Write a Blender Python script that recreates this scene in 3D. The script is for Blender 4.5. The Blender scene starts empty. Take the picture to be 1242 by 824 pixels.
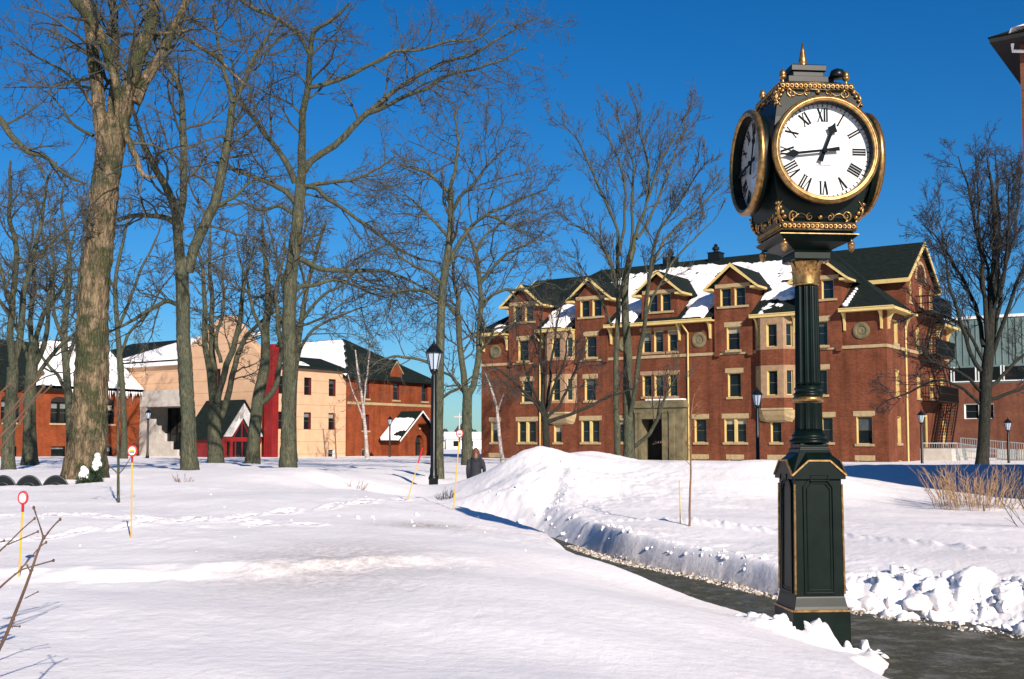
import bpy, math, random
import numpy as np
from mathutils import Matrix, Vector

SC = bpy.context.scene
COL = SC.collection
RNG = np.random.RandomState(7)
random.seed(7)
PI = math.pi
R_ = math.radians

# ------------------------------------------------------------------ camera model
F, PITCH, EYE = 1340.0, R_(3.5), 1.64
CY = 537 - F * math.tan(PITCH)


def at(u, v, Y):
    """the world point seen at photo pixel (u, v) at distance Y"""
    r = (u - 621) / F
    q = (CY - v) / F
    c, s = math.cos(PITCH), math.sin(PITCH)
    d = (r, c - q * s, s + q * c)
    k = Y / d[1]
    return np.array((d[0] * k, Y, EYE + d[2] * k))


cam = bpy.data.cameras.new('camera')
camo = bpy.data.objects.new('camera', cam)
COL.objects.link(camo)
camo.location = (0, 0, EYE)
camo.rotation_euler = (PI / 2 + PITCH, 0, 0)
cam.sensor_width = 36
cam.lens = 36 * F / 1242
cam.shift_y = (CY - 412) / 1242
cam.clip_end = 6000
SC.camera = camo

# ------------------------------------------------------------------ light
SUN_EL, SUN_AZ = R_(25), R_(20.5)          # behind the camera, a little to its right
sd = Vector((math.sin(SUN_AZ) * math.cos(SUN_EL), -math.cos(SUN_AZ) * math.cos(SUN_EL), math.sin(SUN_EL)))
W = bpy.data.worlds.new('World')
SC.world = W
W.use_nodes = True
nt = W.node_tree
nt.nodes.clear()
sky = nt.nodes.new('ShaderNodeTexSky')
sky.sky_type = 'NISHITA'
sky.sun_disc = False
sky.sun_elevation = SUN_EL
sky.sun_rotation = math.atan2(sd.x, sd.y)
sky.air_density = 1.0
sky.dust_density = 0.25
sky.ozone_density = 6.0
hs = nt.nodes.new('ShaderNodeHueSaturation')
hs.inputs['Saturation'].default_value = 1.25
bg = nt.nodes.new('ShaderNodeBackground')
bg.inputs['Strength'].default_value = 0.070
wo = nt.nodes.new('ShaderNodeOutputWorld')
nt.links.new(sky.outputs[0], hs.inputs['Color'])
tn = nt.nodes.new('ShaderNodeMix')
tn.data_type = 'RGBA'
tn.blend_type = 'MULTIPLY'
tn.inputs['Factor'].default_value = 1.0
tn.inputs[7].default_value = (0.70, 0.95, 1.06, 1)
nt.links.new(hs.outputs[0], tn.inputs[6])
nt.links.new(tn.outputs[2], bg.inputs['Color'])
nt.links.new(bg.outputs[0], wo.inputs['Surface'])
sl = bpy.data.lights.new('sun', 'SUN')
sl.energy = 5.0
sl.angle = R_(0.5)
sl.color = (1.0, 0.885, 0.775)
so = bpy.data.objects.new('sun', sl)
COL.objects.link(so)
so.rotation_euler = sd.to_track_quat('Z', 'Y').to_euler()
SC.view_settings.view_transform = 'Standard'
SC.view_settings.look = 'None'
SC.view_settings.exposure = 0.46
SC.view_settings.gamma = 1.0
SC.view_settings.use_curve_mapping = False
SC.cycles.sample_clamp_direct = 6.0
SC.cycles.sample_clamp_indirect = 3.0
SC.cycles.max_bounces = 6
SC.cycles.diffuse_bounces = 3

# ------------------------------------------------------------------ materials
MATS = {}


def new_mat(name):
    m = bpy.data.materials.new(name)
    m.use_nodes = True
    MATS[name] = m
    return m, m.node_tree, m.node_tree.nodes['Principled BSDF']


def N(t, kind, **kw):
    n = t.nodes.new(kind)
    for k, v in kw.items():
        if hasattr(n, k):
            setattr(n, k, v)
        else:
            n.inputs[k.replace('_', ' ')].default_value = v
    return n


def ramp(t, fac, stops):
    r = t.nodes.new('ShaderNodeValToRGB')
    el = r.color_ramp.elements
    while len(el) < len(stops):
        el.new(0.5)
    for e, (p, c) in zip(el, stops):
        e.position = p
        e.color = (c[0], c[1], c[2], 1)
    t.links.new(fac, r.inputs['Fac'])
    return r


def coords(t, scale=(1, 1, 1), kind='Object'):
    tc = t.nodes.new('ShaderNodeTexCoord')
    mp = t.nodes.new('ShaderNodeMapping')
    mp.inputs['Scale'].default_value = scale
    t.links.new(tc.outputs[kind], mp.inputs['Vector'])
    return mp.outputs[0]


def bump(t, b, height, strength, dist, chain=None):
    n = t.nodes.new('ShaderNodeBump')
    n.inputs['Strength'].default_value = strength
    n.inputs['Distance'].default_value = dist
    t.links.new(height, n.inputs['Height'])
    if chain:
        t.links.new(chain, n.inputs['Normal'])
    t.links.new(n.outputs[0], b.inputs['Normal'])
    return n.outputs[0]


def mat_noise(name, c1, c2, scale=5, rough=0.7, bstr=0.2, bdist=0.01, metal=0.0, stretch=(1, 1, 1), spec=None, coat=0.0, detail=6, lo=0.35, hi=0.65):
    m, t, b = new_mat(name)
    v = coords(t, stretch)
    n = N(t, 'ShaderNodeTexNoise', Scale=scale, Detail=detail, Roughness=0.6)
    t.links.new(v, n.inputs['Vector'])
    r = ramp(t, n.outputs['Fac'], [(lo, c1), (hi, c2)])
    t.links.new(r.outputs[0], b.inputs['Base Color'])
    b.inputs['Roughness'].default_value = rough
    b.inputs['Metallic'].default_value = metal
    if spec is not None:
        b.inputs['Specular IOR Level'].default_value = spec
    if coat:
        b.inputs['Coat Weight'].default_value = coat
        b.inputs['Coat Roughness'].default_value = 0.03
    if bstr:
        bump(t, b, n.outputs['Fac'], bstr, bdist)
    return m


def mat_brick(name, c1, c2, mortar):
    m, t, b = new_mat(name)
    tc = t.nodes.new('ShaderNodeTexCoord')
    sx = t.nodes.new('ShaderNodeSeparateXYZ')
    t.links.new(tc.outputs['Object'], sx.inputs[0])
    ad = N(t, 'ShaderNodeMath', operation='ADD')
    t.links.new(sx.outputs[0], ad.inputs[0])
    t.links.new(sx.outputs[1], ad.inputs[1])
    cx = t.nodes.new('ShaderNodeCombineXYZ')
    t.links.new(ad.outputs[0], cx.inputs[0])
    t.links.new(sx.outputs[2], cx.inputs[1])
    br = N(t, 'ShaderNodeTexBrick', Scale=1.0)
    br.inputs['Color1'].default_value = (*c1, 1)
    br.inputs['Color2'].default_value = (*c2, 1)
    br.inputs['Mortar'].default_value = (*mortar, 1)
    br.inputs['Mortar Size'].default_value = 0.008
    br.inputs['Brick Width'].default_value = 0.23
    br.inputs['Row Height'].default_value = 0.085
    br.inputs['Bias'].default_value = -0.1
    t.links.new(cx.outputs[0], br.inputs['Vector'])
    ns = N(t, 'ShaderNodeTexNoise', Scale=0.9, Detail=5, Roughness=0.65)
    t.links.new(tc.outputs['Object'], ns.inputs['Vector'])
    hv = N(t, 'ShaderNodeHueSaturation')
    mr = N(t, 'ShaderNodeMapRange')
    mr.inputs['From Min'].default_value = 0.3
    mr.inputs['From Max'].default_value = 0.7
    mr.inputs['To Min'].default_value = 0.72
    mr.inputs['To Max'].default_value = 1.2
    t.links.new(ns.outputs['Fac'], mr.inputs[0])
    t.links.new(mr.outputs[0], hv.inputs['Value'])
    # weather stains: long vertical streaks
    mp2 = t.nodes.new('ShaderNodeMapping')
    mp2.inputs['Scale'].default_value = (1.6, 1.6, 0.10)
    t.links.new(tc.outputs['Object'], mp2.inputs['Vector'])
    n5 = N(t, 'ShaderNodeTexNoise', Scale=1.0, Detail=6, Roughness=0.7)
    t.links.new(mp2.outputs[0], n5.inputs['Vector'])
    st_ = ramp(t, n5.outputs['Fac'], [(0.34, (0.62, 0.60, 0.58)), (0.52, (1, 1, 1)), (0.74, (1.15, 1.12, 1.1))])
    ml = N(t, 'ShaderNodeMix', data_type='RGBA', blend_type='MULTIPLY')
    ml.inputs['Factor'].default_value = 0.8
    t.links.new(br.outputs['Color'], ml.inputs[6])
    t.links.new(st_.outputs[0], ml.inputs[7])
    t.links.new(ml.outputs[2], hv.inputs['Color'])
    t.links.new(hv.outputs[0], b.inputs['Base Color'])
    b.inputs['Roughness'].default_value = 0.9
    b.inputs['Specular IOR Level'].default_value = 0.15
    bump(t, b, br.outputs['Fac'], -0.4, 0.01)
    return m


def mat_snow(name, stained=False, small=1.0):
    m, t, b = new_mat(name)
    v = coords(t)
    n1 = N(t, 'ShaderNodeTexNoise', Scale=9 * small, Detail=10, Roughness=0.62)
    n2 = N(t, 'ShaderNodeTexNoise', Scale=70 * small, Detail=4, Roughness=0.7)
    n3 = N(t, 'ShaderNodeTexNoise', Scale=0.55, Detail=6, Roughness=0.6)
    for n in (n1, n2, n3):
        t.links.new(v, n.inputs['Vector'])
    r = ramp(t, n3.outputs['Fac'], [(0.3, (0.87, 0.835, 0.82)), (0.7, (0.92, 0.885, 0.865))])
    base = r.outputs[0]
    if stained:       # trodden, dirty patches and brown slush along the path (their own shape)
        at_ = N(t, 'ShaderNodeAttribute', attribute_name='dirt')
        n4 = N(t, 'ShaderNodeTexNoise', Scale=14, Detail=8, Roughness=0.75)
        t.links.new(v, n4.inputs['Vector'])
        mr = N(t, 'ShaderNodeMapRange')
        mr.inputs['From Min'].default_value = 0.36
        mr.inputs['From Max'].default_value = 0.62
        t.links.new(n4.outputs['Fac'], mr.inputs[0])
        mu = N(t, 'ShaderNodeMath', operation='MULTIPLY')
        t.links.new(mr.outputs[0], mu.inputs[0])
        t.links.new(at_.outputs['Fac'], mu.inputs[1])
        mx = N(t, 'ShaderNodeMix', data_type='RGBA')
        t.links.new(mu.outputs[0], mx.inputs['Factor'])
        t.links.new(base, mx.inputs[6])
        mx.inputs[7].default_value = (0.26, 0.19, 0.12, 1)
        base = mx.outputs[2]
    t.links.new(base, b.inputs['Base Color'])
    b.inputs['Roughness'].default_value = 0.75
    b.inputs['Specular IOR Level'].default_value = 0.25
    c = bump(t, b, n1.outputs['Fac'], 0.3, 0.05)
    bump(t, b, n2.outputs['Fac'], 0.5, 0.008, c)
    return m


def mat_bark(name, c1, c2, c3, scale=6, bd=0.03):
    m, t, b = new_mat(name)
    v = coords(t, (1, 1, 0.22))
    n = N(t, 'ShaderNodeTexNoise', Scale=scale, Detail=9, Roughness=0.7)
    t.links.new(v, n.inputs['Vector'])
    vo = N(t, 'ShaderNodeTexVoronoi', Scale=scale * 1.7, feature='DISTANCE_TO_EDGE')
    t.links.new(v, vo.inputs['Vector'])
    n2 = N(t, 'ShaderNodeTexNoise', Scale=1.6, Detail=5, Roughness=0.7)
    t.links.new(coords(t), n2.inputs['Vector'])
    r = ramp(t, n.outputs['Fac'], [(0.36, c1), (0.62, c2)])
    r2 = ramp(t, n2.outputs['Fac'], [(0.46, (0, 0, 0)), (0.56, (1, 1, 1))])
    mx = N(t, 'ShaderNodeMix', data_type='RGBA')
    t.links.new(r2.outputs[0], mx.inputs['Factor'])
    t.links.new(r.outputs[0], mx.inputs[6])
    mx.inputs[7].default_value = (*c3, 1)
    r3 = ramp(t, vo.outputs['Distance'], [(0.0, (0.35, 0.35, 0.35)), (0.12, (1, 1, 1))])
    mm = N(t, 'ShaderNodeMix', data_type='RGBA', blend_type='MULTIPLY')
    mm.inputs['Factor'].default_value = 0.75
    t.links.new(mx.outputs[2], mm.inputs[6])
    t.links.new(r3.outputs[0], mm.inputs[7])
    t.links.new(mm.outputs[2], b.inputs['Base Color'])
    b.inputs['Roughness'].default_value = 0.95
    b.inputs['Specular IOR Level'].default_value = 0.1
    c = bump(t, b, vo.outputs['Distance'], 0.7, bd)
    bump(t, b, n.outputs['Fac'], 0.6, bd, c)
    return m


SNOW = mat_snow('snow_surface', True)
SLUSHM = mat_noise('dirty_slush', (0.22, 0.16, 0.10), (0.72, 0.66, 0.60), 9, 0.7, 0.3, 0.01)
RSNOW = mat_snow('roof_snow_surface', False, 0.4)
BRICK = mat_brick('old_brick', (0.175, 0.050, 0.024), (0.11, 0.032, 0.016), (0.15, 0.072, 0.040))
BRICKN = mat_brick('orange_brick', (0.24, 0.050, 0.015), (0.17, 0.034, 0.011), (0.20, 0.075, 0.035))
BRICKF = mat_brick('brown_brick', (0.17, 0.06, 0.035), (0.13, 0.045, 0.028), (0.14, 0.08, 0.05))
CREAM = mat_noise('cream_paint', (0.54, 0.40, 0.14), (0.62, 0.47, 0.19), 3, 0.55, 0.05)
STONE = mat_noise('sandstone', (0.30, 0.22, 0.11), (0.40, 0.30, 0.16), 4, 0.9, 0.3)
PSTONE = mat_noise('pink_stone', (0.25, 0.155, 0.085), (0.33, 0.21, 0.12), 3, 0.9, 0.3)
OLIVE = mat_noise('shaded_olive_stone', (0.09, 0.078, 0.038), (0.18, 0.15, 0.08), 1.4, 0.9, 0.4)  # olive stone, base colour darkened to hold the elm's shade on the porch
SLATE = mat_noise('dark_shingles', (0.006, 0.011, 0.010), (0.015, 0.022, 0.019), 3, 0.9, 0.3, 0.02, stretch=(1, 1, 5), spec=0.08)
GLASS, t_, b_ = new_mat('window_glass')
b_.inputs['Base Color'].default_value = (0.008, 0.012, 0.014, 1)
b_.inputs['Roughness'].default_value = 0.06
b_.inputs['Specular IOR Level'].default_value = 0.5
n_ = N(t_, 'ShaderNodeTexNoise', Scale=1.3, Detail=2)
t_.links.new(coords(t_), n_.inputs['Vector'])
bump(t_, b_, n_.outputs['Fac'], 0.08, 0.05)
BLIND = mat_noise('window_blind', (0.10, 0.12, 0.12), (0.2, 0.22, 0.21), 2, 0.8, 0)
SASH = mat_noise('sash_paint', (0.05, 0.05, 0.04), (0.08, 0.075, 0.06), 3, 0.6, 0)
BLIND2 = mat_noise('cream_blind', (0.24, 0.22, 0.16), (0.34, 0.31, 0.23), 2, 0.8, 0)
BLIND3 = mat_noise('dark_curtain', (0.03, 0.04, 0.045), (0.06, 0.07, 0.075), 3, 0.8, 0)
DARK = mat_noise('dark_void', (0.006, 0.006, 0.006), (0.012, 0.011, 0.01), 3, 0.9, 0)
IRON = mat_noise('black_iron', (0.003, 0.0045, 0.005), (0.007, 0.009, 0.009), 8, 0.35, 0.05, spec=0.3)
GREYI = mat_noise('grey_iron', (0.012, 0.017, 0.018), (0.03, 0.038, 0.038), 12, 0.4, 0.05)  # lighter than the black iron so the panel arcs stand out
CLOCKP = mat_noise('clock_paint', (0.0014, 0.0055, 0.0042), (0.0040, 0.0105, 0.0080), 6, 0.36, 0.16, 0.003, spec=0.16)
GOLD = mat_noise('gilding', (0.20, 0.11, 0.034), (0.50, 0.29, 0.11), 22, 0.36, 0.15, 0.003, metal=0.85)
DIAL = mat_noise('dial_white', (0.50, 0.495, 0.475), (0.53, 0.525, 0.505), 4, 0.4, 0, coat=1.0)
NUM = mat_noise('numeral_black', (0.004, 0.008, 0.010), (0.007, 0.011, 0.013), 9, 0.8, 0, spec=0.1)
SCRIPT = mat_noise('script_brown', (0.25, 0.12, 0.09), (0.3, 0.15, 0.1), 9, 0.6, 0)
TAN = mat_noise('tan_panels', (0.52, 0.325, 0.19), (0.58, 0.375, 0.225), 1.2, 0.8, 0.05)
JOINT = mat_noise('panel_joint', (0.30, 0.18, 0.09), (0.34, 0.2, 0.1), 2, 0.9, 0)
CONC = mat_noise('concrete', (0.38, 0.35, 0.30), (0.5, 0.47, 0.42), 1.5, 0.9, 0.2)
WHITE = mat_noise('white_paint', (0.74, 0.73, 0.7), (0.8, 0.79, 0.76), 3, 0.5, 0.03)
REDP = mat_noise('red_paint', (0.16, 0.008, 0.008), (0.23, 0.012, 0.011), 2, 0.5, 0.03)
REDF = mat_noise('dark_red_frame', (0.10, 0.012, 0.010), (0.13, 0.016, 0.012), 2, 0.5, 0.03)
GREENM = mat_noise('green_cladding', (0.10, 0.16, 0.15), (0.14, 0.20, 0.19), 0.8, 0.6, 0.05)
PATHM = None
YEL = mat_noise('yellow_pole_paint', (0.62, 0.36, 0.02), (0.70, 0.42, 0.03), 6, 0.5, 0)
REDR = mat_noise('red_reflector', (0.5, 0.015, 0.02), (0.6, 0.02, 0.03), 6, 0.35, 0)
SILV = mat_noise('reflector_face', (0.50, 0.42, 0.42), (0.58, 0.5, 0.5), 30, 0.3, 0)
GALV = mat_noise('galvanised_rail', (0.28, 0.33, 0.34), (0.36, 0.41, 0.42), 6, 0.5, 0, metal=0.4)
LGLASS, t_, b_ = new_mat('lantern_glass')
b_.inputs['Base Color'].default_value = (0.55, 0.66, 0.78, 1)
b_.inputs['Roughness'].default_value = 0.25
b_.inputs['Transmission Weight'].default_value = 0.35
BARK_BIG = mat_bark('rough_tan_bark', (0.050, 0.040, 0.024), (0.25, 0.185, 0.112), (0.055, 0.060, 0.030), 8, 0.06)
BARK = mat_bark('grey_green_bark', (0.036, 0.040, 0.026), (0.125, 0.122, 0.078), (0.070, 0.078, 0.052), 9, 0.04)
BARK_D = mat_bark('dark_bark', (0.02, 0.019, 0.017), (0.05, 0.046, 0.038), (0.03, 0.034, 0.026), 9, 0.03)
TWIG = mat_noise('twig_bark', (0.032, 0.032, 0.026), (0.075, 0.073, 0.052), 5, 0.9, 0)
STRAW = mat_noise('straw_twig_bark', (0.26, 0.15, 0.07), (0.42, 0.27, 0.14), 5, 0.9, 0)
TWIG_F = mat_noise('brown_twig_bark', (0.06, 0.035, 0.02), (0.13, 0.075, 0.045), 5, 0.9, 0)
TWIG_D = mat_noise('dark_twig_bark', (0.016, 0.016, 0.015), (0.035, 0.033, 0.03), 5, 0.9, 0)
TWIG_R = mat_noise('russet_twig_bark', (0.12, 0.06, 0.03), (0.22, 0.12, 0.06), 5, 0.9, 0)
BIRCH = mat_noise('birch_bark', (0.22, 0.17, 0.14), (0.50, 0.45, 0.41), 3.5, 0.8, 0.1, stretch=(1, 1, 2.5))
NEEDLE = mat_noise('evergreen_foliage', (0.012, 0.03, 0.012), (0.03, 0.06, 0.02), 9, 0.9, 0)
JACKET = mat_noise('dark_jacket', (0.010, 0.012, 0.016), (0.020, 0.023, 0.030), 8, 0.8, 0.3, 0.02)
JEANS = mat_noise('dark_trousers', (0.015, 0.018, 0.028), (0.022, 0.026, 0.038), 8, 0.85, 0.1)
HAIR = mat_noise('brown_hair', (0.075, 0.030, 0.012), (0.17, 0.075, 0.034), 30, 0.5, 0.4, 0.01, stretch=(1, 1, 0.15))
SKIN = mat_noise('skin', (0.48, 0.28, 0.2), (0.52, 0.31, 0.23), 8, 0.55, 0)
FOREST = mat_noise('far_trees', (0.012, 0.024, 0.022), (0.03, 0.048, 0.042), 0.5, 0.95, 0)
GREYT = mat_noise('far_bare_trees', (0.05, 0.05, 0.05), (0.10, 0.095, 0.09), 0.5, 0.95, 0)


def path_mat():
    m, t, b = new_mat('wet_paving')
    v = coords(t)
    n1 = N(t, 'ShaderNodeTexNoise', Scale=2.2, Detail=8, Roughness=0.7)
    n2 = N(t, 'ShaderNodeTexNoise', Scale=26, Detail=6, Roughness=0.7)
    n3 = N(t, 'ShaderNodeTexNoise', Scale=5, Detail=9, Roughness=0.75)
    for n in (n1, n2, n3):
        t.links.new(v, n.inputs['Vector'])
    r = ramp(t, n2.outputs['Fac'], [(0.3, (0.016, 0.018, 0.009)), (0.7, (0.105, 0.104, 0.062))])
    fr = ramp(t, n3.outputs['Fac'], [(0.52, (0, 0, 0)), (0.66, (1, 1, 1))])
    wv = N(t, 'ShaderNodeTexVoronoi', Scale=40)
    t.links.new(v, wv.inputs['Vector'])
    gr = ramp(t, wv.outputs['Distance'], [(0.0, (1, 1, 1)), (0.16, (0, 0, 0))])
    mxf = N(t, 'ShaderNodeMath', operation='MULTIPLY')
    t.links.new(fr.outputs[0], mxf.inputs[0])
    mxf.inputs[1].default_value = 0.55
    mx = N(t, 'ShaderNodeMix', data_type='RGBA')
    t.links.new(mxf.outputs[0], mx.inputs['Factor'])
    t.links.new(r.outputs[0], mx.inputs[6])
    mx.inputs[7].default_value = (0.33, 0.30, 0.24, 1)
    mx2 = N(t, 'ShaderNodeMix', data_type='RGBA')
    g2 = N(t, 'ShaderNodeMath', operation='MULTIPLY')
    t.links.new(gr.outputs[0], g2.inputs[0])
    t.links.new(n1.outputs['Fac'], g2.inputs[1])
    g3 = N(t, 'ShaderNodeMath', operation='MULTIPLY')
    t.links.new(g2.outputs[0], g3.inputs[0])
    g3.inputs[1].default_value = 0.9
    t.links.new(g3.outputs[0], mx2.inputs['Factor'])
    t.links.new(mx.outputs[2], mx2.inputs[6])
    mx2.inputs[7].default_value = (0.5, 0.47, 0.4, 1)
    t.links.new(mx2.outputs[2], b.inputs['Base Color'])
    rr = ramp(t, n1.outputs['Fac'], [(0.4, (0.35, 0.35, 0.35)), (0.6, (0.85, 0.85, 0.85))])
    t.links.new(rr.outputs[0], b.inputs['Roughness'])
    b.inputs['Specular IOR Level'].default_value = 0.3
    c = bump(t, b, n2.outputs['Fac'], 0.8, 0.02)
    bump(t, b, n3.outputs['Fac'], 0.7, 0.05, c)
    return m


PATHM = path_mat()

# ------------------------------------------------------------------ mesh building


class MB:
    def __init__(self):
        self.v, self.f = [], []

    def add(self, vs, fs):
        o = len(self.v)
        self.v.extend([tuple(p) for p in vs])
        self.f.extend([tuple(i + o for i in f) for f in fs])

    def box(self, x0, x1, y0, y1, z0, z1, M=None):
        vs = [(x, y, z) for z in (z0, z1) for y in (y0, y1) for x in (x0, x1)]
        if M is not None:
            vs = [M @ Vector(p) for p in vs]
        self.add(vs, [(0, 2, 3, 1), (4, 5, 7, 6), (0, 1, 5, 4), (2, 6, 7, 3), (0, 4, 6, 2), (1, 3, 7, 5)])

    def prism(self, poly, off, M=None):
        """poly: 3-D points, off: extrusion vector"""
        n = len(poly)
        vs = [Vector(p) for p in poly] + [Vector(p) + Vector(off) for p in poly]
        if M is not None:
            vs = [M @ p for p in vs]
        fs = [tuple(range(n - 1, -1, -1)), tuple(range(n, 2 * n))]
        fs += [(i, (i + 1) % n, n + (i + 1) % n, n + i) for i in range(n)]
        self.add(vs, fs)

    def loft(self, rings, cap=True):
        o = len(self.v)
        n = len(rings[0])
        for r in rings:
            self.v.extend([tuple(p) for p in r])
        for k in range(len(rings) - 1):
            for i in range(n):
                j = (i + 1) % n
                self.f.append((o + k * n + i, o + k * n + j, o + (k + 1) * n + j, o + (k + 1) * n + i))
        if cap:
            self.f.append(tuple(o + i for i in range(n - 1, -1, -1)))
            self.f.append(tuple(o + (len(rings) - 1) * n + i for i in range(n)))

    def lathe(self, prof, n=32, M=None, flute=0, depth=0.0, cap=True):
        rings = []
        for r, z in prof:
            ring = []
            for i in range(n):
                a = 2 * PI * i / n
                rr = r
                if flute:
                    rr = r * (1 - depth * abs(math.sin(a * flute / 2)) ** 0.7)
                p = Vector((rr * math.cos(a), rr * math.sin(a), z))
                ring.append(M @ p if M is not None else p)
            rings.append(ring)
        self.loft(rings, cap)

    def squares(self, prof, M=None):
        rings = []
        for h, z in prof:
            ring = [Vector((-h, -h, z)), Vector((h, -h, z)), Vector((h, h, z)), Vector((-h, h, z))]
            rings.append([M @ p for p in ring] if M is not None else ring)
        self.loft(rings)

    def tube(self, pts, rad, n=6):
        P = np.array(pts, float)[None]
        K = P.shape[1]
        Rr = np.full((1, K), rad, float) if np.isscalar(rad) else np.array(rad, float)[None]
        v, f = tube_batch(P, Rr, n)
        self.add(v, [tuple(q) for q in f])
        o = len(self.v) - len(v)
        self.f.append(tuple(o + i for i in range(n)))
        self.f.append(tuple(o + (K - 1) * n + i for i in range(n)))

    def bar(self, a, b, w, h=None):
        """square-section bar between two points"""
        h = h or w
        a, b = Vector(a), Vector(b)
        d = (b - a)
        L = d.length
        q = d.to_track_quat('Z', 'Y').to_matrix().to_4x4()
        q.translation = a
        self.box(-w / 2, w / 2, -h / 2, h / 2, 0, L, q)

    def sphere(self, c, r, n=12, sz=1.0):
        prof = [(max(1e-4, r * math.sin(PI * i / n)), c[2] - sz * r * math.cos(PI * i / n)) for i in range(n + 1)]
        M = Matrix.Translation((c[0], c[1], 0))
        self.lathe(prof, n + 4, M)

    def build(self, name, mat, parent=None, smooth=False, bevel=0.0, loc=None):
        me = bpy.data.meshes.new(name)
        me.from_pydata(self.v, [], self.f)
        me.materials.append(mat)
        if smooth:
            me.polygons.foreach_set('use_smooth', [True] * len(me.polygons))
        o = bpy.data.objects.new(name, me)
        COL.objects.link(o)
        if parent is not None:
            o.parent = parent
        if loc is not None:
            o.location = loc
        if bevel:
            b = o.modifiers.new('bevel', 'BEVEL')
            b.width = bevel
            b.segments = 2
            b.limit_method = 'ANGLE'
            b.angle_limit = R_(30)
        return o


def np_mesh(name, V, Fq, mat, parent=None, smooth=True):
    """mesh from numpy arrays; all faces have the same number of corners"""
    me = bpy.data.meshes.new(name)
    k = Fq.shape[1]
    me.vertices.add(len(V))
    me.vertices.foreach_set('co', np.ascontiguousarray(V, dtype=np.float32).ravel())
    me.loops.add(Fq.size)
    me.loops.foreach_set('vertex_index', np.ascontiguousarray(Fq, dtype=np.int32).ravel())
    me.polygons.add(len(Fq))
    me.polygons.foreach_set('loop_start', np.arange(0, Fq.size, k, dtype=np.int32))
    me.polygons.foreach_set('loop_total', np.full(len(Fq), k, dtype=np.int32))
    if smooth:
        me.polygons.foreach_set('use_smooth', np.ones(len(Fq), dtype=bool))
    me.update(calc_edges=True)
    me.materials.append(mat)
    o = bpy.data.objects.new(name, me)
    COL.objects.link(o)
    if parent is not None:
        o.parent = parent
    return o


def tube_batch(P, Rr, n):
    """P (B,K,3) polylines, Rr (B,K) radii -> verts, quads"""
    B, K, _ = P.shape
    T = np.gradient(P, axis=1)
    T /= np.linalg.norm(T, axis=2, keepdims=True) + 1e-12
    m = P[:, -1] - P[:, 0]
    m /= np.linalg.norm(m, axis=1, keepdims=True) + 1e-12
    ref = np.where(np.abs(m[:, 2:3]) > 0.75, np.array([[1.0, 0.1, 0.0]]), np.array([[0.05, 0.0, 1.0]]))
    U = np.cross(T, ref[:, None, :])
    U /= np.linalg.norm(U, axis=2, keepdims=True) + 1e-12
    Vv = np.cross(T, U)
    a = np.arange(n) * 2 * PI / n
    ring = U[:, :, None, :] * np.cos(a)[None, None, :, None] + Vv[:, :, None, :] * np.sin(a)[None, None, :, None]
    V = P[:, :, None, :] + ring * Rr[:, :, None, None]
    idx = np.arange(B * K * n).reshape(B, K, n)
    a0 = idx[:, :-1, :]
    a1 = np.roll(a0, -1, axis=2)
    b0 = idx[:, 1:, :]
    b1 = np.roll(b0, -1, axis=2)
    Q = np.stack([a0, a1, b1, b0], axis=-1).reshape(-1, 4)
    return V.reshape(-1, 3), Q


def thing(name, label, cat, loc=(0, 0, 0), rz=0.0, group=None):
    o = bpy.data.objects.new(name, None)
    o.empty_display_size = 0.2
    COL.objects.link(o)
    o.location = tuple(float(c) for c in loc)
    o.rotation_euler = (0, 0, rz)
    tag(o, label, cat, group)
    return o


def tag(o, label, cat, group=None):
    o['label'] = label
    o['category'] = cat
    if group:
        o['group'] = group
    return o


def copy_tree(o, parent=None):
    c = o.copy()
    COL.objects.link(c)
    if parent is not None:
        c.parent = parent
    for ch in list(o.children):
        copy_tree(ch, c)
    return c


# ------------------------------------------------------------------ noise
PERM = np.random.RandomState(3).permutation(512)
PERM = np.concatenate([PERM, PERM, PERM])
GRAD = np.random.RandomState(4).uniform(0, 2 * PI, 512)
GX, GY = np.cos(GRAD), np.sin(GRAD)


def perlin(x, y):
    xi, yi = np.floor(x).astype(int), np.floor(y).astype(int)
    xf, yf = x - xi, y - yi
    xi &= 511
    yi &= 511

    def g(ix, iy, dx, dy):
        h = PERM[PERM[ix % 512] + (iy % 512)] % 512
        return GX[h] * dx + GY[h] * dy
    u = xf * xf * xf * (xf * (xf * 6 - 15) + 10)
    w = yf * yf * yf * (yf * (yf * 6 - 15) + 10)
    a = g(xi, yi, xf, yf)
    b = g(xi + 1, yi, xf - 1, yf)
    c = g(xi, yi + 1, xf, yf - 1)
    d = g(xi + 1, yi + 1, xf - 1, yf - 1)
    return (a * (1 - u) + b * u) * (1 - w) + (c * (1 - u) + d * u) * w


def fbm(x, y, o=4, g=0.5):
    s, a, t = 0, 1.0, 0
    for k in range(o):
        s = s + a * perlin(x * 2 ** k + 17.3 * k, y * 2 ** k - 9.1 * k)
        t += a
        a *= g
    return s / t * 1.6


def sstep(x):
    x = np.clip(x, 0, 1)
    return x * x * (3 - 2 * x)


# ------------------------------------------------------------------ snow field
PL = [(6.0, 1.5), (3.6, 3.4), (2.6, 5.2), (2.5, 6.8), (2.62, 7.66), (2.86, 8.35), (2.8, 8.75), (2.30, 9.55), (2.08, 10.4), (1.66, 11.7),
      (1.32, 12.6), (.80, 14.2), (.15, 16), (-.8, 18), (-2.0, 20.5), (-3.2, 23)]
PR = [(-2.3, 24), (-.3, 21.4), (.70, 18.6), (1.28, 16.1), (1.81, 14.55), (2.31, 13.4), (2.86, 11.8),
      (3.33, 10.77), (4.35, 9.39), (6, 7.6), (8.5, 5.6), (11, 3.5), (12, 1.5)]


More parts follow.
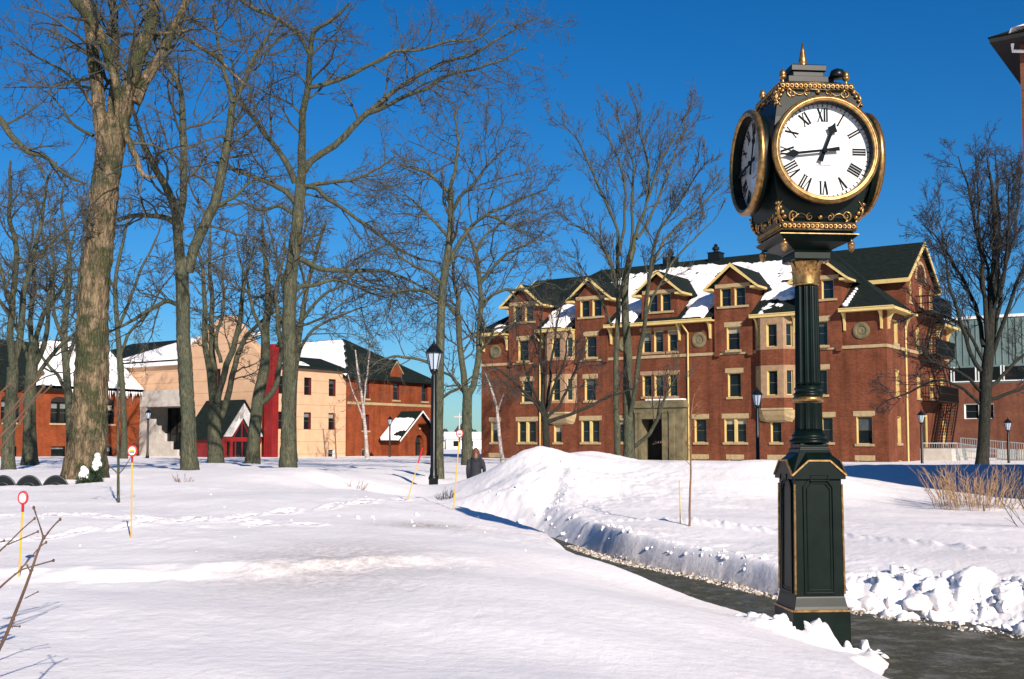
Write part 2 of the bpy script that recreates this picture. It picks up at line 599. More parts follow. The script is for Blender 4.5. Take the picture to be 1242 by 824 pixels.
def smooth_poly(P, k=6, jit=0.0, seed=0):
    P = np.array(P)
    n = len(P)
    out = []
    for i in range(n - 1):
        p0, p1, p2, p3 = P[max(i - 1, 0)], P[i], P[i + 1], P[min(i + 2, n - 1)]
        for j in range(k):
            t = j / k
            out.append(0.5 * ((2 * p1) + (-p0 + p2) * t + (2 * p0 - 5 * p1 + 4 * p2 - p3) * t * t + (-p0 + 3 * p1 - 3 * p2 + p3) * t ** 3))
    out.append(P[-1])
    return np.array(out)


EL, ER = smooth_poly(PL), smooth_poly(PR)
POLY = np.concatenate([EL, ER])


def seg_dist(x, y, P, closed=False):
    d = np.full(x.shape, 1e9)
    n = len(P)
    for i in range(n if closed else n - 1):
        a, b = P[i], P[(i + 1) % n]
        ab = b - a
        L2 = ab @ ab + 1e-12
        t = np.clip(((x - a[0]) * ab[0] + (y - a[1]) * ab[1]) / L2, 0, 1)
        d = np.minimum(d, (x - a[0] - t * ab[0]) ** 2 + (y - a[1] - t * ab[1]) ** 2)
    return np.sqrt(d)


def inside(x, y, P):
    c = np.zeros(x.shape, bool)
    n = len(P)
    for i in range(n):
        x1, y1 = P[i]
        x2, y2 = P[(i + 1) % n]
        if y1 == y2:
            continue
        k = ((y1 > y) != (y2 > y)) & (x < (x2 - x1) * (y - y1) / (y2 - y1) + x1)
        c ^= k
    return c


CP = np.array([
    (-60, 40, .55), (-40, 60, .55), (-20, 60, .5), (-10, 60, .5), (-40, 95, .4), (-15, 90, .35), (-5, 80, .35), (10, 80, .3), (25, 66, .35), (42, 90, .3),
    (60, 120, .3), (0, 130, .3), (-60, 130, .4), (60, 40, .5), (40, 20, .5), (-40, 20, .6), (20, 5, .5), (-20, 4, .6), (0, 1, .55), (-6, 2, .56),
    (-12, 27, .66), (-9, 36, .66), (-8.5, 43, .62), (-15, 20, .6), (-8, 18, .58), (-12, 12, .58), (-5, 10, .54), (-3, 5.5, .52), (-1, 4.5, .5), (1, 4, .45),
    (0, 8, .52), (-2, 13, .62), (-1.0, 16.8, .64), (-3, 21, .72), (-5.5, 31, .85), (-4.2, 26.5, .82), (-7, 27, .85), (-10, 31, .78), (1.3, 7.4, .36), (.7, 10.6, .48), (-.05, 14.4, .60), (-1.4, 18, .68),
    (-2.2, 29, .5), (-3.5, 34, .6), (1.6, 9.5, .26), (1.5, 8.2, .32), (2.0, 8.4, .17), (2.0, 8.95, .17), (1.9, 6.6, .28), (1.5, 5.5, .36), (2.5, 8.35, .05), (2.6, 8.0, .08),
    (3.4, 12.3, .31), (2.5, 15, .31), (5, 11.2, .37), (5, 14, .43), (3, 17, .45), (1.35, 18, .34), (7, 15, .46), (9, 18, .48), (9, 12, .46), (12, 14, .5), (7, 9.6, .42),
    (.56, 26, 1.50), (1.2, 26.6, 1.36), (1.9, 27.3, 1.42), (2.76, 27, 1.24), (5, 28, .95), (-.4, 26.4, 1.02), (-1.15, 26.4, .66), (-1.6, 26, .42),
    (3.75, 25.6, 1.17), (5, 25.3, 1.18), (6.3, 25.0, 1.17), (7.4, 24.6, .82), (.6, 28.5, 1.1), (3, 30.5, .8), (.9, 19.0, .35), (2, 19.6, .5), (3.5, 20.4, .52), (5, 21, .52), (7, 22, .54), (.75, 23.6, 1.06), (2.2, 24.6, .98), (4.3, 23, .84), (6.0, 23, .82), (.5, 21.4, .52), (2.0, 22.2, .66), (4, 21.6, .6),
    (-.9, 24.2, .48), (-3.2, 26.5, .4), (-1.2, 28.4, .60), (-1, 31.3, .15),
    (8.2, 23, .56), (10.5, 23.5, .55), (13, 24, .55), (8.8, 27.5, .72), (10.5, 31, 1.0), (14, 32, 1.0), (18, 33, .9), (7, 30, .9), (10, 38, .65), (16, 40, .6), (2, 38, .5), (2, 50, .45), (12, 52, .4),
    (-.3, 36, .45), (-18, 40, .6)])


def rbf_fit(C):
    d = np.linalg.norm(C[:, None, :2] - C[None, :, :2], axis=2)
    n = len(C)
    A = np.zeros((n + 3, n + 3))
    A[:n, :n] = np.sqrt(d * d + 0.6)
    A[:n, n] = A[n, :n] = 1
    A[:n, n + 1:] = C[:, :2]
    A[n + 1:, :n] = C[:, :2].T
    A[:n, :n] += np.eye(n) * 0.004
    return np.linalg.solve(A, np.concatenate([C[:, 2], [0, 0, 0]]))


RW = rbf_fit(CP)
TRK = smooth_poly([(.75, 18.1), (2.3, 17.5), (3.7, 15.7), (4.5, 14.8), (5.4, 12.6), (6.4, 11)], 5)
FEET = []
fr0 = np.random.RandomState(9)
for P0_, P1_ in (((-5.5, 11.5), (-1.6, 17.5)), ((-7.5, 15.5), (-2.0, 13.0))):
    P0_, P1_ = np.array(P0_), np.array(P1_)
    L_ = np.linalg.norm(P1_ - P0_)
    d_ = (P1_ - P0_) / L_
    for k in range(int(L_ / .42)):
        q = P0_ + d_ * k * .42 + np.array((-d_[1], d_[0])) * (.11 if k % 2 else -.11) + fr0.normal(0, .05, 2)
        FEET.append((q[0], q[1], math.atan2(d_[1], d_[0]) + fr0.normal(0, .15)))
WELLS = []
for u_, D_, r_w in ((101, 27, .52), (231, 36, .36), (350, 41, .38), (532.5, 35, .22), (1191, 48, .4), (10, 40, .3), (36, 52, .4), (261, 60, .45), (307, 58, .42)):
    p_ = at(u_, 560, D_)
    WELLS.append((p_[0], p_[1], r_w))


def chunks(x, y, c, seed):
    """broken lumps: cellular noise, every cell a tilted block of its own height"""
    X_, Y_ = x / c, y / c
    X_ = X_ + .35 * perlin(X_ * 1.3 + seed, Y_ * 1.3)
    Y_ = Y_ + .35 * perlin(X_ * 1.3 + 50, Y_ * 1.3 + seed)
    xi, yi = np.floor(X_).astype(int), np.floor(Y_).astype(int)
    f1 = np.full(x.shape, 9.0)
    f2 = np.full(x.shape, 9.0)
    h = np.zeros(x.shape)
    for a in (-1, 0, 1):
        for b in (-1, 0, 1):
            k = PERM[(PERM[(xi + a) % 512] + (yi + b) + seed * 37) % 512] % 512
            px = xi + a + .5 + .45 * GX[k]
            py = yi + b + .5 + .45 * GY[k]
            dx, dy = X_ - px, Y_ - py
            d = np.hypot(dx, dy)
            k2 = PERM[k + 7] % 512
            hh = ((k * 73) % 512 / 512.0) + .55 * (dx * GX[k2] + dy * GY[k2])
            n = d < f1
            f2 = np.where(n, f1, np.minimum(f2, d))
            h = np.where(n, hh, h)
            f1 = np.where(n, d, f1)
    return h * sstep((f2 - f1) / .6)


def snow_height(x, y, detail=True):
    z = np.zeros(x.shape)
    for i in range(len(CP)):
        z += RW[i] * np.sqrt((x - CP[i, 0]) ** 2 + (y - CP[i, 1]) ** 2 + 0.6)
    z += RW[len(CP)] + RW[len(CP) + 1] * x + RW[len(CP) + 2] * y
    r = np.hypot(x, y)
    far = sstep((r - 95) / 60)
    z = z * (1 - far) + 0.25 * far
    back = sstep((-y) / 10)
    z = np.clip(z * (1 - back) + 0.5 * back, 0.03, 2.0)
    ins = inside(x, y, POLY)
    dl = seg_dist(x, y, EL)
    dr = seg_dist(x, y, ER)
    d = np.where(ins, -np.minimum(dl, dr), np.minimum(dl, dr))
    wob = (0.09 * fbm(x * .9, y * .9, 2) + 0.014 * fbm(x * 4, y * 4, 2)) * np.interp(y, [11, 12, 17], [1, .6, .5])
    near = np.where(np.abs(d) < 2, 1.0, 0.0)
    d2 = d + wob * near
    # broad drifts, wind texture, fine crust
    u = 0.085 * fbm(x * .20 + .25 * y, y * .16, 3) + 0.035 * fbm(x * .55 + 5 + .3 * y, y * .42, 3)
    rough = sstep((fbm(x * .35 + 9, y * .35 + 2, 3) + .06) * 2.2)
    rid = 1 - np.abs(fbm(x * 1.5 + 3 + 0.5 * y, y * .9, 3))
    fine = rough * (0.040 * (rid - .75) + 0.016 * fbm(x * 5, y * 4, 4, .6)) + 0.010 * fbm(x * 2.6, y * 1.8, 3) + 0.004 * fbm(x * 14, y * 10, 3, .6)
    fine = fine * np.interp(r, [3, 9, 14], [.25, .45, .9])
    u += fine
    # the buried walk: a soft step across the left-hand field
    stp_ = y - (9.9 + .12 * x + .5 * perlin(x * .5, 3.3 + 0 * y) + .12 * perlin(x * 2.1, y * 2.1))
    u += np.where(x < .5, 1, 0) * sstep((.5 - x) / 2) * (.075 * sstep(stp_ / .45 + .5) - .05 + .02 * np.exp(-(stp_ / .3) ** 2) * (1 + 2 * perlin(x * 4, y * 4)))
    mnd = np.exp(-(((x - 1.5) / 2.6) ** 2 + ((y - 23.5) / 3.4) ** 2))
    u += mnd * (.11 * fbm(x * .8 + 2, y * .6, 3) + .07 * (np.abs(fbm(x * 2.1, y * 1.5 + 4, 3)) - .2) + .03 * fbm(x * 6, y * 4, 3, .6))
    u -= mnd * .22 * np.exp(-((x - .75 - .12 * (y - 22)) / .22) ** 2) * sstep((24.5 - y) / 2)
    # footprints crossing the field
    for fx_, fy_, fa_ in FEET:
        m_ = np.where((np.abs(x - fx_) < .4) & (np.abs(y - fy_) < .4))[0]
        if len(m_):
            dx_, dy_ = x[m_] - fx_, y[m_] - fy_
            a_, b_ = dx_ * math.cos(fa_) + dy_ * math.sin(fa_), -dx_ * math.sin(fa_) + dy_ * math.cos(fa_)
            q_ = np.hypot(a_ / .17, b_ / .085)
            u[m_] += -.075 * sstep((1.25 - q_) / .6) + .022 * np.exp(-((q_ - 1.5) / .35) ** 2)
    for wx_, wy_, wr_ in WELLS:
        q_ = np.hypot(x - wx_, y - wy_) / wr_
        u += np.where(q_ < 5, -.16 * np.exp(-(q_ / 1.5) ** 4) + .05 * np.exp(-((q_ - 2.6) / .7) ** 2), 0)
    fade = 1 - 0.6 * sstep((r - 40) / 40)
    z = z + u * fade
    # fresh plough ledge left by a track
    td = seg_dist(x, y, TRK)
    tm = (td < .8)
    led = np.exp(-(td / .13) ** 2) * (.05 + .05 * perlin(x * 11, y * 3))
    z = z + np.where(tm, led, 0)
    # banks along the path: steep on the far side, softer on the near side
    rightside = (dr < dl)
    wr = np.interp(y, [0, 10.6, 11.8, 16.5, 18.5, 20, 26, 40], [.95, .95, .24, .26, .5, .8, .9, 1.2])
    wl = np.interp(y, [0, 8.8, 9.5, 10.2, 11.2, 12.2, 13.2, 14.2, 40], [.3, .28, .45, .95, 1.3, 1.1, .6, .4, .45])
    wdt = np.where(rightside, wr, wl)
    s = sstep(d2 / wdt)
    floor = np.where(y < 20.5, -0.09, np.clip(-0.09 + (y - 20.5) * .10, -.09, .12))
    floor = floor + 0.03 * fbm(x * 3, y * 3, 2) * np.where(y > 20.5, 1, 0)
    z = floor + (z - floor) * s
    heap = .10 * np.exp(-((x - 2.05) ** 2 + (y - 8.75) ** 2) / .06) + .19 * np.exp(-((x - 2.36) ** 2 / .018 + (y - 8.52) ** 2 / .012)) + .06 * np.exp(-((x - 2.72) ** 2 / .012 + (y - 8.35) ** 2 / .03))
    heap = heap * (1 + .5 * fbm(x * 9, y * 9, 3, .6))
    z = z + heap
    # rough snow on ploughed banks
    bk = np.exp(-((d2 - .5) / .45) ** 2) * np.where(rightside & (y < 11.6), 1.0, .08)
    z += s * bk * (.06 * fbm(x * 3.1, y * 3.1, 3, .6) + .04 * fbm(x * 8, y * 8, 3, .6)) * np.where(r < 40, 1, 0)
    if detail:
        ck = np.where(rightside & (r < 22) & (d2 > .15), np.exp(-np.clip(d2 - .95, 0, 9) / .3) * sstep((d2 - .15) / .4), 0) * np.interp(y, [5, 10.8, 11.6, 17], [.75, .75, .15, .1])
        k_ = np.where(ck > .01)
        xs, ys = x[k_], y[k_]
        z[k_] += ck[k_] * (chunks(xs, ys, .34, 1) * .13 + chunks(xs, ys, .15, 2) * .055 + .03 * fbm(xs * 14, ys * 14, 3, .6) - .04)
    # crumbs at the foot of the far bank
    return z, d2


def snow_z(x, y):
    return float(snow_height(np.array([float(x)]), np.array([float(y)]), False)[0][0])


def geo(a, b, r):
    n = max(2, int(math.log(b / a) / math.log(r)))
    return list(np.geomspace(a, b, n, endpoint=False))


rr = np.array(geo(.6, 5, 1.02) + geo(5, 9, 1.0055) + geo(9, 30, 1.0042) + geo(30, 130, 1.012) + geo(130, 3500, 1.12) + [3500.0])
aa = np.concatenate([np.arange(-180, -34, 2.0), np.linspace(-34, 34, 1050), np.arange(36, 181, 2.0)])
aa[0], aa[-1] = -180, 180
A_, R2 = np.meshgrid(np.radians(aa), rr)
X, Y = R2 * np.sin(A_), R2 * np.cos(A_)
Z, D2 = snow_height(X.ravel(), Y.ravel())
V = np.stack([X.ravel(), Y.ravel(), Z], 1)
nr, na = R2.shape
I = np.arange(nr * na).reshape(nr, na)
Q = np.stack([I[:-1, :-1], I[:-1, 1:], I[1:, 1:], I[1:, :-1]], -1).reshape(-1, 4)
ground = np_mesh('snow_ground', V, Q[:, ::-1], SNOW)
ground['kind'] = 'structure'
xr, yr = X.ravel(), Y.ravel()
dirt = np.exp(-((D2 + .02) / .13) ** 2) * 1.3 * (np.hypot(xr, yr) < 30) * (yr < 22)
dirt += .62 * np.exp(-(((xr + 1.6) / 1.0) ** 2 + ((yr - 9.8) / 1.6) ** 2))
dirt += .75 * np.exp(-(((xr + 1.15) / .5) ** 2 + ((yr - 13.6) / .6) ** 2))
dirt += .16 * sstep(fbm(xr * .5, yr * .4, 3) * 2)
at_ = ground.data.attributes.new('dirt', 'FLOAT', 'POINT')
at_.data.foreach_set('value', np.clip(dirt, 0, 1).astype(np.float32))
# centre fan under the photographer
mb = MB()
mb.add([(0, 0, .5)] + [(rr[0] * 1.02 * math.sin(a), rr[0] * 1.02 * math.cos(a), .49) for a in np.linspace(0, 2 * PI, 24, endpoint=False)],
       [(0, 1 + (i + 1) % 24, 1 + i) for i in range(24)])
o = mb.build('snow_underfoot', SNOW)
o['kind'] = 'structure'

# broken snow clods along the ploughed edges: angular lumps, half sunk
import bmesh
LR = np.random.RandomState(11)
PROTO = []
SLUSH = []
for k in range(10):
    bm = bmesh.new()
    q = LR.normal(0, 1, (16, 3))
    q /= np.linalg.norm(q, axis=1, keepdims=True)
    q *= LR.uniform(.72, 1.08, (16, 1))
    q *= np.array((LR.uniform(.8, 1.25), LR.uniform(.8, 1.2), LR.uniform(.6, .9)))
    for p in q:
        bm.verts.new(p)
    r_h = bmesh.ops.convex_hull(bm, input=bm.verts)
    bmesh.ops.delete(bm, geom=[g for g in r_h['geom_interior'] if isinstance(g, bmesh.types.BMVert)], context='VERTS')
    bmesh.ops.triangulate(bm, faces=bm.faces)
    bmesh.ops.subdivide_edges(bm, edges=bm.edges, cuts=2, use_grid_fill=True)
    bmesh.ops.triangulate(bm, faces=bm.faces)
    for it in range(2):
        bmesh.ops.smooth_vert(bm, verts=bm.verts, factor=.5, use_axis_x=True, use_axis_y=True, use_axis_z=True)
    bm.verts.ensure_lookup_table()
    bm.verts.index_update()
    Vp = np.array([v.co for v in bm.verts])
    nn = fbm(Vp[:, 0] * 2.2 + k * 9, Vp[:, 1] * 2.2 + Vp[:, 2] * 1.7, 4, .6)
    Vp = Vp * (1 + .38 * nn[:, None])
    PROTO.append((Vp, np.array([[v.index for v in f.verts] for f in bm.faces])))
    bm.free()
CL = []


def edge_clods(n, P, y0, y1, offs, rad, side, out=None):
    k = 0
    while k < n:
        i = LR.randint(0, len(P) - 1)
        p = P[i]
        if not (y0 < p[1] < y1) or p[0] > 8.5:
            continue
        a = P[i + 1] - P[i]
        L_ = np.linalg.norm(a)
        if LR.rand() > L_ / .6:
            continue
        nrm = np.array((-a[1], a[0])) / L_ * -side
        q = p + a * LR.rand() + nrm * offs()
        (CL if out is None else out).append((q[0], q[1], rad()))
        k += 1


edge_clods(950, ER, 4.8, 11.4, lambda: .05 + 1.15 * LR.rand() ** 1.2, lambda: .010 + .17 * LR.rand() ** 4.5, -1)
edge_clods(700, ER, 4.8, 11.4, lambda: -.10 + .22 * LR.rand(), lambda: .008 + .030 * LR.rand() ** 3, -1, SLUSH)
edge_clods(90, ER, 11.4, 17, lambda: .16 + .25 * LR.rand(), lambda: .015 + .04 * LR.rand() ** 2, -1)
edge_clods(900, ER, 11.4, 18, lambda: -.12 + .20 * LR.rand(), lambda: .010 + .026 * LR.rand() ** 2, -1, SLUSH)
for k in range(46):
    a, d = LR.uniform(PI * .95, PI * 1.92), LR.uniform(.31, .62)
    CL.append((2.42 + d * math.cos(a), 9.02 + d * math.sin(a), .02 + .07 * LR.rand() ** 2))
for k in range(60):
    t_ = LR.rand()
    CL.append((2.25 - .75 * t_ + LR.normal(0, .10), 9.5 + 2.2 * t_ + LR.normal(0, .1), .015 + .05 * LR.rand() ** 2))
for k in range(10):
    c = LR.normal(0, 1, 2)
    CL.append((-2.2 + c[0] * .7, 14.2 + c[1] * 1.0, .015 + .045 * LR.rand() ** 2))
for k in range(120):
    CL.append((LR.normal(.9, .5), LR.normal(21.5, 1.5), .02 + .07 * LR.rand() ** 3))
for k in range(60):
    CL.append((LR.normal(-1.0, .35), LR.normal(21.8, .8), .02 + .06 * LR.rand() ** 3))
for k in range(40):
    CL.append((LR.uniform(-8, .6), LR.uniform(8.5, 20), .008 + .025 * LR.rand() ** 3))
def scatter(L_, name, mat, label):
    L_ = np.array(L_)
    zc_l = snow_height(L_[:, 0].copy(), L_[:, 1].copy())[0]
    Vs, Fs, o_ = [], [], 0
    for (cx, cy, cr_), cz in zip(L_, zc_l):
        Vp, Fp = PROTO[LR.randint(10)]
        e = LR.normal(0, 1, 4)
        e /= np.linalg.norm(e)
        w_, x_, y_, z_ = e
        Rm = np.array([[1 - 2 * (y_ * y_ + z_ * z_), 2 * (x_ * y_ - z_ * w_), 2 * (x_ * z_ + y_ * w_)], [2 * (x_ * y_ + z_ * w_), 1 - 2 * (x_ * x_ + z_ * z_), 2 * (y_ * z_ - x_ * w_)], [2 * (x_ * z_ - y_ * w_), 2 * (y_ * z_ + x_ * w_), 1 - 2 * (x_ * x_ + y_ * y_)]])
        Vs.append(Vp @ Rm.T * cr_ + np.array((cx, cy, max(cz, 0.0) + cr_ * LR.uniform(-.35, .2))))
        Fs.append(Fp + o_)
        o_ += len(Vp)
    o = np_mesh(name, np.concatenate(Vs), np.concatenate(Fs), mat)
    o['kind'] = 'stuff'
    tag(o, label, 'snow clods')


scatter(CL, 'snow_clods', SNOW, 'broken clods of ploughed snow along the path edges and round the post clock')
scatter(SLUSH, 'slush', SLUSHM, 'brownish crumbs of slush lining the foot of the snow bank along the path')

# the cleared path: one sheet under the snow edges
mb = MB()
mb.add([(-3, .8, 0), (13.5, .8, 0), (13.5, 12, 0), (5, 19, 0), (2, 25.5, 0), (-3, 25.5, 0)], [(0, 1, 2, 3, 4, 5)])
o = mb.build('path', PATHM)
o['kind'] = 'structure'


def on_snow(u, v, guess=25.0):
    """world point where photo pixel (u, v) meets the snow"""
    lo = 3.0
    Yv = np.linspace(3, 130, 2500)
    P = np.array([at(u, v, y) for y in Yv])
    h = snow_height(P[:, 0].copy(), P[:, 1].copy(), False)[0]
    k = np.where(P[:, 2] <= h)[0]
    i = k[0] if len(k) else len(Yv) - 1
    return np.array((P[i, 0], P[i, 1], h[i]))

# ================================================================== the street clock
CLX, CLY = 2.42, 9.02


def zf(v, Y=8.8):
    return float(at(1000, v, Y)[2])


clock = thing('street_clock', 'black and gold four-faced post clock standing in snow at the path edge', 'clock', (CLX, CLY, 0), R_(5))
ROT4 = [Matrix.Rotation(k * PI / 2, 4, 'Z') for k in range(4)]

# pedestal ---------------------------------------------------------
zpl, zfl, zlow, ztop = zf(741), zf(726), zf(577), zf(559)
m = MB()
m.squares([(.232, -.05), (.232, zpl - .012), (.226, zpl)])
m.build('plinth', CLOCKP, clock, bevel=.004)
m = MB()
m.squares([(.222, zpl + .001), (.214, zpl + .03), (.2, zfl), (.197, zfl + .01), (.190, zlow + .01)])
m.build('pedestal', CLOCKP, clock, bevel=.003)
# gabled cap: low corners, flat-topped pediment on each side
HW = .218
outer, outlow, inner = [], [], []
for k in range(4):
    M = ROT4[k]
    for x, z in ((-HW, zlow), (-.088, ztop), (.088, ztop)):
        outer.append(M @ Vector((x, -HW, z)))
        outlow.append(M @ Vector((x, -HW, zlow - .03)))
    for x in (-.13, -.075, .075):
        inner.append(M @ Vector((x, -.13, zf(549))))
m = MB()
m.loft([outlow, outer, inner])
cap = m.build('cap', CLOCKP, clock, bevel=.003)
gt = MB()
for k in range(4):
    M = ROT4[k]
    pts = [(-HW - .004, zlow), (-.088, ztop), (.088, ztop), (HW + .004, zlow)]
    for a, b in zip(pts[:-1], pts[1:]):
        gt.bar(M @ Vector((a[0], -HW - .004, a[1])), M @ Vector((b[0], -HW - .004, b[1])), .013)
gt.build('gold_edge', GOLD, cap)
m = MB()
for k in range(4):
    m.bar(ROT4[k] @ Vector((-.233, -.233, zpl)), ROT4[k] @ Vector((.233, -.233, zpl)), .016)
m.build('gold_edge', GOLD, clock)
for k in range(4):
    m = MB()
    c0, c1 = ROT4[k] @ Vector((-.199, -.199, zfl + .03)), ROT4[k] @ Vector((-.193, -.193, zlow - .07))
    m.tube([c0, c1], .009, 8)
    m.build('gold_strip', GOLD, clock)


def panel_outline(hw, z0, z1, c):
    return [(-hw, z0), (hw, z0), (hw, z1 - c * 1.2), (hw - c, z1), (-hw + c, z1), (-hw, z1 - c * 1.2)]


def ring_frame(mb, po, pi, y, dep, M):
    n = len(po)
    vs = [M @ Vector((x, y, z)) for x, z in po] + [M @ Vector((x, y - dep, z)) for x, z in po] + \
         [M @ Vector((x, y - dep, z)) for x, z in pi] + [M @ Vector((x, y, z)) for x, z in pi]
    fs = []
    for i in range(n):
        j = (i + 1) % n
        for a in range(3):
            fs.append((a * n + i, a * n + j, (a + 1) * n + j, (a + 1) * n + i))
    mb.add(vs, fs)


for k in range(4):
    m = MB()
    lean = Matrix.Rotation(math.atan((.197 - .190) / (zlow - zfl)) * -1, 4, 'X')
    zA, zB = zf(722), zf(581)
    T = ROT4[k] @ Matrix.Translation((0, 0, 0))
    ring_frame(m, panel_outline(.128, zA, zB, .05), panel_outline(.110, zA + .018, zB - .016, .044), -.186, .020, T)
    ring_frame(m, panel_outline(.098, zA + .03, zB - .03, .04), panel_outline(.088, zA + .04, zB - .04, .036), -.186, .016, T)
    ring_frame(m, [(-.075, zlow - .045), (.075, zlow - .045), (.075, zlow + .01), (-.075, zlow + .01)],
               [(-.066, zlow - .037), (.066, zlow - .037), (.066, zlow + .002), (-.066, zlow + .002)], -.2165, .008, T)
    m.build('pedestal_panel', CLOCKP, clock, bevel=.002)

# shaft -------------------------------------------------------------
z0 = zf(549, 9)
m = MB()
m.squares([(.128, z0 - .02), (.128, z0 + .03), (.118, z0 + .036), (.118, z0 + .07), (.10, z0 + .075)])
m.build('shaft_base', CLOCKP, clock, bevel=.004)
m = MB()
zz = z0 + .075
prof = [(.155, zz), (.160, zz + .012), (.155, zz + .028), (.135, zz + .034), (.135, zz + .045), (.142, zz + .055), (.135, zz + .068), (.12, zz + .078), (.112, zz + .11), (.112, zf(523, 9))]
m.lathe(prof, 48)
m.build('base_moulding', CLOCKP, clock, True)
m = MB()
za, zb = zf(523, 9), zf(489, 9)
m.lathe([(.108, za), (.113, za + .02), (.113, za + .021), (.108, zb - .015), (.112, zb - .006), (.113, zb)], 120, flute=12, depth=.17)
m.build('lower_shaft', CLOCKP, clock, True)
m = MB()
zr = zf(484.5, 9)
m.lathe([(.108, zr - .024), (.116, zr - .022), (.125, zr - .010), (.125, zr + .010), (.116, zr + .020), (.105, zr + .022)], 48)
m.build('gold_ring', GOLD, clock, True)
m = MB()
z1 = zr + .022
m.lathe([(.112, z1), (.119, z1 + .014), (.112, z1 + .03), (.104, z1 + .034), (.104, z1 + .048), (.112, z1 + .056), (.112, z1 + .066), (.103, z1 + .075), (.102, z1 + .09)], 48)
m.build('shaft_moulding', CLOCKP, clock, True)
m = MB()
zc0, zc1 = z1 + .09, zf(345, 9)
m.lathe([(.103, zc0), (.103, zc0 + .03), (.095, zc1 - .03), (.092, zc1)], 144, flute=12, depth=.20)
m.build('fluted_column', CLOCKP, clock, True)
# capital with acanthus leaves
zk0, zk1 = zc1, zf(318, 9)
m = MB()
m.lathe([(.097, zk0 - .012), (.104, zk0), (.097, zk0 + .012), (.085, zk0 + .02), (.088, zk0 + .09), (.12, zk1 - .01), (.125, zk1)], 40)
cap2 = m.build('capital', GOLD, clock, True)
m = MB()
H = zk1 - zk0
for row, (n, h0, h1, r0, r1, w) in enumerate(((8, .02, .62, .098, .128, .036), (8, .05, 1.0, .095, .165, .044))):
    for i in range(n):
        a = 2 * PI * (i + .5 * row) / n + PI / 8
        rows = []
        for s in range(9):
            t = s / 8
            zq = zk0 + H * (h0 + (h1 - h0) * math.sin(min(1, t * 1.15) * PI / 2) - (.14 * max(0, t - .75) * 4 * .3))
            rad = r0 + (r1 - r0) * t ** 2.2
            ww = w * (1 - .75 * t ** 3) * (1 + .12 * math.sin(s * 2.4))
            rows.append([(rad * math.cos(a) - dx * math.sin(a) * ww - .010 * (1 - abs(dx)) * -math.cos(a), rad * math.sin(a) + dx * math.cos(a) * ww + .010 * (1 - abs(dx)) * math.sin(a), zq) for dx in (-1, -.5, 0, .5, 1)])
        vs = [p for r in rows for p in r]
        fs = [(s * 5 + q, s * 5 + q + 1, s * 5 + q + 6, s * 5 + q + 5) for s in range(8) for q in range(4)]
        m.add(vs, fs)
m.build('acanthus_leaf', GOLD, cap2, True)
# neck and the stepped underside of the head
m = MB()
zn0, zn1 = zk1, zf(305.5, 8.85)
m.squares([(.13, zn0 - .004), (.152, zn0 + .006), (.152, zn1), (.14, zn1 + .004)])
m.build('neck_block', CLOCKP, clock, bevel=.004)
zb0, zb1 = zf(300, 8.75), zf(284, 8.7)
zbd0, zbd1 = zf(278.5, 8.68), zf(268.5, 8.68)
m = MB()
m.squares([(.15, zn1 + .004), (.16, zb0), (.20, zb0 + .02), (.27, zb0 + .05), (.31, zb1 - .012), (.318, zb1 - .004), (.318, zb1 + .008), (.295, zb1 + .014), (.285, zbd0 - .004)])
under = m.build('head_base', CLOCKP, clock, bevel=.003)
m = MB()
for k in range(4):
    m.bar(ROT4[k] @ Vector((-.32, -.32, zb1 + .004)), ROT4[k] @ Vector((.32, -.32, zb1 + .004)), .006)
m.build('gold_edge', GOLD, under)
# head body
zd = zf(183, 8.58)
zt0, zt1 = zf(107, 8.68), zf(99.5, 8.68)
m = MB()
hb = [(.305, zbd0 - .004), (.305, zbd1 + .004), (.325, zbd1 + .03), (.366, zd - .30), (.384, zd - .18), (.388, zd), (.384, zd + .18), (.366, zd + .29), (.325, zt0 - .03), (.305, zt0 - .006), (.305, zt1 + .004),
      (.29, zt1 + .010), (.20, zt1 + .05)]
m.squares(hb)
m.build('clock_head', CLOCKP, clock, bevel=.004)
m = MB()
ztp = zt1 + .05
zp0, zp1, zp2 = zf(98, 8.95), zf(90, 8.95), zf(82.5, 8.95)
m.squares([(.19, ztp - .03), (.19, zp0), (.128, zp0 + .004), (.128, zp1), (.147, zp1 + .005), (.147, zp2), (.138, zp2 + .006), (.05, zp2 + .012)])
m.build('crown', CLOCKP, clock, bevel=.003)
m = MB()
zq = zp2 + .012
ztip = zf(52, 9.02)
m.lathe([(.05, zq), (.052, zq + .012), (.035, zq + .02), (.026, zq + .03), (.034, zq + .05), (.036, zq + .06), (.03, zq + .09), (.018, ztip - .07), (.004, ztip)], 24)
m.build('finial', GOLD, clock, True)
m = MB()
m.lathe([(.0, 0), (.06, 0), (.06, .03), (.05, .06), (.02, .075), (0, .077)], 20, Matrix.Translation((.21, -.21, zp0 - .02)))
m.build('floodlight', IRON, clock, True)


def acorn(z, up, sx, sy):
    s = 1 if up else -1
    mm = MB()
    p = [(.009, 0), (.012, .008), (.009, .018), (.010, .03), (.024, .036), (.029, .046), (.029, .058), (.026, .061), (.026, .075), (.021, .098), (.008, .112), (.001, .118)]
    mm.lathe([(r, z + s * h) for r, h in p], 18, Matrix.Translation((sx, sy, 0)))
    return mm.build('acorn', GOLD, clock, True)


for sx in (-1, 1):
    for sy in (-1, 1):
        acorn(zt1 + .01, True, sx * .262, sy * .262)
        acorn(zb1 - .02, False, sx * .275, sy * .275)


def spiral(cx, cz, r0, turns, a0, sgn, n=22):
    return [(cx + r0 * (1 - .8 * i / n) * math.cos(a0 + sgn * turns * 2 * PI * i / n), cz + r0 * (1 - .8 * i / n) * math.sin(a0 + sgn * turns * 2 * PI * i / n)) for i in range(n + 1)]


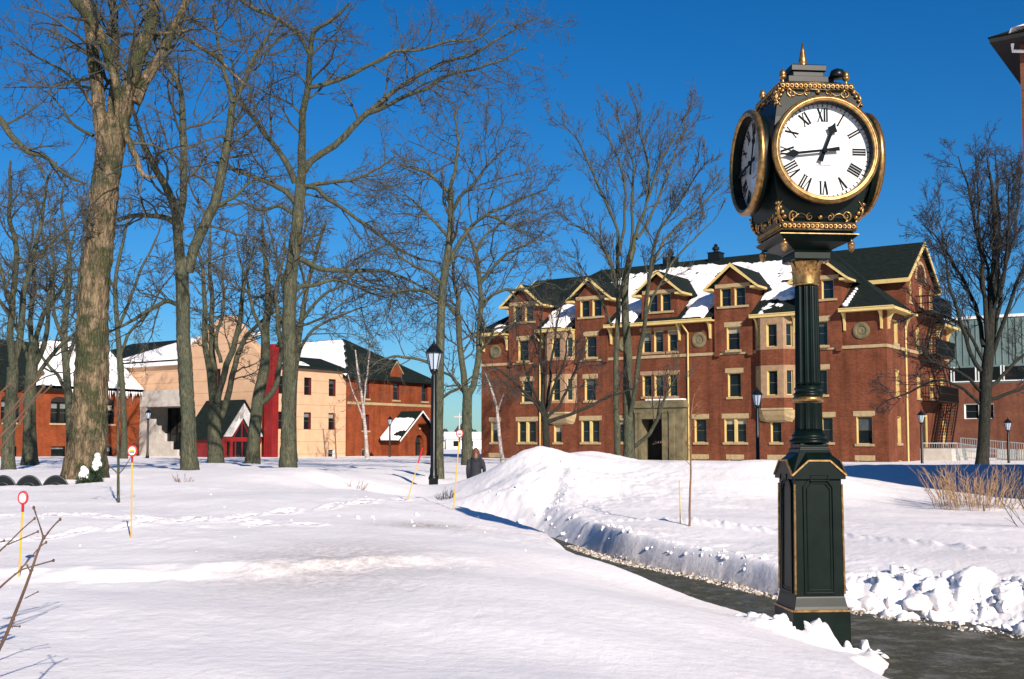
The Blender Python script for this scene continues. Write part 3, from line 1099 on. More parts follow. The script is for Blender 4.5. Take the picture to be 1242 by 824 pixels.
for k in range(4):
    M = ROT4[k]
    m = MB()
    for zc_, hwid in (((zbd0 + zbd1) / 2, .300), ((zt0 + zt1) / 2, .300)):
        hh = (zt1 - zt0) / 2
        for i in range(16):          # the row of little rosettes
            x = -hwid + hwid * 2 * (i + .5) / 16
            R = Matrix.Translation((x, -.306, zc_)) @ Matrix.Rotation(PI / 2, 4, 'X')
            m.lathe([(.005, .004), (.011, .008), (.017, .012), (.017, 0), (.010, 0)], 10, M @ R, cap=False)
        for dz in (-hh, hh):
            m.bar(M @ Vector((-hwid - .006, -.308, zc_ + dz)), M @ Vector((hwid + .006, -.308, zc_ + dz)), .006)
    m.build('rosette_band', GOLD, clock, True)
    m = MB()

    def yat(z):
        for (h0, q0), (h1, q1) in zip(hb[:-1], hb[1:]):
            if q0 <= z <= q1 and q1 > q0:
                return -(h0 + (h1 - h0) * (z - q0) / (q1 - q0)) - .006
        return -.4

    def sc(p2, r):
        pts = [M @ Vector((x, yat(z), z)) for x, z in p2]
        m.tube(pts, [r * (1 - .55 * i / (len(pts) - 1)) for i in range(len(pts))], 6)
    for top in (0, 1):
        s = 1 if top else -1
        zb_ = (zt0 - .03) if top else (zbd1 + .035)
        for sx in (-1, 1):
            sc([(sx * x, z) for x, z in spiral(.215, zb_ - s * .012, .043, 1.4, PI / 2 * s, -s)], .0085)
            sc([(sx * (.225 - .14 * t), zb_ + s * (.022 - .05 * math.sin(t * PI))) for t in np.linspace(0, 1, 12)], .007)
            sc([(sx * x, z) for x, z in spiral(.085, zb_ - s * .002, .030, 1.3, -PI / 2 * s, s)], .007)
            sc([(sx * (.30 + .05 * math.sin(t * 3)), zb_ + s * (.03 - .16 * t)) for t in np.linspace(0, 1, 10)], .008)
            for q in range(4):       # corner cluster of berries and leaves
                zz_ = zb_ - s * (.0 + .035 * q)
                xx_ = .292 + .018 * q
                m.sphere(M @ Vector((sx * xx_, yat(zz_) - .004, zz_)), .019 - .002 * q, 7)
        m.sphere(M @ Vector((0, yat(zb_) - .002, zb_)), .021, 8)
    m.build('scroll_trim', GOLD, clock, True)

# dials ---------------------------------------------------------------
RD, YD = .385, -.422
me_dial = None


def bar2(mb, p, q, w, y=YD - .003, t=.002):
    p, q = Vector(p), Vector(q)
    d = (q - p).normalized() * 1.0
    n = Vector((-d.y, d.x)) * w / 2
    poly = [(p - n), (q - n), (q + n), (p + n)]
    mb.prism([(c.x, y, c.y) for c in poly], (0, -t, 0))


def numeral(mb, txt, ang, ri, ro):
    """radial roman numeral: its foot towards the centre"""
    wid = {'I': .30, 'V': .80, 'X': .78}
    h = ro - ri
    tot = sum(wid[c] for c in txt) + .02 * (len(txt) - 1)
    x = -tot / 2
    ca, sa = math.cos(ang), math.sin(ang)
    lay = [0]

    def pt(a, b):     # a across (units of h), b up
        r = ri + b * h
        aa_ = a * h * .60
        return (r * sa + aa_ * ca, r * ca - aa_ * sa)

    def st(a0, b0, a1, b1, w):
        lay[0] += 1
        bar2(mb, pt(a0, b0), pt(a1, b1), w * h * 1.35, YD - .0025 - .0004 * (lay[0] % 5))
    for c in txt:
        w = wid[c]
        m_ = x + w / 2
        if c == 'I':
            st(m_, 0, m_, 1, .085)
            st(m_ - .14, .02, m_ + .14, .02, .03)
            st(m_ - .14, .98, m_ + .14, .98, .03)
        elif c == 'V':
            st(x + .12, 1, m_, 0, .10)
            st(x + w - .12, 1, m_, 0, .045)
            st(x, .98, x + .26, .98, .03)
            st(x + w - .26, .98, x + w, .98, .03)
        else:
            st(x + .1, 1, x + w - .1, 0, .10)
            st(x + w - .1, 1, x + .1, 0, .045)
            for e in (.02, .98):
                st(x, e, x + .24, e, .03)
                st(x + w - .24, e, x + w, e, .03)
        x += w + .02


def hand(mb, ang, L, tail, w, y, spade):
    ca, sa = math.cos(ang), math.sin(ang)

    def pt(a, b):
        return (b * sa + a * ca, y, b * ca - a * sa)
    pr = [(-w * .9, -tail), (w * .9, -tail), (w * .5, 0), (w * .55, L * .62)]
    pr += [(spade, L * .74), (w * .7, L * .86), (0, L), (-w * .7, L * .86), (-spade, L * .74), (-w * .55, L * .62), (-w * .5, 0)]
    mb.prism([pt(a, b) for a, b in pr], (0, -.006, 0))


def build_dial():
    m = MB()
    n = 72
    m.add([(0, YD, zd)] + [(RD * math.sin(2 * PI * i / n), YD, zd + RD * math.cos(2 * PI * i / n)) for i in range(n)], [(0, 1 + i, 1 + (i + 1) % n) for i in range(n)])
    dial = m.build('dial', DIAL, clock)
    m = MB()
    nums = ['XII', 'I', 'II', 'III', 'IIII', 'V', 'VI', 'VII', 'VIII', 'IX', 'X', 'XI']
    for i, s in enumerate(nums):
        numeral(m, s, 2 * PI * i / 12, RD * .62, RD * .895)
    for v in m.v[:]:
        pass
    m.v = [(x, y, z + zd) for x, y, z in m.v]
    m.build('numerals', NUM, dial)
    m = MB()
    for i in range(60):
        a = 2 * PI * i / 60
        w = .009 if i % 5 == 0 else .0055
        bar2(m, (RD * .925 * math.sin(a), RD * .925 * math.cos(a)), (RD * .972 * math.sin(a), RD * .972 * math.cos(a)), w, YD - .002, .0015)
    m.v = [(x, y, z + zd) for x, y, z in m.v]
    m.build('minute_marks', NUM, dial)
    m = MB()
    rs = random.Random(5)       # the line of tiny unreadable script under the centre
    x = -.060
    while x < .056:
        h = rs.uniform(.006, .012)
        bar2(m, (x, -.112 - h * .3), (x + .004, -.112 + h * .7), .0022, YD - .002, .001)
        bar2(m, (x + .004, -.112 + h * .5), (x + .008, -.113), .0018, YD - .0023, .001)
        x += .0085
    m.v = [(x, y, z + zd) for x, y, z in m.v]
    m.build('maker_script', SCRIPT, dial)
    m = MB()
    hand(m, R_(22), .245, .09, .023, YD - .026, .043)
    m.v = [(x, y, z + zd) for x, y, z in m.v]
    m.build('hour_hand', NUM, dial)
    m = MB()
    hand(m, R_(263), .345, .12, .018, YD - .036, .033)
    m.lathe([(.022, 0), (.022, .014), (.012, .02), (.0, .021)], 20, Matrix.Translation((0, YD - .034, 0)) @ Matrix.Rotation(PI / 2, 4, 'X'))
    m.v = [(x, y, z + zd) for x, y, z in m.v]
    m.build('minute_hand', NUM, dial)
    m = MB()
    R = Matrix.Translation((0, 0, zd)) @ Matrix.Rotation(PI / 2, 4, 'X')
    # case drum then gilt bezel
    m.lathe([(.377, .499), (.377, .423), (.388, .421), (.415, .418), (.420, .44), (.420, .475)], 72, R, cap=False)
    m.build('dial_case', CLOCKP, clock, True)
    m = MB()
    m.lathe([(.3775, .499), (.379, .503), (.384, .512), (.391, .509), (.399, .517), (.409, .517), (.416, .506), (.423, .506), (.431, .495), (.433, .468), (.418, .462)], 96, R, cap=False)
    bz = m.build('bezel', GOLD, clock, True)
    return dial, bz


first = list(clock.children)
dial0, bez0 = build_dial()
case0 = [c for c in clock.children if c.name.startswith('dial_case')][0]
for k in (1, 2, 3):
    for src in (dial0, bez0, case0):
        c = copy_tree(src, clock)
        c.rotation_euler = (0, 0, k * PI / 2)

# ================================================================== street lamps


def build_lamp(label):
    t = thing('street_lamp', label, 'street lamp', group='black lantern street lamps')
    m = MB()
    m.lathe([(.13, -.6), (.13, .25), (.15, .28), (.13, .33), (.10, .40), (.10, .55), (.085, .6), (.075, 3.1), (.06, 3.12), (.06, 3.16), (.09, 3.2), (.11, 3.24), (.115, 3.3)], 20)
    m.build('pole', IRON, t, True)
    m = MB()
    m.lathe([(.115, 3.30), (.215, 3.74), (.21, 3.76)], 8)
    m.build('lantern_glass', LGLASS, t)
    m = MB()
    for i in range(8):
        a = 2 * PI * i / 8
        m.bar((.117 * math.cos(a), .117 * math.sin(a), 3.3), (.22 * math.cos(a), .22 * math.sin(a), 3.76), .022)
    m.lathe([(.245, 3.745), (.25, 3.775), (.15, 3.90), (.09, 3.96), (.07, 4.0), (.03, 4.02), (.035, 4.05), (.012, 4.10), (.004, 4.2)], 16)
    m.build('lantern_cap', IRON, t)
    return t


def plant_on(o, u, v, Y, z=None, rz=0):
    p = at(u, v, Y)
    zz_ = snow_z(p[0], p[1]) if z is None else z
    o.location = (float(p[0]), float(p[1]), zz_)
    o.rotation_euler = (0, 0, rz)
    return p


lamp0 = build_lamp('tall lamp post before the tree in front of the pointed brick porch')


def put_lamp(o, u, vtop, Y, label):
    p = at(u, vtop, Y)
    o.location = (float(p[0]), float(p[1]), float(p[2]) - 4.2)
    o['label'] = label


put_lamp(lamp0, 526.5, 409, 30.6, 'nearest lamp post, in front of the slim tree by the pointed brick porch')
for u, vt, Y, lab in ((180, 494, 88, 'lamp post by the concrete steps beside the low brick hall'),
                      (473, 503, 101, 'lamp post just left of the arched door of the pointed brick porch'),
                      (918, 466.5, 48, 'lamp post on the snow before the big brick building, left of the post clock'),
                      (1117, 495, 69, 'lamp post standing beside the black fire escape'),
                      (1222, 504.5, 70, 'lamp post right of the dark bare tree, before the brown brick building')):
    put_lamp(copy_tree(lamp0), u, vt, Y, lab)

# ================================================================== building helpers


class Frame:
    """a wall's own frame: u along the wall (to the right seen from outside), d into the building, z up"""

    def __init__(s, O, ang, y=0.0):
        s.O, s.a = Vector((O[0], O[1])), ang
        s.ux = Vector((math.cos(ang), math.sin(ang)))
        s.dx = Vector((-math.sin(ang), math.cos(ang)))
        s.y = y

    def p(s, u, d, z):
        q = s.O + s.ux * u + s.dx * (d + s.y)
        return (q.x, q.y, z)

    def M(s):
        M = Matrix.Rotation(s.a, 4, 'Z')
        q = s.O + s.dx * s.y
        M.translation = (q.x, q.y, 0)
        return M


def wall(mb, fr, u0, u1, z0, z1, holes=(), depth=.30):
    """wall sheet with real openings and their reveals; holes: (u0,u1,z0,z1[,'cut'])"""
    us = sorted({u0, u1} | {h[0] for h in holes} | {h[1] for h in holes})
    zs = sorted({z0, z1} | {h[2] for h in holes} | {h[3] for h in holes})
    us = [u for u in us if u0 - 1e-6 <= u <= u1 + 1e-6]
    zs = [z for z in zs if z0 - 1e-6 <= z <= z1 + 1e-6]
    for a, b in zip(us[:-1], us[1:]):
        for c, d in zip(zs[:-1], zs[1:]):
            mu, mz = (a + b) / 2, (c + d) / 2
            if any(h[0] < mu < h[1] and h[2] < mz < h[3] for h in holes):
                continue
            mb.add([fr.p(a, 0, c), fr.p(b, 0, c), fr.p(b, 0, d), fr.p(a, 0, d)], [(0, 1, 2, 3)])
    for h in holes:
        if len(h) > 4:
            continue
        a, b, c, d = h[:4]
        for (p, q) in (((a, c), (a, d)), ((b, c), (b, d)), ((a, d), (b, d)), ((a, c), (b, c))):
            mb.add([fr.p(p[0], 0, p[1]), fr.p(q[0], 0, q[1]), fr.p(q[0], depth, q[1]), fr.p(p[0], depth, p[1])], [(0, 1, 2, 3)])


def fbox(mb, fr, u0, u1, d0, d1, z0, z1):
    mb.box(u0, u1, d0, d1, z0, z1, fr.M())


WR = random.Random(21)


def window(parent, fr, uc, w, z0, z1, frame_m=CREAM, sill_m=STONE, lintel=True, mull=0, ft=.065, sash=True, blind=None, lint_h=.36):
    """a window in an opening: frame (part), panes, sill and lintel (sub-parts)"""
    u0, u1 = uc - w / 2, uc + w / 2
    m = MB()
    d0, d1 = .18, .26
    ck = .022
    fbox(m, fr, u0, u0 + ck, .015, d0 - .002, z0, z1)
    fbox(m, fr, u1 - ck, u1, .015, d0 - .002, z0, z1)
    fbox(m, fr, u0 + ck, u1 - ck, .017, d0 - .002, z1 - ck, z1)
    fbox(m, fr, u0, u0 + ft, d0, d1, z0, z1)
    fbox(m, fr, u1 - ft, u1, d0, d1, z0, z1)
    fbox(m, fr, u0 + ft, u1 - ft, d0 + .002, d1 - .002, z1 - ft * .8, z1)
    fbox(m, fr, u0 + ft, u1 - ft, d0 + .002, d1 - .002, z0, z0 + ft * .7)
    if mull:
        fbox(m, fr, uc - mull / 2, uc + mull / 2, d0 - .12, d1 - .003, z0 + .001, z1 - .06)
    wn = m.build('window', frame_m, parent)
    if sash:
        m = MB()
        zm = (z0 + z1) / 2
        fbox(m, fr, u0 + ft, u1 - ft, d0 + .03, d1 - .035, zm - .025, zm + .025)
        m.build('sash_rail', SASH, wn)
    m = MB()
    m.add([fr.p(u0, d1 - .02, z0), fr.p(u1, d1 - .02, z0), fr.p(u1, d1 - .02, z1), fr.p(u0, d1 - .02, z1)], [(0, 1, 2, 3)])
    m.build('pane', GLASS, wn)
    if blind is None:
        blind = WR.random() < .45
    if blind:
        zb_ = z1 - (z1 - z0) * WR.uniform(.2, .5)
        m = MB()
        m.add([fr.p(u0 + ft, d1 - .026, zb_), fr.p(u1 - ft, d1 - .026, zb_), fr.p(u1 - ft, d1 - .026, z1 - ft), fr.p(u0 + ft, d1 - .026, z1 - ft)], [(0, 1, 2, 3)])
        m.build('blind', WR.choice((BLIND, BLIND2, BLIND, BLIND3)), wn)
    if sill_m:
        m = MB()
        fbox(m, fr, u0 - .12, u1 + .12, -.09, .013, z0 - .17, z0 - .002)
        m.build('sill', sill_m, wn)
        if lintel:
            m = MB()
            fbox(m, fr, u0 - .2, u1 + .2, -.03, .10, z1 + .002, z1 + lint_h)
            m.build('lintel', sill_m, wn)
    return wn


def snow_sheet(name, parent, origin, ex, ey, lx, ly, mask, nrm, thick=.16, cell=.22, mat=None, seed=0, rough=1.0):
    """a blanket of snow on a roof slope; mask(x, y) > 0 where it lies (x along the eave, y up the slope)"""
    nx, ny = max(4, int(lx / cell)), max(4, int(ly / cell))
    gx, gy = np.meshgrid(np.linspace(0, lx, nx + 1), np.linspace(0, ly, ny + 1), indexing='ij')
    mk = mask(gx, gy)
    mk = mk + rough * (.9 * fbm(gx * .5 + seed * 7.7, gy * .5, 4, .6) + .45 * fbm(gx * 1.9 + seed, gy * 1.9, 4, .65))
    h = np.where(mk > 0, .02 + thick * sstep(mk / .7), -.03)
    h = h + np.where(mk > 0, .03 * fbm(gx * 1.2 + 3, gy * 1.2, 3), 0)
    O, ex, ey, nrm = map(np.array, (origin, ex, ey, nrm))
    V = O + gx[..., None] * ex + gy[..., None] * ey + h[..., None] * nrm
    I = np.arange((nx + 1) * (ny + 1)).reshape(nx + 1, ny + 1)
    Q = np.stack([I[:-1, :-1], I[1:, :-1], I[1:, 1:], I[:-1, 1:]], -1).reshape(-1, 4)
    keep = (mk[:-1, :-1] > 0) | (mk[1:, :-1] > 0) | (mk[1:, 1:] > 0) | (mk[:-1, 1:] > 0)
    Q = Q[keep.reshape(-1)]
    used = np.unique(Q)
    rm = np.full(V.reshape(-1, 3).shape[0], -1)
    rm[used] = np.arange(len(used))
    return np_mesh(name, V.reshape(-1, 3)[used], rm[Q], mat or RSNOW, parent)


def quad(mb, a, b, c, d):
    mb.add([a, b, c, d], [(0, 1, 2, 3)])


def slab(mb, pts, t):
    """thick roof plane: pts in order, thickness t straight down"""
    mb.prism([Vector(p) for p in pts], (0, 0, -t))


GRID = math.atan2(-.572, .82)         # the campus buildings share one grid

# ================================================================== the big brick building
AX, AY = 25.66, 75.4
big = thing('brick_building', 'big four-storey red brick building with cream trimmed gabled dormers behind the snow mound', 'building', (AX, AY, 0), GRID)
LEN, DEP = 34.5, 17.0
EZ, RZ_, OV = 10.9, 17.05, .72
SL = (RZ_ - EZ) / (DEP / 2 + OV)
f0 = Frame((0, 0), 0)                # front: u = -t
fs_ = Frame((0, 0), PI / 2)          # right-hand side, u = s


def T(t0, t1):
    return (-t1, -t0)


wins = []                            # (t, w, z0, z1, mullion)
G0, G1 = 1.66, 3.43
for t, w, z0, z1, mu in ((33.05, .86, G0, G1, 0), (29.77, 1.84, G0, G1, .22), (26.7, .76, G0, 3.2, 0), (23.6, 1.7, G0, G1, .2), (20.6, .95, G0, G1, 0),
                         (13.95, 1.0, G0, G1, 0), (11.15, 1.74, G0, G1, .2), (8.0, .82, G0, 3.2, 0), (4.7, 1.74, G0, G1, .2), (1.63, 1.1, 1.55, 3.46, 0)):
    wins.append((t, w, z0, z1, mu))
for t in (29.75, 23.6, 11.18, 4.7):
    wins.append((t, 1.04, 5.02, 6.8, 0))
for t in (18.46, 17.42, 16.22):
    wins.append((t, .78, 5.2, 6.88, 0))
    wins.append((t, .80, 8.65, 10.28, 0))
for t in (33.0, 14.0, 11.2, 8.0, 1.63):
    wins.append((t, 1.0, -.2, .40, 0))
PAV = ((30.0, 1.5), (23.4, 1.5), (11.15, 1.5), (4.55, 1.5))
holes = [(*T(t - w / 2, t + w / 2), z0, z1) for t, w, z0, z1, mu in wins]
holes += [(*T(c - h, c + h), 8.45, EZ, 'cut') for c, h in PAV]
holes += [(*T(16.75, 18.7), -.2, 3.5, 'cut')]
mb = MB()
wall(mb, f0, -LEN, 0, -.6, EZ, holes)
SIDEW = [(2.25, .95, 8.58, 10.2), (2.42, .95, 4.95, 6.75), (2.62, .95, 1.6, 3.46), (7.9, .95, 8.58, 10.2), (7.9, .95, 4.95, 6.75), (14.75, .95, 8.58, 10.2), (14.75, .95, 4.95, 6.75), (15.1, .95, 1.6, 3.46),
         (11.6, .95, 8.58, 10.2), (11.6, .95, 4.95, 6.75), (2.6, .8, -.2, .40)]
sholes = [(s - w / 2, s + w / 2, z0, z1) for s, w, z0, z1 in SIDEW] + [(8.9, 10.3, 1.3, 3.75)]
for s, w in ((6.2, .6), (9.0, .8), (11.8, .6)):
    sholes.append((s - w / 2, s + w / 2, 11.95, 13.5))
wall(mb, fs_, 0, DEP, -.6, EZ, [h for h in sholes if h[3] < EZ])
wall(mb, Frame((0, 0), PI / 2), 5, 13, EZ, 13.75, [h for h in sholes if h[2] > EZ])
mb.add([(0, 5, 13.75), (0, 13, 13.75), (0, 9, 16.55)], [(0, 1, 2)])
fb = Frame((0, DEP), PI)
wall(mb, fb, 0, LEN, -.6, EZ)
wall(mb, Frame((-LEN, DEP), -PI / 2), 0, DEP, -.6, EZ)
# cross-gable cheeks on both ends
for xs in (0, -LEN):
    s = -1 if xs == 0 else 1
    for y in (5, 13):
        mb.add([(xs, y, EZ - .2), (xs + s * 5, y, EZ - .2), (xs + s * 5, y, 13.75), (xs, y, 13.75)], [(0, 1, 2, 3)])
mb.add([(-LEN, 5, EZ), (-LEN, 13, EZ), (-LEN, 13, 13.75), (-LEN, 9, 16.55), (-LEN, 5, 13.75)], [(0, 1, 2, 3, 4)])
mb.build('brick_wall', BRICK, big)
for t, w, z0, z1, mu in wins:
    low = z1 < 1
    tri = t in (18.46, 17.42, 16.22)
    window(big, f0, -t, w, z0, z1, mull=mu, lintel=True, sash=not low, lint_h=.3 if tri else .36, sill_m=PSTONE if tri else STONE)
for s, w, z0, z1 in SIDEW:
    window(big, fs_, s, w, z0, z1, lintel=False, sash=z1 > 1)
for s, w in ((6.2, .6), (9.0, .8), (11.8, .6)):
    window(big, fs_, s, w, 11.95, 13.5, lintel=False, blind=False)
# the side door
m = MB()
fbox(m, fs_, 8.9, 9.05, .05, .2, 1.3, 3.75)
fbox(m, fs_, 10.15, 10.3, .05, .2, 1.3, 3.75)
fbox(m, fs_, 9.05, 10.15, .06, .19, 3.55, 3.75)
sd_ = m.build('door_frame', CREAM, big)
m = MB()
fbox(m, fs_, 9.05, 10.15, .15, .19, 1.3, 3.55)
m.build('door', IRON, sd_)
# storey band and corbel blocks
m = MB()
zz_ = 8.2
segs = []
t0 = -.05
fbox(m, f0, -LEN - .05, .05, -.07, .0 - .002, 8.18, 8.40)
fbox(m, fs_, .0, DEP, -.07, -.002, 8.18, 8.40)
fbox(m, Frame((-LEN, DEP), -PI / 2), 0, DEP, -.07, -.002, 8.18, 8.4)
m.build('stone_band', STONE, big)
# wall dormers rising through the eave
for ci, (c, hw) in enumerate(PAV + ((17.25, 1.55),)):
    mid = c == 17.25
    fp = Frame((-c, -.18), 0)
    hs_ = [(-1.0, -.14, 11.78, 13.16), (.14, 1.0, 11.78, 13.16)]
    if not mid:
        hs_.append((-.52, .52, 8.5, 10.22))
    m = MB()
    zb_ = 11.2 if mid else 8.40
    wall(m, fp, -hw, hw, zb_, 13.2, hs_)
    m.add([fp.p(-hw, 0, 13.2), fp.p(hw, 0, 13.2), fp.p(0, 0, 14.75)], [(0, 1, 2)])
    for s in (-1, 1):
        m.add([fp.p(s * hw, 0, zb_), fp.p(s * hw, 3.4, zb_), fp.p(s * hw, 3.4, 13.2), fp.p(s * hw, 0, 13.2)], [(0, 1, 2, 3)])
    if not mid:
        m.add([fp.p(-hw, 0, zb_), fp.p(hw, 0, zb_), fp.p(hw, .2, zb_), fp.p(-hw, .2, zb_)], [(0, 1, 2, 3)])
        for s in (-1, 1):
            fbox(m, fp, s * (hw - .2) - .18, s * (hw - .2) + .18, -.06, .12, 8.05, 8.398)
    dm = m.build('dormer', BRICK, big)
    for s in (-1, 1):
        window(dm, fp, s * .57, .86, 11.78, 13.16, lintel=False, sill_m=None, blind=False)
    if not mid:
        window(dm, fp, 0, 1.04, 8.5, 10.22)
    m = MB()
    fbox(m, fp, -hw + .1, hw - .1, -.06, .05, 13.17, 13.45)
    fbox(m, fp, -1.25, 1.25, -.1, .06, 11.62, 11.777)
    m.build('stone_trim', STONE, dm)
    # gable roof with bargeboards
    ap, ev, we = 14.93, 13.12, 2.12
    m = MB()
    for s in (-1, 1):
        yb0, yb1 = (14.93 - EZ) / SL - OV + .18 + .3, (13.12 - EZ) / SL - OV + .18 + .3
        slab(m, [fp.p(0, -.42, ap), fp.p(s * we, -.42, ev), fp.p(s * we, yb1, ev), fp.p(0, yb0, ap)], .10)
    m.build('dormer_roof', SLATE, dm)
    m = MB()
    for s in (-1, 1):
        m.prism([fp.p(0, -.50, ap + .03), fp.p(s * (we - .35), -.50, ev + .33), fp.p(s * (we + .06), -.50, ev + .02), fp.p(s * (we + .06), -.50, ev - .14), fp.p(s * (we - .3), -.50, ev + .10), fp.p(0, -.50, ap - .26)], (0, .08, 0))
        m.prism([fp.p(s * (we + .06), -.42, ev + .02), fp.p(s * (we + .06), -.42, ev - .14), fp.p(s * (we - .6), -.42, ev - .14), fp.p(s * (we - .6), -.42, ev + .02)], (0, 1.7, 0))
    m.build('bargeboard', CREAM, dm)
# canted two-storey bays
for c in (26.4, 7.95):
    bp, fw, ww = .74, .86, 1.55
    L0 = math.hypot(bp, ww - fw)
    ang = math.atan2(bp, ww - fw)
    frs = [(Frame((-c - ww, 0), -ang), L0), (Frame((-c - fw, -bp), 0), 2 * fw), (Frame((-c + fw, -bp), ang), L0)]
    m, mp = MB(), MB()
    wl = []
    for i, (fr, L) in enumerate(frs):
        w = .80 if i == 1 else .56
        hs_ = [(L / 2 - w / 2, L / 2 + w / 2, 5.05, 6.85), (L / 2 - w / 2, L / 2 + w / 2, 8.55, 10.22)]
        # stone storeys, brick spandrels
        wall(m, fr, 0, L, 4.0, 4.85)
        wall(m, fr, 0, L, 7.2, 8.35)
        wall(mp, fr, 0, L, 4.85, 7.2, [hs_[0]])
        wall(mp, fr, 0, L, 8.35, EZ - .15, [hs_[1]])
        wl += [(fr, L / 2, w, h[2], h[3]) for h in hs_]
    bay = m.build('bay', BRICK, big)
    mp.build('bay_stone', PSTONE, bay)
    for fr, u, w, z0, z1 in wl:
        window(bay, fr, u, w, z0, z1, lintel=False, sill_m=None, ft=.085, blind=False)
    m = MB()
    rings = []
    for k_, z in ((1.06, 4.12), (1.06, 4.0), (.95, 3.96), (.72, 3.6), (.35, 3.25), (.02, 3.1)):
        rings.append([(-c - ww * (.8 + .2 * k_), .05, z), (-c - fw * (.75 + .25 * k_), -bp * k_, z), (-c + fw * (.75 + .25 * k_), -bp * k_, z), (-c + ww * (.8 + .2 * k_), .05, z)])
    m.loft(rings)
    m.build('bay_corbel', STONE, bay)
# roof: front slope cut at the wall dormers
ridge0, ridge1 = 7.0, 27.5
m = MB()
ey_ = -OV


def rz(y):
    return EZ + (y + OV) * SL


def hipx(y, end):
    """edge of the front slope at depth y"""
    k = (y + OV) / (DEP / 2 + OV)
    return (OV + (-ridge0 - OV) * k) if end == 0 else (-LEN - OV + (-ridge1 + LEN + OV) * k)


cuts = sorted([(-c - hw, -c + hw) for c, hw in PAV])
ys = 2.2
x = hipx(ey_, 1)
edges = [hipx(ey_, 1)]
for a, b in cuts:
    edges += [a, b]
edges.append(hipx(ey_, 0))
for i in range(0, len(edges), 2):
    a, b = edges[i], edges[i + 1]
    a2 = hipx(ys, 1) if i == 0 else a
    b2 = hipx(ys, 0) if i == len(edges) - 2 else b
    quad(m, (a, ey_, EZ), (b, ey_, EZ), (b2, ys, rz(ys)), (a2, ys, rz(ys)))
for a, b in cuts:
    quad(m, (a, .3, rz(.3)), (b, .3, rz(.3)), (b, ys, rz(ys)), (a, ys, rz(ys)))
ym = DEP / 2
quad(m, (hipx(ys, 1), ys, rz(ys)), (hipx(ys, 0), ys, rz(ys)), (-ridge0, ym, RZ_), (-ridge1, ym, RZ_))
quad(m, (OV, DEP + OV, EZ), (-LEN - OV, DEP + OV, EZ), (-ridge1, ym, RZ_), (-ridge0, ym, RZ_))
for end, x0, xr in ((0, OV, -ridge0), (1, -LEN - OV, -ridge1)):
    def ex(y):
        return x0
    # end slope, open where the cross gable stands
    sx = (xr - x0)
    kk = .34
    for y0, y1 in ((-OV, 5), (13, DEP + OV)):
        pass
    A0, A1, R0 = (x0, -OV, EZ), (x0, DEP + OV, EZ), (xr, ym, RZ_)

    def ep(x, y):     # point on the end plane
        return (x, y, EZ + (x - x0) / sx * (RZ_ - EZ))
    xc = x0 + sx * (5 + OV) / (ym + OV)      # where y=5 meets the hip
    m.add([A0, ep(x0, 5), ep(xc, 5)], [(0, 1, 2)])
    m.add([A1, ep(x0, 13), ep(xc, 13)], [(0, 1, 2)])
    xi = x0 + sx * .12
    m.add([ep(xi, 5), ep(xi, 13), ep(xc, 13), R0, ep(xc, 5)], [(0, 1, 2, 3, 4)])
    # cross gable roof
    xo = (.35 if end == 0 else -LEN - .35)
    xin = -7.6 if end == 0 else -LEN + 7.6
    for s in (-1, 1):
        slab(m, [(xo, 9, 16.75), (xo, 9 + s * 4.5, 13.55), (xin, 9 + s * 4.5, 13.55), (xin, 9, 16.75)], .12)
roof = m.build('roof', SLATE, big)
m = MB()
for end in (0, 1):
    xo = (.36 if end == 0 else -LEN - .44)
    for s in (-1, 1):
        m.prism([(xo, 9, 16.77), (xo, 9 + s * 4.55, 13.53), (xo, 9 + s * 4.55, 13.25), (xo, 9, 16.45)], (.08, 0, 0))
        m.box(*( (-5.2, .36) if end == 0 else (-LEN - .36, -LEN + 5.2)), *((4.42, 4.55) if s < 0 else (13.45, 13.58)), 13.2, 13.5)
m.build('gable_trim', CREAM, big)
m = MB()     # arch of stone voussoirs over the side gable windows
for i in range(12):
    a0, a1 = PI * i / 12, PI * (i + 1) / 12
    P_ = [(9 + r * math.cos(a), 13.8 + r * math.sin(a)) for r, a in ((1.25, a0), (1.25, a1), (1.5, a1), (1.5, a0))]
    m.prism([(.02, y, z) for y, z in P_], (.06, 0, 0))
m.build('arch_moulding', STONE, big)
# eaves: soffit, fascia, gutter
m = MB()
for i in range(0, len(edges), 2):
    a, b = edges[i], edges[i + 1]
    m.box(a, b, ey_ + .02, -.003, EZ - .17, EZ - .06)
    m.box(a, b, ey_ - .10, ey_ + .018, EZ - .20, EZ - .01)
    m.box(a, b, ey_ - .14, ey_ + .02, EZ - .008, EZ + .06)
for y0, y1 in ((-OV - .1, 5), (13, DEP + OV)):
    m.box(.003, OV - .02, max(y0, -.003), y1, EZ - .17, EZ - .06)
    m.box(OV - .018, OV + .10, y0, y1, EZ - .20, EZ - .012)
    m.box(-LEN - OV + .02, -LEN - .003, max(y0, -.003), y1, EZ - .17, EZ - .06)
    m.box(-LEN - OV - .10, -LEN - OV + .018, y0, y1, EZ - .20, EZ - .012)
m.build('eaves', CREAM, big)


def bracket(x, y, dx, dy, mb):
    """curved eave bracket standing out from the wall along (dx, dy)"""
    pr = [(0, 0), (.62, 0), (.62, -.14)]
    for i in range(9):
        a = PI / 2 * i / 8
        pr.append((.14 + .48 * (1 - math.sin(a)) , -.14 - 1.05 * (1 - math.cos(a)) ))
    pr += [(.14, -1.25), (0, -1.3)]
    w = .07
    n_ = Vector((-dy, dx, 0)) * w
    mb.prism([Vector((x + dx * a, y + dy * a, EZ - .175 + b)) - n_ for a, b in pr], n_ * 2)


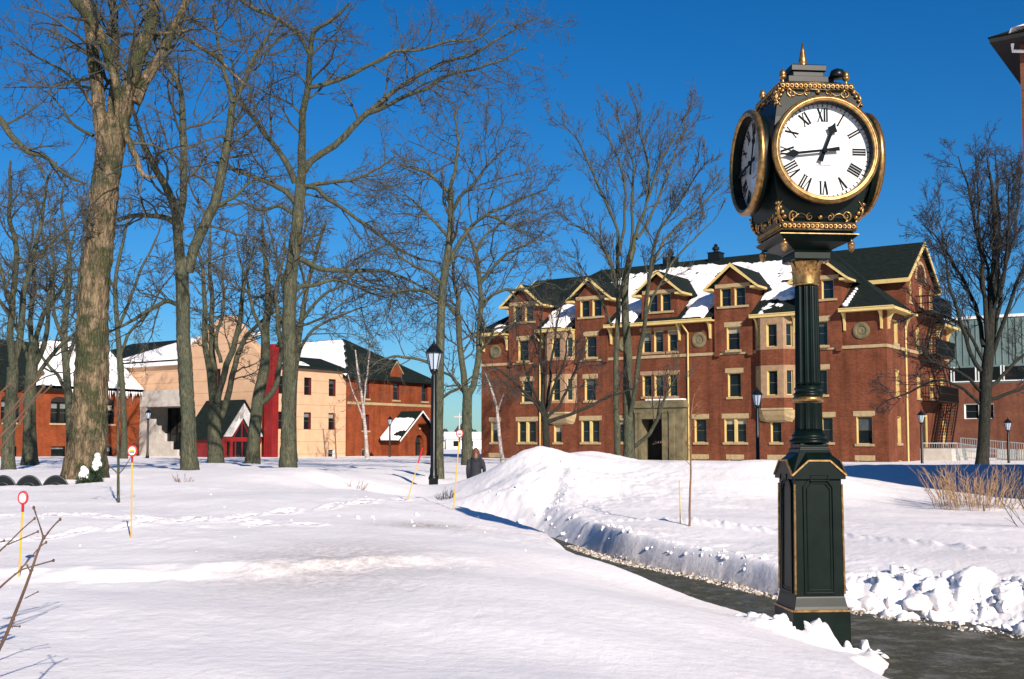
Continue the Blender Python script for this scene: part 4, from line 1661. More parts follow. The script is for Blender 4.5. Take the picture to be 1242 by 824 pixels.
for t in (34.2, 31.75, 28.1, 25.05, 21.6, 20.0, 15.6, 13.05, 9.3, 6.45, 2.85, .3):
    m = MB()
    bracket(-t, -.003, 0, -1, m)
    m.build('eave_bracket', CREAM, big)
for s in (.35, 4.5, 13.4, 16.6):
    m = MB()
    bracket(.003, s, 1, 0, m)
    m.build('eave_bracket', CREAM, big)
# round stone rosettes
for t in (33.0, 20.4, 14.0, 1.72):
    m = MB()
    R = Matrix.Translation((-t, 0, 9.4)) @ Matrix.Rotation(PI / 2, 4, 'X')
    m.lathe([(.30, .01), (.30, .05), (.36, .09), (.56, .09), (.60, .05), (.60, .002)], 32, R, cap=False)
    m.lathe([(.001, .03), (.12, .03), (.16, .06), (.22, .04), (.30, .035)], 8, R, cap=False)
    m.build('rosette', OLIVE, big, True)
# downpipes
for t in (28.4, 14.9):
    m = MB()
    m.tube([(-t - .25, -.66, EZ - .2), (-t - .1, -.4, EZ - .6), (-t, -.09, EZ - .9), (-t, -.09, 5), (-t, -.09, -.3)], .07, 8)
    m.build('downpipe', CREAM, big, True)
m = MB()
m.tube([(.66, 4.2, EZ - .2), (.3, 4.3, EZ - .5), (.09, 4.4, EZ - .9), (.09, 4.42, 5), (.09, 4.42, -.3)], .07, 8)
m.build('downpipe', CREAM, big)
# entrance porch
pf = Frame((-17.1, -.85), 0)
m = MB()
hole = [(-1.55, .35, -.2, 3.45, 'cut')]
wall(m, pf, -2.1, 2.1, -.6, 4.3, hole)
for s in (-2.1, 2.1):
    m.add([pf.p(s, 0, -.6), pf.p(s, .85, -.6), pf.p(s, .85, 4.3), pf.p(s, 0, 4.3)], [(0, 1, 2, 3)])
m.box(-2.25, 2.25, -.12, .85, 4.302, 4.6, pf.M())
m.box(-2.15, 2.15, -.05, .85, 4.602, 4.85, pf.M())
for u in (-1.9, -1.62, .42, 1.0):
    m.box(u, u + .42 if u > 0 else u + .22, -.16, -.002, -.4, 3.9, pf.M())
    m.box(u - .04, u + .46 if u > 0 else u + .26, -.20, -.003, 3.902, 4.1, pf.M())
for (u0, u1, z0, z1) in ((-1.55, -1.55, -.2, 3.45), (.35, .35, -.2, 3.45)):
    m.add([pf.p(u0, 0, z0), pf.p(u0, 1.6, z0), pf.p(u0, 1.6, z1), pf.p(u0, 0, z1)], [(0, 1, 2, 3)])
m.add([pf.p(-1.55, 0, 3.45), pf.p(.35, 0, 3.45), pf.p(.35, 1.6, 3.45), pf.p(-1.55, 1.6, 3.45)], [(0, 1, 2, 3)])
porch = m.build('porch', OLIVE, big)
m = MB()
m.box(-1.55, .35, 1.45, 1.55, -.2, 3.45, pf.M())
m.box(-.63, -.57, 1.41, 1.449, -.2, 3.0, pf.M())
for u in (-1.3, -.35):
    m.box(u, u + .5, 1.42, 1.449, 1.2, 2.6, pf.M())
m.build('door', DARK, porch)
m = MB()
m.box(-.72, -.66, 1.36, 1.40, 1.6, 1.75, pf.M())
m.box(-.50, -.44, 1.36, 1.40, 1.6, 1.75, pf.M())
m.build('door_handle', WHITE, porch)
m = MB()
m.box(-1.1, 2.05, -.02, .75, 4.852, 4.97, pf.M())
m.build('porch_snow', RSNOW, porch, bevel=.04)
# ridge ventilators
for t in (20.6, 16.4):
    m = MB()
    M = Matrix.Translation((-t, ym, RZ_))
    m.box(-.5, .5, -.5, .5, -.5, .38, M)
    m.box(-.56, .56, -.56, .56, .382, .46, M)
    m.lathe([(.2, .46), (.2, .66), (.3, .7), (.3, .9), (.14, 1.0), (.18, 1.12), (.02, 1.22)], 14, M)
    m.build('roof_ventilator', IRON, big)
# roof snow
sn = math.sqrt(1 + SL * SL)
ey3 = (0, 1 / sn, SL / sn)
nr3 = (0, -SL / sn, 1 / sn)
slope_len = (ym + OV) * sn


def main_mask(x, y):
    """x = distance from the left-hand end, y = up the slope"""
    t = LEN + OV - x
    k = np.full(x.shape, 1.05)
    k -= 2.6 * sstep((y - (slope_len - 2.0 - .12 * np.maximum(0, 16 - t))) / 1.2) * np.where(t > 9.0, 1, .4)   # bare strip under the ridge
    k -= 3 * sstep((t - (30.5 - .75 * y)) / 1.0)                               # left hip is bare
    k += .35 * np.exp(-((t - 32.8) / 1.2) ** 2 - ((y - .9) / .8) ** 2) * 8
    k -= 3 * sstep(((7.4 + .0 * y) - t) / 1.0)                                  # right hip is bare
    for c, h in PAV + ((17.25, 1.5),):
        mid = c == 17.25
        k -= np.where((np.abs(t - c) < 2.2) & (y < 4.6 - 1.3 * np.abs(t - c)), 4, 0)
        k -= np.where((np.abs(t - c) < h + .1) & (y < 3.6), 4, 0)
    k -= 1.8 * sstep((2.7 - y) / .8) * np.where((t < 9.8) & (t > 6), 1, 0)      # bare patch above the right bay
    k -= 1.5 * np.exp(-((t - 7.9) / .9) ** 2 - ((y - 5.2) / .45) ** 2)
    k -= 2.4 * np.exp(-((t - 14.2) / 1.3) ** 2 - ((y - 8.0) / .9) ** 2) + 2.2 * np.exp(-((t - 20.8) / 1.0) ** 2 - ((y - 6.6) / .8) ** 2)
    k -= 1.6 * np.exp(-((t - 19.3) / .8) ** 2 - ((y - 4.4) / .9) ** 2)
    k -= 1.2 * np.exp(-((t - 13.0) / .5) ** 2 - ((y - 1.4) / 1.2) ** 2)
    k -= 1.2 * np.exp(-((t - 25.2) / .8) ** 2 - ((y - .8) / .8) ** 2)
    lim_r = 9.0 + 0 * y
    # keep inside the front slope
    xl = (ridge1 - LEN) * 0
    k = np.where(x < (LEN + OV - ridge1) * (y / slope_len) + .25, -5, k)
    k = np.where(t < -OV + (ridge0 + OV) * (y / slope_len) + .25, -5, k)
    return k


snow_sheet('roof_snow', big, (-LEN - OV, -OV, EZ + .03), (1, 0, 0), ey3, LEN + 2 * OV, slope_len - .15, main_mask, nr3, .15, .13, seed=2, rough=3.0)
# a stripe of snow left beside the last dormer
m = MB()
for i in range(7):
    y = .2 + i * .33
    m.sphere((-2.72 + .03 * i, y - .5, rz(y - .5) + .06), .22 - .015 * i, 8, .8)
m.build('roof_snow', RSNOW, big, True)
# fire escape on the side
m = MB()


def fe_platform(z, s0, s1, out=1.35):
    m.box(.15, out, s0, s1, z - .10, z)
    for zz in (z + .55, z + 1.1):
        for a, b in (((out, s0), (out, s1)), ((.1, s0), (out, s0)), ((.1, s1), (out, s1))):
            m.bar((a[0], a[1], zz), (b[0], b[1], zz), .06)
    s = s0
    while s <= s1 + .01:
        m.bar((out, s, z), (out, s, z + 1.1), .035)
        s += .16
    for xx in np.linspace(.2, out, 7):
        m.bar((xx, s0, z), (xx, s0, z + 1.1), .035)
        m.bar((xx, s1, z), (xx, s1, z + 1.1), .035)
    for s in (s0 + .2, s1 - .2):
        m.bar((.05, s, z - 1.2), (out - .1, s, z - .1), .07)


fe_platform(4.75, 8.3, 14.2)
fe = m.build('fire_escape', IRON, big)
for a_ in ((8.2, 7.7, 13.4), (11.35, 7.2, 12.6)):
    m = MB()
    fe_platform(*a_)
    m.build('platform', IRON, fe)


def fe_stair(a, b, w=.8):
    a, b = Vector(a), Vector(b)
    for dx in (0, w):
        o_ = Vector((dx, 0, 0))
        m.bar(a + o_, b + o_, .06, .18)
        m.bar(a + o_ + Vector((0, 0, .95)), b + o_ + Vector((0, 0, .95)), .045)
    n_ = int((b - a).length / .28)
    for i in range(n_ + 1):
        p = a.lerp(b, i / n_)
        m.box(p.x, p.x + w, p.y - .11, p.y + .11, p.z - .02, p.z + .02)


for a_, b_ in (((.35, 13.0, 4.75), (.35, 9.4, 8.2)), ((.35, 8.6, 8.2), (.35, 11.9, 11.35)), ((.35, 10.4, 1.3), (.35, 12.9, 4.75)), ((.55, 11.6, 1.3), (.55, 14.1, 4.75))):
    m = MB()
    fe_stair(a_, b_)
    m.build('stair', IRON, fe)
# concrete landing at the side door
m = MB()
m.box(.003, 2.2, 7.9, 16.0, -.4, 1.2)
m.build('door_landing', CONC, big)

# ================================================================== the tan building with its red porch
QX, QY = -21.1, 97.3
tan = thing('campus_building', 'tan panelled building with tall pointed gable and red glazed entrance porch', 'building', (QX, QY, 0), GRID)
fa = Frame((0, 0), 0)
fbB = Frame((0, 0), PI / 2)
m = MB()
pts = [(-11.3, -.6), (-1.62, -.6), (-1.62, 9.45), (-5.75, 13.25), (-6.5, 13.4), (-6.9, 13.3), (-11.3, 10.6)]
hole = (-7.6, -6.8, 4.4, 8.4)
# gable wall round the slit window, in vertical strips
xs = sorted({p[0] for p in pts} | {hole[0], hole[1]})


def gtop(x):
    top = pts[2:]
    for (a, za), (b, zb_) in zip(top[:-1], top[1:]):
        if b <= x <= a:
            return za + (zb_ - za) * (x - a) / (b - a)
    return 9.45


for a, b in zip(xs[:-1], xs[1:]):
    if abs(a - hole[0]) < 1e-6:
        quad(m, (a, 0, -.6), (b, 0, -.6), (b, 0, hole[2]), (a, 0, hole[2]))
        quad(m, (a, 0, hole[3]), (b, 0, hole[3]), (b, 0, gtop(b)), (a, 0, gtop(a)))
        for x in (a, b):
            quad(m, (x, 0, hole[2]), (x, 0, hole[3]), (x, .4, hole[3]), (x, .4, hole[2]))
    else:
        quad(m, (a, 0, -.6), (b, 0, -.6), (b, 0, gtop(b)), (a, 0, gtop(a)))
n = len(pts)
for i in range(n):
    (x0, z0_), (x1_, z1_) = pts[i], pts[(i + 1) % n]
    quad(m, (x0, 0, z0_), (x1_, 0, z1_), (x1_, .9, z1_), (x0, .9, z0_))
m.add([(x, .9, z) for x, z in pts], [tuple(range(n))])
wall(m, fa, -21.7, -11.3, 6.66, 9.42)
wall(m, fbB, .45, 9.3, -.6, 8.4, [(s - .46, s + .46, z0, z1) for s in (1.05, 4.27, 7.44) for z0, z1 in ((5.97, 7.57), (2.83, 4.39))] + [(7.0, 7.84, .25, 1.0)])
wall(m, Frame((-9, 9.3), PI), -9, 0, -.6, 8.4)
m.build('wall', TAN, tan)
m = MB()
z = .6
while z < 13:
    hx = [x for x in np.linspace(-11.29, -1.63, 200) if gtop(x) > z]
    for a, b in ([(hx[0], hole[0] - .01), (hole[1] + .01, hx[-1])] if hole[2] < z < hole[3] else [(hx[0], hx[-1])] if hx else []):
        if b > a:
            m.box(a, b, -.004, .02, z - .02, z + .02)
    if 6.8 < z < 9.3:
        m.box(-20.5, -11.32, -.004, .02, z - .02, z + .02)
    if z < 8.2:
        for s0, s1 in ((.46, .58), (1.52, 3.8), (4.74, 6.97), (7.91, 9.29)) if (5.9 < z < 7.6 or 2.8 < z < 4.4) else ((.46, 9.29),):
            m.box(-.02, .004, s0, s1, z - .02, z + .02)
    z += 1.12
m.build('panel_joint', JOINT, tan)
for s in (1.05, 4.27, 7.44):
    for z0, z1 in ((5.97, 7.57), (2.83, 4.39)):
        window(tan, fbB, s, .92, z0, z1, frame_m=REDF, sill_m=None, ft=.09)
window(tan, fbB, 7.42, .84, .25, 1.0, frame_m=WHITE, sill_m=None, ft=.05, sash=False, blind=True)
window(tan, Frame((0, 0), 0), -7.2, .8, 4.4, 8.4, frame_m=REDF, sill_m=None, ft=.08, blind=False)
m = MB()     # roofs
slab(m, [(-11.4, .92, 9.3), (-.4, .92, 8.9), (-.4, 9, 8.9), (-11.4, 9, 9.3)], .12)
slab(m, [(-22.0, -.5, 9.5), (-11.4, -.5, 9.5), (-11.4, 9.5, 12.75), (-22.0, 9.5, 12.75)], .14)
slab(m, [(-33, 2, 10.3), (-22.0, 2, 10.3), (-22.0, 9.5, 12.75), (-33, 9.5, 12.75)], .14)
slab(m, [(.35, .3, 8.55), (.35, 9.3, 8.55), (-3.4, 9.3, 9.75), (-3.4, .3, 9.75)], .14)
m.build('roof', SLATE, tan)
m = MB()
m.box(-21.9, -11.31, -.52, -.40, 8.98, 9.34)
m.box(-21.9, -11.31, -.40, -.003, 8.98, 9.04)
m.build('fascia', WHITE, tan)
m = MB()
m.box(.30, .42, .3, 9.3, 8.34, 8.50)
m.build('fascia', SLATE, tan)
sl_ = math.hypot(10, 3.25)
snow_sheet('roof_snow', tan, (-22, -.5, 9.53), (1, 0, 0), (0, 10 / sl_, 3.25 / sl_), 10.7, sl_, lambda x, y: np.where((y < sl_ - .3) & (y > .1) & (x > .1) & (x < 10.5), 2.2, -3) + 0 * x, (0, -3.25 / sl_, 10 / sl_), .22, .25, seed=4)
snow_sheet('roof_snow', tan, (.3, .5, 8.58), (0, 1, 0), (-.952, 0, .305), 8.6, 3.6, lambda x, y: np.where((y > .25) & (x < 4) & (y < 1.6), .5, -1.4), (.305, 0, .952), .1, .2, seed=9)
# red corner pier and roof behind
m = MB()
m.box(-1.61, -.66, .25, .9, -.6, 10.2)
m.box(-.65, .30, -.35, .44, -.6, 10.3)
m.box(-1.6, -.25, .45, .9, 9.7, 10.25)
for q in np.arange(-.62, .3, .3):
    m.box(q, q + .04, -.39, -.352, -.6, 10.28)
    m.box(.302, .34, q + .3, q + .34, -.6, 10.28) if q < .1 else None
m.build('red_pier', REDP, tan)
# concrete canopy and stairs
m = MB()
m.box(-18.3, -11.31, -.25, 3.2, 5.08, 6.655)
m.box(-18.28, -17.4, -.2, .3, -.6, 5.078)
stp = [(-18.2, 3.9), (-16.0, 3.9), (-16.0, 3.26), (-15.2, 3.26), (-15.2, 2.5), (-14.35, 2.5), (-14.35, 1.75), (-13.4, 1.75), (-13.4, .98), (-12.5, .98), (-12.5, -.6), (-18.2, -.6)]
m.prism([(x, -.3, z) for x, z in stp], (0, .28, 0))
m.box(-18.5, -18.302, .0, 3.4, -.6, 6.6)
m.build('concrete_stair', CONC, tan)
m = MB()
m.box(-18.2, -11.31, 3.0, 3.2, -.6, 5.07)
m.build('dark_glazing', GLASS, tan)
m = MB()
for x in np.linspace(-17.8, -11.6, 7):
    m.box(x - .05, x + .05, 2.93, 2.998, -.6, 5.07)
m.box(-18.2, -11.32, 2.94, 2.997, 2.4, 2.52)
m.build('glazing_bar', IRON, tan)
# red glazed porch with a white gable
pw, pd = 2.25, 4.8
m = MB()
fp = Frame((-1.3, -2.24), PI / 2)
m.box(-pw, pw, .02, .2, 1.72, 2.1, fp.M())
for u in (-pw, -1.35, .98, pw - .55):
    m.box(u, u + (.55 if abs(u) > 2 else .30), 0, .2, -.6, 1.72, fp.M())
for s in (-pw + .1, pw - .1):
    m.box(s - .1, s + .1, .2, pd, -.6, 2.1, fp.M())
m.box(-.75, -.67, .02, .1, -.6, 1.72, fp.M())
m.box(.0, .08, .02, .1, -.6, 1.72, fp.M())
m.box(-.04, .04, .04, .12, 2.1, 4.5, fp.M())
for s in (-1, 1):
    m.bar(fp.p(s * .9, .07, 2.1), fp.p(0, .07, 3.6), .06)
porch = m.build('entrance_porch', REDP, tan)
m = MB()
m.box(-pw + .3, pw - .3, .12, .14, -.6, 1.71, fp.M())
m.add([fp.p(-2.3, .11, 2.1), fp.p(2.3, .11, 2.1), fp.p(0, .11, 4.5)], [(0, 1, 2)])
m.build('glazing', GLASS, porch)
m = MB()
for s in (-1, 1):
    m.prism([fp.p(0, -.05, 5.2), fp.p(s * (pw + .1), -.05, 2.15), fp.p(s * (pw - .95), -.05, 2.15), fp.p(0, -.05, 3.85)], (0, .12, 0))
m.build('white_gable', WHITE, porch)
m = MB()
for s in (-1, 1):
    slab(m, [fp.p(0, -.3, 5.38), fp.p(s * (pw + .35), -.3, 2.0), fp.p(s * (pw + .35), pd, 2.0), fp.p(0, pd, 5.38)], .12)
m.build('porch_roof', SLATE, porch)

# ================================================================== orange brick block with its pointed porch
blk = thing('brick_block', 'orange brick two-storey block with dark hipped roof and pointed arched porch', 'building', (QX, QY, 0), GRID)
fB = Frame((.12, 0), PI / 2)
m = MB()
hs_ = [(s - .48, s + .48, 5.9, 7.65) for s in (11.96, 16.4, 20.9)] + [(s - .48, s + .48, 2.8, 4.35) for s in (11.96, 20.9)] + [(11.44, 12.16, .25, 1.02)]
wall(m, fB, 9.31, 22.4, -.6, 7.85, hs_)
wall(m, Frame((.12, 22.4), PI), 0, 18, -.6, 7.85)
wall(m, Frame((-18, 9.31), 0), 0, 18.12, -.6, 7.85)
# small gabled brick dormer standing on the wall head
m.prism([(.125, 15.55, 7.85), (.125, 17.3, 7.85), (.125, 17.3, 8.7), (.125, 16.42, 9.75), (.125, 15.55, 8.7)], (-2.2, 0, 0))
m.build('brick_wall', BRICKN, blk)
for s in (11.96, 16.4, 20.9):
    window(blk, fB, s, .96, 5.9, 7.65, frame_m=REDF, sill_m=STONE, lintel=False, ft=.08)
for s in (11.96, 20.9):
    window(blk, fB, s, .96, 2.8, 4.35, frame_m=REDF, sill_m=STONE, lintel=False, ft=.08)
window(blk, fB, 11.8, .72, .25, 1.02, frame_m=WHITE, sill_m=None, ft=.05, sash=False, blind=True)
m = MB()
m.box(.123, .16, 9.35, 22.36, 5.3, 5.55)
m.build('stone_band', STONE, blk)
m = MB()
m.prism([(.20, 15.4, 8.62), (.20, 16.42, 9.85), (.20, 17.45, 8.62), (.20, 17.45, 8.48), (.20, 16.42, 9.68), (.20, 15.4, 8.48)], (-.08, 0, 0))
m.build('dormer_coping', STONE, blk)
m = MB()
E0 = 7.9
c1, c2, c3, c4 = (.65, 8.8, E0), (.65, 22.9, E0), (-18, 22.9, E0), (-18, 8.8, E0)
a1, a2 = (-6.5, 15.8, 12.35), (-18, 15.8, 12.35)
m.add([c1, c2, a1], [(0, 1, 2)])
quad(m, c2, c3, a2, a1)
quad(m, c4, c1, a1, a2)
m.box(.55, .70, 8.85, 22.85, E0 - .2, E0 - .01)
m.box(-18, .54, 8.86, 8.98, E0 - .2, E0 - .01)
m.box(.10, .54, 8.99, 22.85, E0 - .2, E0 - .14)
for s in (-1, 1):
    slab(m, [(.22, 16.42, 9.98), (.22, 16.42 + s * 1.1, 8.62), (-2.6, 16.42 + s * 1.1, 8.62), (-2.6, 16.42, 9.98)], .08)
m.build('roof', SLATE, blk)
ls = math.hypot(7.0, 12.35 - E0)


def blk_mask(x, y):
    # x runs from the front corner away along the eave
    k = np.where(x > 7.15 * (y / ls) + .25, 1.3, -3)
    k = k + 1.0 * (np.sin(y * 2.1) * .25) - 1.6 * sstep((y - (ls - .75)) / .4)
    return k


snow_sheet('roof_snow', blk, (.65, 8.8, E0 + .03), (-1, 0, 0), (0, 7.0 / ls, (12.35 - E0) / ls), 18, ls, blk_mask, (0, -(12.35 - E0) / ls, 7.0 / ls), .2, .2, seed=6)
# porch
fp = Frame((2.5, 17.2), PI / 2)          # gable faces +x
m = MB()
prs = [(-3.0, -.6), (-3.0, 1.95), (0, 4.55), (3.0, 1.95), (3.0, -.6)]
arch = [(.62 * math.cos(a), 1.55 + .85 * math.sin(a) ** .8) for a in np.linspace(0, PI, 13)]
for sgn in (1, -1):
    out = [(sgn * 3.0, -.6), (sgn * 3.0, 1.95), (0, 4.55)]
    inn = [(0, arch[6][1])] + [(sgn * arch[q][0], arch[q][1]) for q in range(5, -1, -1)] + [(sgn * .62, -.6)]
    P_ = [fp.p(u, 0, z) for u, z in out + inn]
    m.add(P_, [tuple(range(len(P_)))])
al = [(.62, -.6)] + arch + [(-.62, -.6)]
for (u0, z0_), (u1, z1_) in zip(al[:-1], al[1:]):
    quad(m, fp.p(u0, 0, z0_), fp.p(u1, 0, z1_), fp.p(u1, .5, z1_), fp.p(u0, .5, z0_))
for s in (-3.0, 3.0):
    quad(m, fp.p(s, 0, -.6), fp.p(s, 2.38, -.6), fp.p(s, 2.38, 1.95), fp.p(s, 0, 1.95))
bp_ = m.build('porch', BRICKN, blk)
m = MB()
m.box(-.62, .62, .42, .5, -.6, 2.45, fp.M())
m.build('door', DARK, bp_)
m = MB()
m.box(-.03, .03, .36, .418, -.6, 1.5, fp.M())
m.box(-.62, .62, .37, .417, 1.5, 1.6, fp.M())
m.build('door_frame', IRON, bp_)
m = MB()
for s in (-1, 1):
    slab(m, [fp.p(0, -.35, 4.78), fp.p(s * 3.4, -.35, 1.85), fp.p(s * 3.4, 2.38, 1.85), fp.p(0, 2.38, 4.78)], .14)
m.build('porch_roof', SLATE, bp_)
m = MB()
for s in (-1, 1):
    m.prism([fp.p(0, -.42, 4.80), fp.p(s * 3.42, -.42, 1.86), fp.p(s * 3.42, -.42, 1.72), fp.p(0, -.42, 4.64)], (.06, 0, 0))
m.build('verge', WHITE, bp_)
lp = math.hypot(3.4, 2.93)
snow_sheet('roof_snow', bp_, fp.p(-3.4, -.30, 1.88), (-1, 0, 0), (0, 3.4 / lp, 2.93 / lp), 2.6, lp, lambda x, y: np.where((x > .15) & (x < 2.5) & (y > .05), 1.0, -3) - 2.2 * sstep((y - 2.9) / .8) - 2.4 * np.exp(-((x - .5) / .7) ** 2 - ((y - 1.0) / .5) ** 2),
           (0, -2.93 / lp, 3.4 / lp), .25, .1, seed=3)
m = MB()
m.sphere(fp.p(0, -.06, 3.0), .12, 8)
m.build('porch_lamp', STONE, bp_, True)

# ================================================================== low brick hall with a snowy roof
hall = thing('brick_hall', 'low brick hall with a snowy roof, icicles and arched windows behind the largest trunk', 'building', (QX, QY, 0), GRID)
HX = -18.31
fh = Frame((HX, -17), PI / 2)
m = MB()
hw_ = [(17 - 8.87, 1.7), (17 - 3.95, 1.7), (17 - 13.6, 1.7)]
wall(m, fh, 0, 16.98, -.6, 6.5, [(u - w / 2, u + w / 2, 3.4, 5.3) for u, w in hw_] + [(u - .7, u + .7, .3, 1.3) for u, w in hw_])
quad(m, (HX, -17, -.6), (HX - 12, -17, -.6), (HX - 12, -17, 6.5), (HX, -17, 6.5))
m.add([(HX, -17, 6.5), (HX - 12, -17, 6.5), (HX - 6, -17, 10.8)], [(0, 1, 2)])
m.build('brick_wall', BRICKN, hall)
for u, w in hw_:
    wn = window(hall, fh, u, w, 3.4, 5.3, frame_m=IRON, sill_m=STONE, lintel=False, mull=.2, ft=.1, blind=True)
    am = MB()
    P_ = [(w / 2 * math.cos(a), 5.302 + .5 * math.sin(a)) for a in np.linspace(0, PI, 11)]
    am.prism([fh.p(u + x, -.05, z) for x, z in P_], (-.04, 0, 0))
    am.build('arch_head', DARK, wn)
    window(hall, fh, u, 1.4, .3, 1.3, frame_m=IRON, sill_m=None, ft=.06, sash=False, blind=True)
m = MB()
sh = .72
slab(m, [(HX + .5, -17.4, 6.5), (HX + .5, -.02, 6.5), (HX - 6, -.02, 6.5 + 6.5 * sh), (HX - 6, -17.4, 6.5 + 6.5 * sh)], .2)
slab(m, [(HX - 12.5, -17.4, 6.5), (HX - 12.5, -.02, 6.5), (HX - 6, -.02, 6.5 + 6.5 * sh), (HX - 6, -17.4, 6.5 + 6.5 * sh)], .2)
m.build('roof', SLATE, hall)
lh = 6.5 * math.hypot(1, sh)
cs = 1 / math.hypot(1, sh)
snow_sheet('roof_snow', hall, (HX + .6, -17.3, 6.5), (0, 1, 0), (-cs, 0, sh * cs), 17.2, lh, lambda x, y: np.where((x > .2) & (x < 17.1), 1.8, -2.) - 3.2 * sstep((8.2 - x + .62 * y) / 1.0) * 0 + np.where(y < .05, 0, .2) - 3.0 * sstep((6.1 - x + .55 * y) / .8),
           (sh * cs, 0, cs), .3, .2, seed=8)
m = MB()
ir = random.Random(3)
u = 9.0
while u < 16.9:
    L = ir.uniform(.1, .75) * (1.2 if u > 14.8 else 1)
    p = fh.p(u, -.5 + ir.uniform(-.04, .04), 6.42)
    m.lathe([(.05, .1), (.045, 0), (.02, -L * .6), (.003, -L)], 6, Matrix.Translation(p))
    u += ir.uniform(.07, .22)
m.build('icicles', RSNOW, hall, True)
m = MB()
m.tube([fh.p(14.9, -.08, 6.3), fh.p(14.9, -.08, -.4)], .06, 8)
m.build('downpipe', IRON, hall, True)

# dark roofed house behind the left-hand trees
p = at(-38, 440, 128)
dk = thing('slate_roofed_house', 'house under a large dark slate roof, half hidden behind the low brick hall', 'building', (p[0], 128, 0), GRID)
m = MB()
wall(m, Frame((-14, 0), 0), 0, 26, -.6, 10.2, [(u, u + 1.1, 6.3, 8.3) for u in (3, 8, 13, 18, 22)])
wall(m, Frame((12, 0), PI / 2), 0, 12, -.6, 10.2)
m.build('brick_wall', BRICK, dk)
for u in (3, 8, 13, 18, 22):
    window(dk, Frame((-14, 0), 0), u + .55, 1.1, 6.3, 8.3)
m = MB()
c_ = [(-14.6, -.6, 10.2), (12.6, -.6, 10.2), (12.6, 12.6, 10.2), (-14.6, 12.6, 10.2)]
r_ = [(-9, 6, 13.6), (9, 6, 13.6)]
quad(m, c_[0], c_[1], r_[1], r_[0])
quad(m, c_[2], c_[3], r_[0], r_[1])
m.add([c_[1], c_[2], r_[1]], [(0, 1, 2)])
m.add([c_[3], c_[0], r_[0]], [(0, 1, 2)])
m.build('roof', SLATE, dk)

# ================================================================== brown brick building far right
br = thing('brown_building', 'brown brick building with a green metal upper storey behind the dark linden', 'building', (39.3, 100, 0), GRID)
f1 = Frame((0, 0), 0)
m = MB()
hb_ = [(1.54, 4.05, 3.75, 5.1), (7.2, 9.6, 3.75, 5.1), (14, 16.5, 3.75, 5.1)]
wall(m, f1, -1.5, 30, -.6, 6.9, hb_)
wall(m, Frame((-1.5, 20), -PI / 2), 0, 20, -.6, 6.9)
m.build('brick_wall', BRICKF, br)
for h in hb_:
    window(br, f1, (h[0] + h[1]) / 2, h[1] - h[0], h[2], h[3], frame_m=WHITE, sill_m=None, mull=.1, ft=.1, blind=False)
m = MB()
m.box(-1.5, 30, .12, 20, 6.92, 12.7)
for u in np.arange(-1.2, 30, .55):
    m.box(u, u + .06, .05, .12, 8.6, 12.6)
m.build('metal_storey', GREENM, br)
m = MB()
for u in np.arange(-1.3, 29, 2.1):
    m.box(u, u + 1.7, .06, .118, 7.2, 8.35)
m.build('strip_window', GLASS, br)
m = MB()
for u in np.arange(-1.4, 29, 2.1):
    for a in (u, u + 1.84):
        m.box(a, a + .08, .02, .115, 7.1, 8.45)
m.box(-1.5, 30, .03, .114, 7.05, 7.14)
m.box(-1.6, 30, .0, .3, 12.7, 12.95)
m.build('window_frame', WHITE, br)

# access ramp with its rails
rp = thing('access_ramp', 'pale concrete access ramp with grey metal railings beside the black fire escape', 'ramp', (34.0, 84.0, 0), GRID)
m = MB()
m.box(2.6, 20, -.2, .2, -.6, 1.15)
m.box(2.6, 20, .2, 2.2, -.6, .9)
m.build('concrete_wall', CONC, rp)
m = MB()


def railrun(a, b, h=1.05):
    a, b = Vector(a), Vector(b)
    L = (b - a).length
    m.bar(a + Vector((0, 0, h)), b + Vector((0, 0, h)), .06)
    m.bar(a + Vector((0, 0, .12)), b + Vector((0, 0, .12)), .05)
    n_ = max(2, int(L / .16))
    for i in range(n_ + 1):
        p = a.lerp(b, i / n_)
        m.bar(p, p + Vector((0, 0, h)), .07 if i % 9 == 0 else .03)


railrun((-1.8, -3.6, .55), (.4, -2.6, .55))
railrun((.4, -2.6, .55), (4.6, -2.4, -.1))
railrun((.2, -.6, .95), (7.5, -.6, .25))
m.build('railing', GALV, rp)

# ================================================================== corner building whose eave enters top right
C0 = at(1200, 52, 22.0)
ov = .48
eb = thing('corner_house', 'brick building whose dark overhanging eave with a snowy roof enters at the top right corner', 'building', (C0[0] + ov * 1.392, C0[1] + ov * .248, 0), GRID)
ZE = float(C0[2])
m = MB()
wall(m, Frame((0, 0), 0), 0, 16, -.6, ZE)
wall(m, Frame((0, 12), -PI / 2), 0, 12, -.6, ZE)
wall(m, Frame((16, 0), PI / 2), 0, 12, -.6, ZE)
wall(m, Frame((16, 12), PI), 0, 16, -.6, ZE)
m.build('brick_wall', BRICKF, eb)
m = MB()
m.box(-ov, 16 + ov, -ov, 12 + ov, ZE, ZE + .10)
m.build('soffit', DARK, eb)
m = MB()
zt = ZE + .102
c_ = [(-ov - .03, -ov - .03, zt), (16 + ov, -ov - .03, zt), (16 + ov, 12 + ov, zt), (-ov - .03, 12 + ov, zt)]
r_ = [(6, 6, zt + 3.3), (10, 6, zt + 3.3)]
quad(m, c_[0], c_[1], r_[1], r_[0])
quad(m, c_[2], c_[3], r_[0], r_[1])
m.add([c_[1], c_[2], r_[1]], [(0, 1, 2)])
m.add([c_[3], c_[0], r_[0]], [(0, 1, 2)])
m.build('roof', SLATE, eb)
le = math.hypot(6.4, 3.3)
snow_sheet('roof_snow', eb, (-ov, -ov, zt + .02), (1, 0, 0), (0, 6.4 / le, 3.3 / le), 16, le, lambda x, y: np.where((x > .42 + 6.4 * y / le) & (y < le - .1), 1.0, -3) , (0, -3.3 / le, 6.4 / le), .07, .07, seed=12)
m = MB()
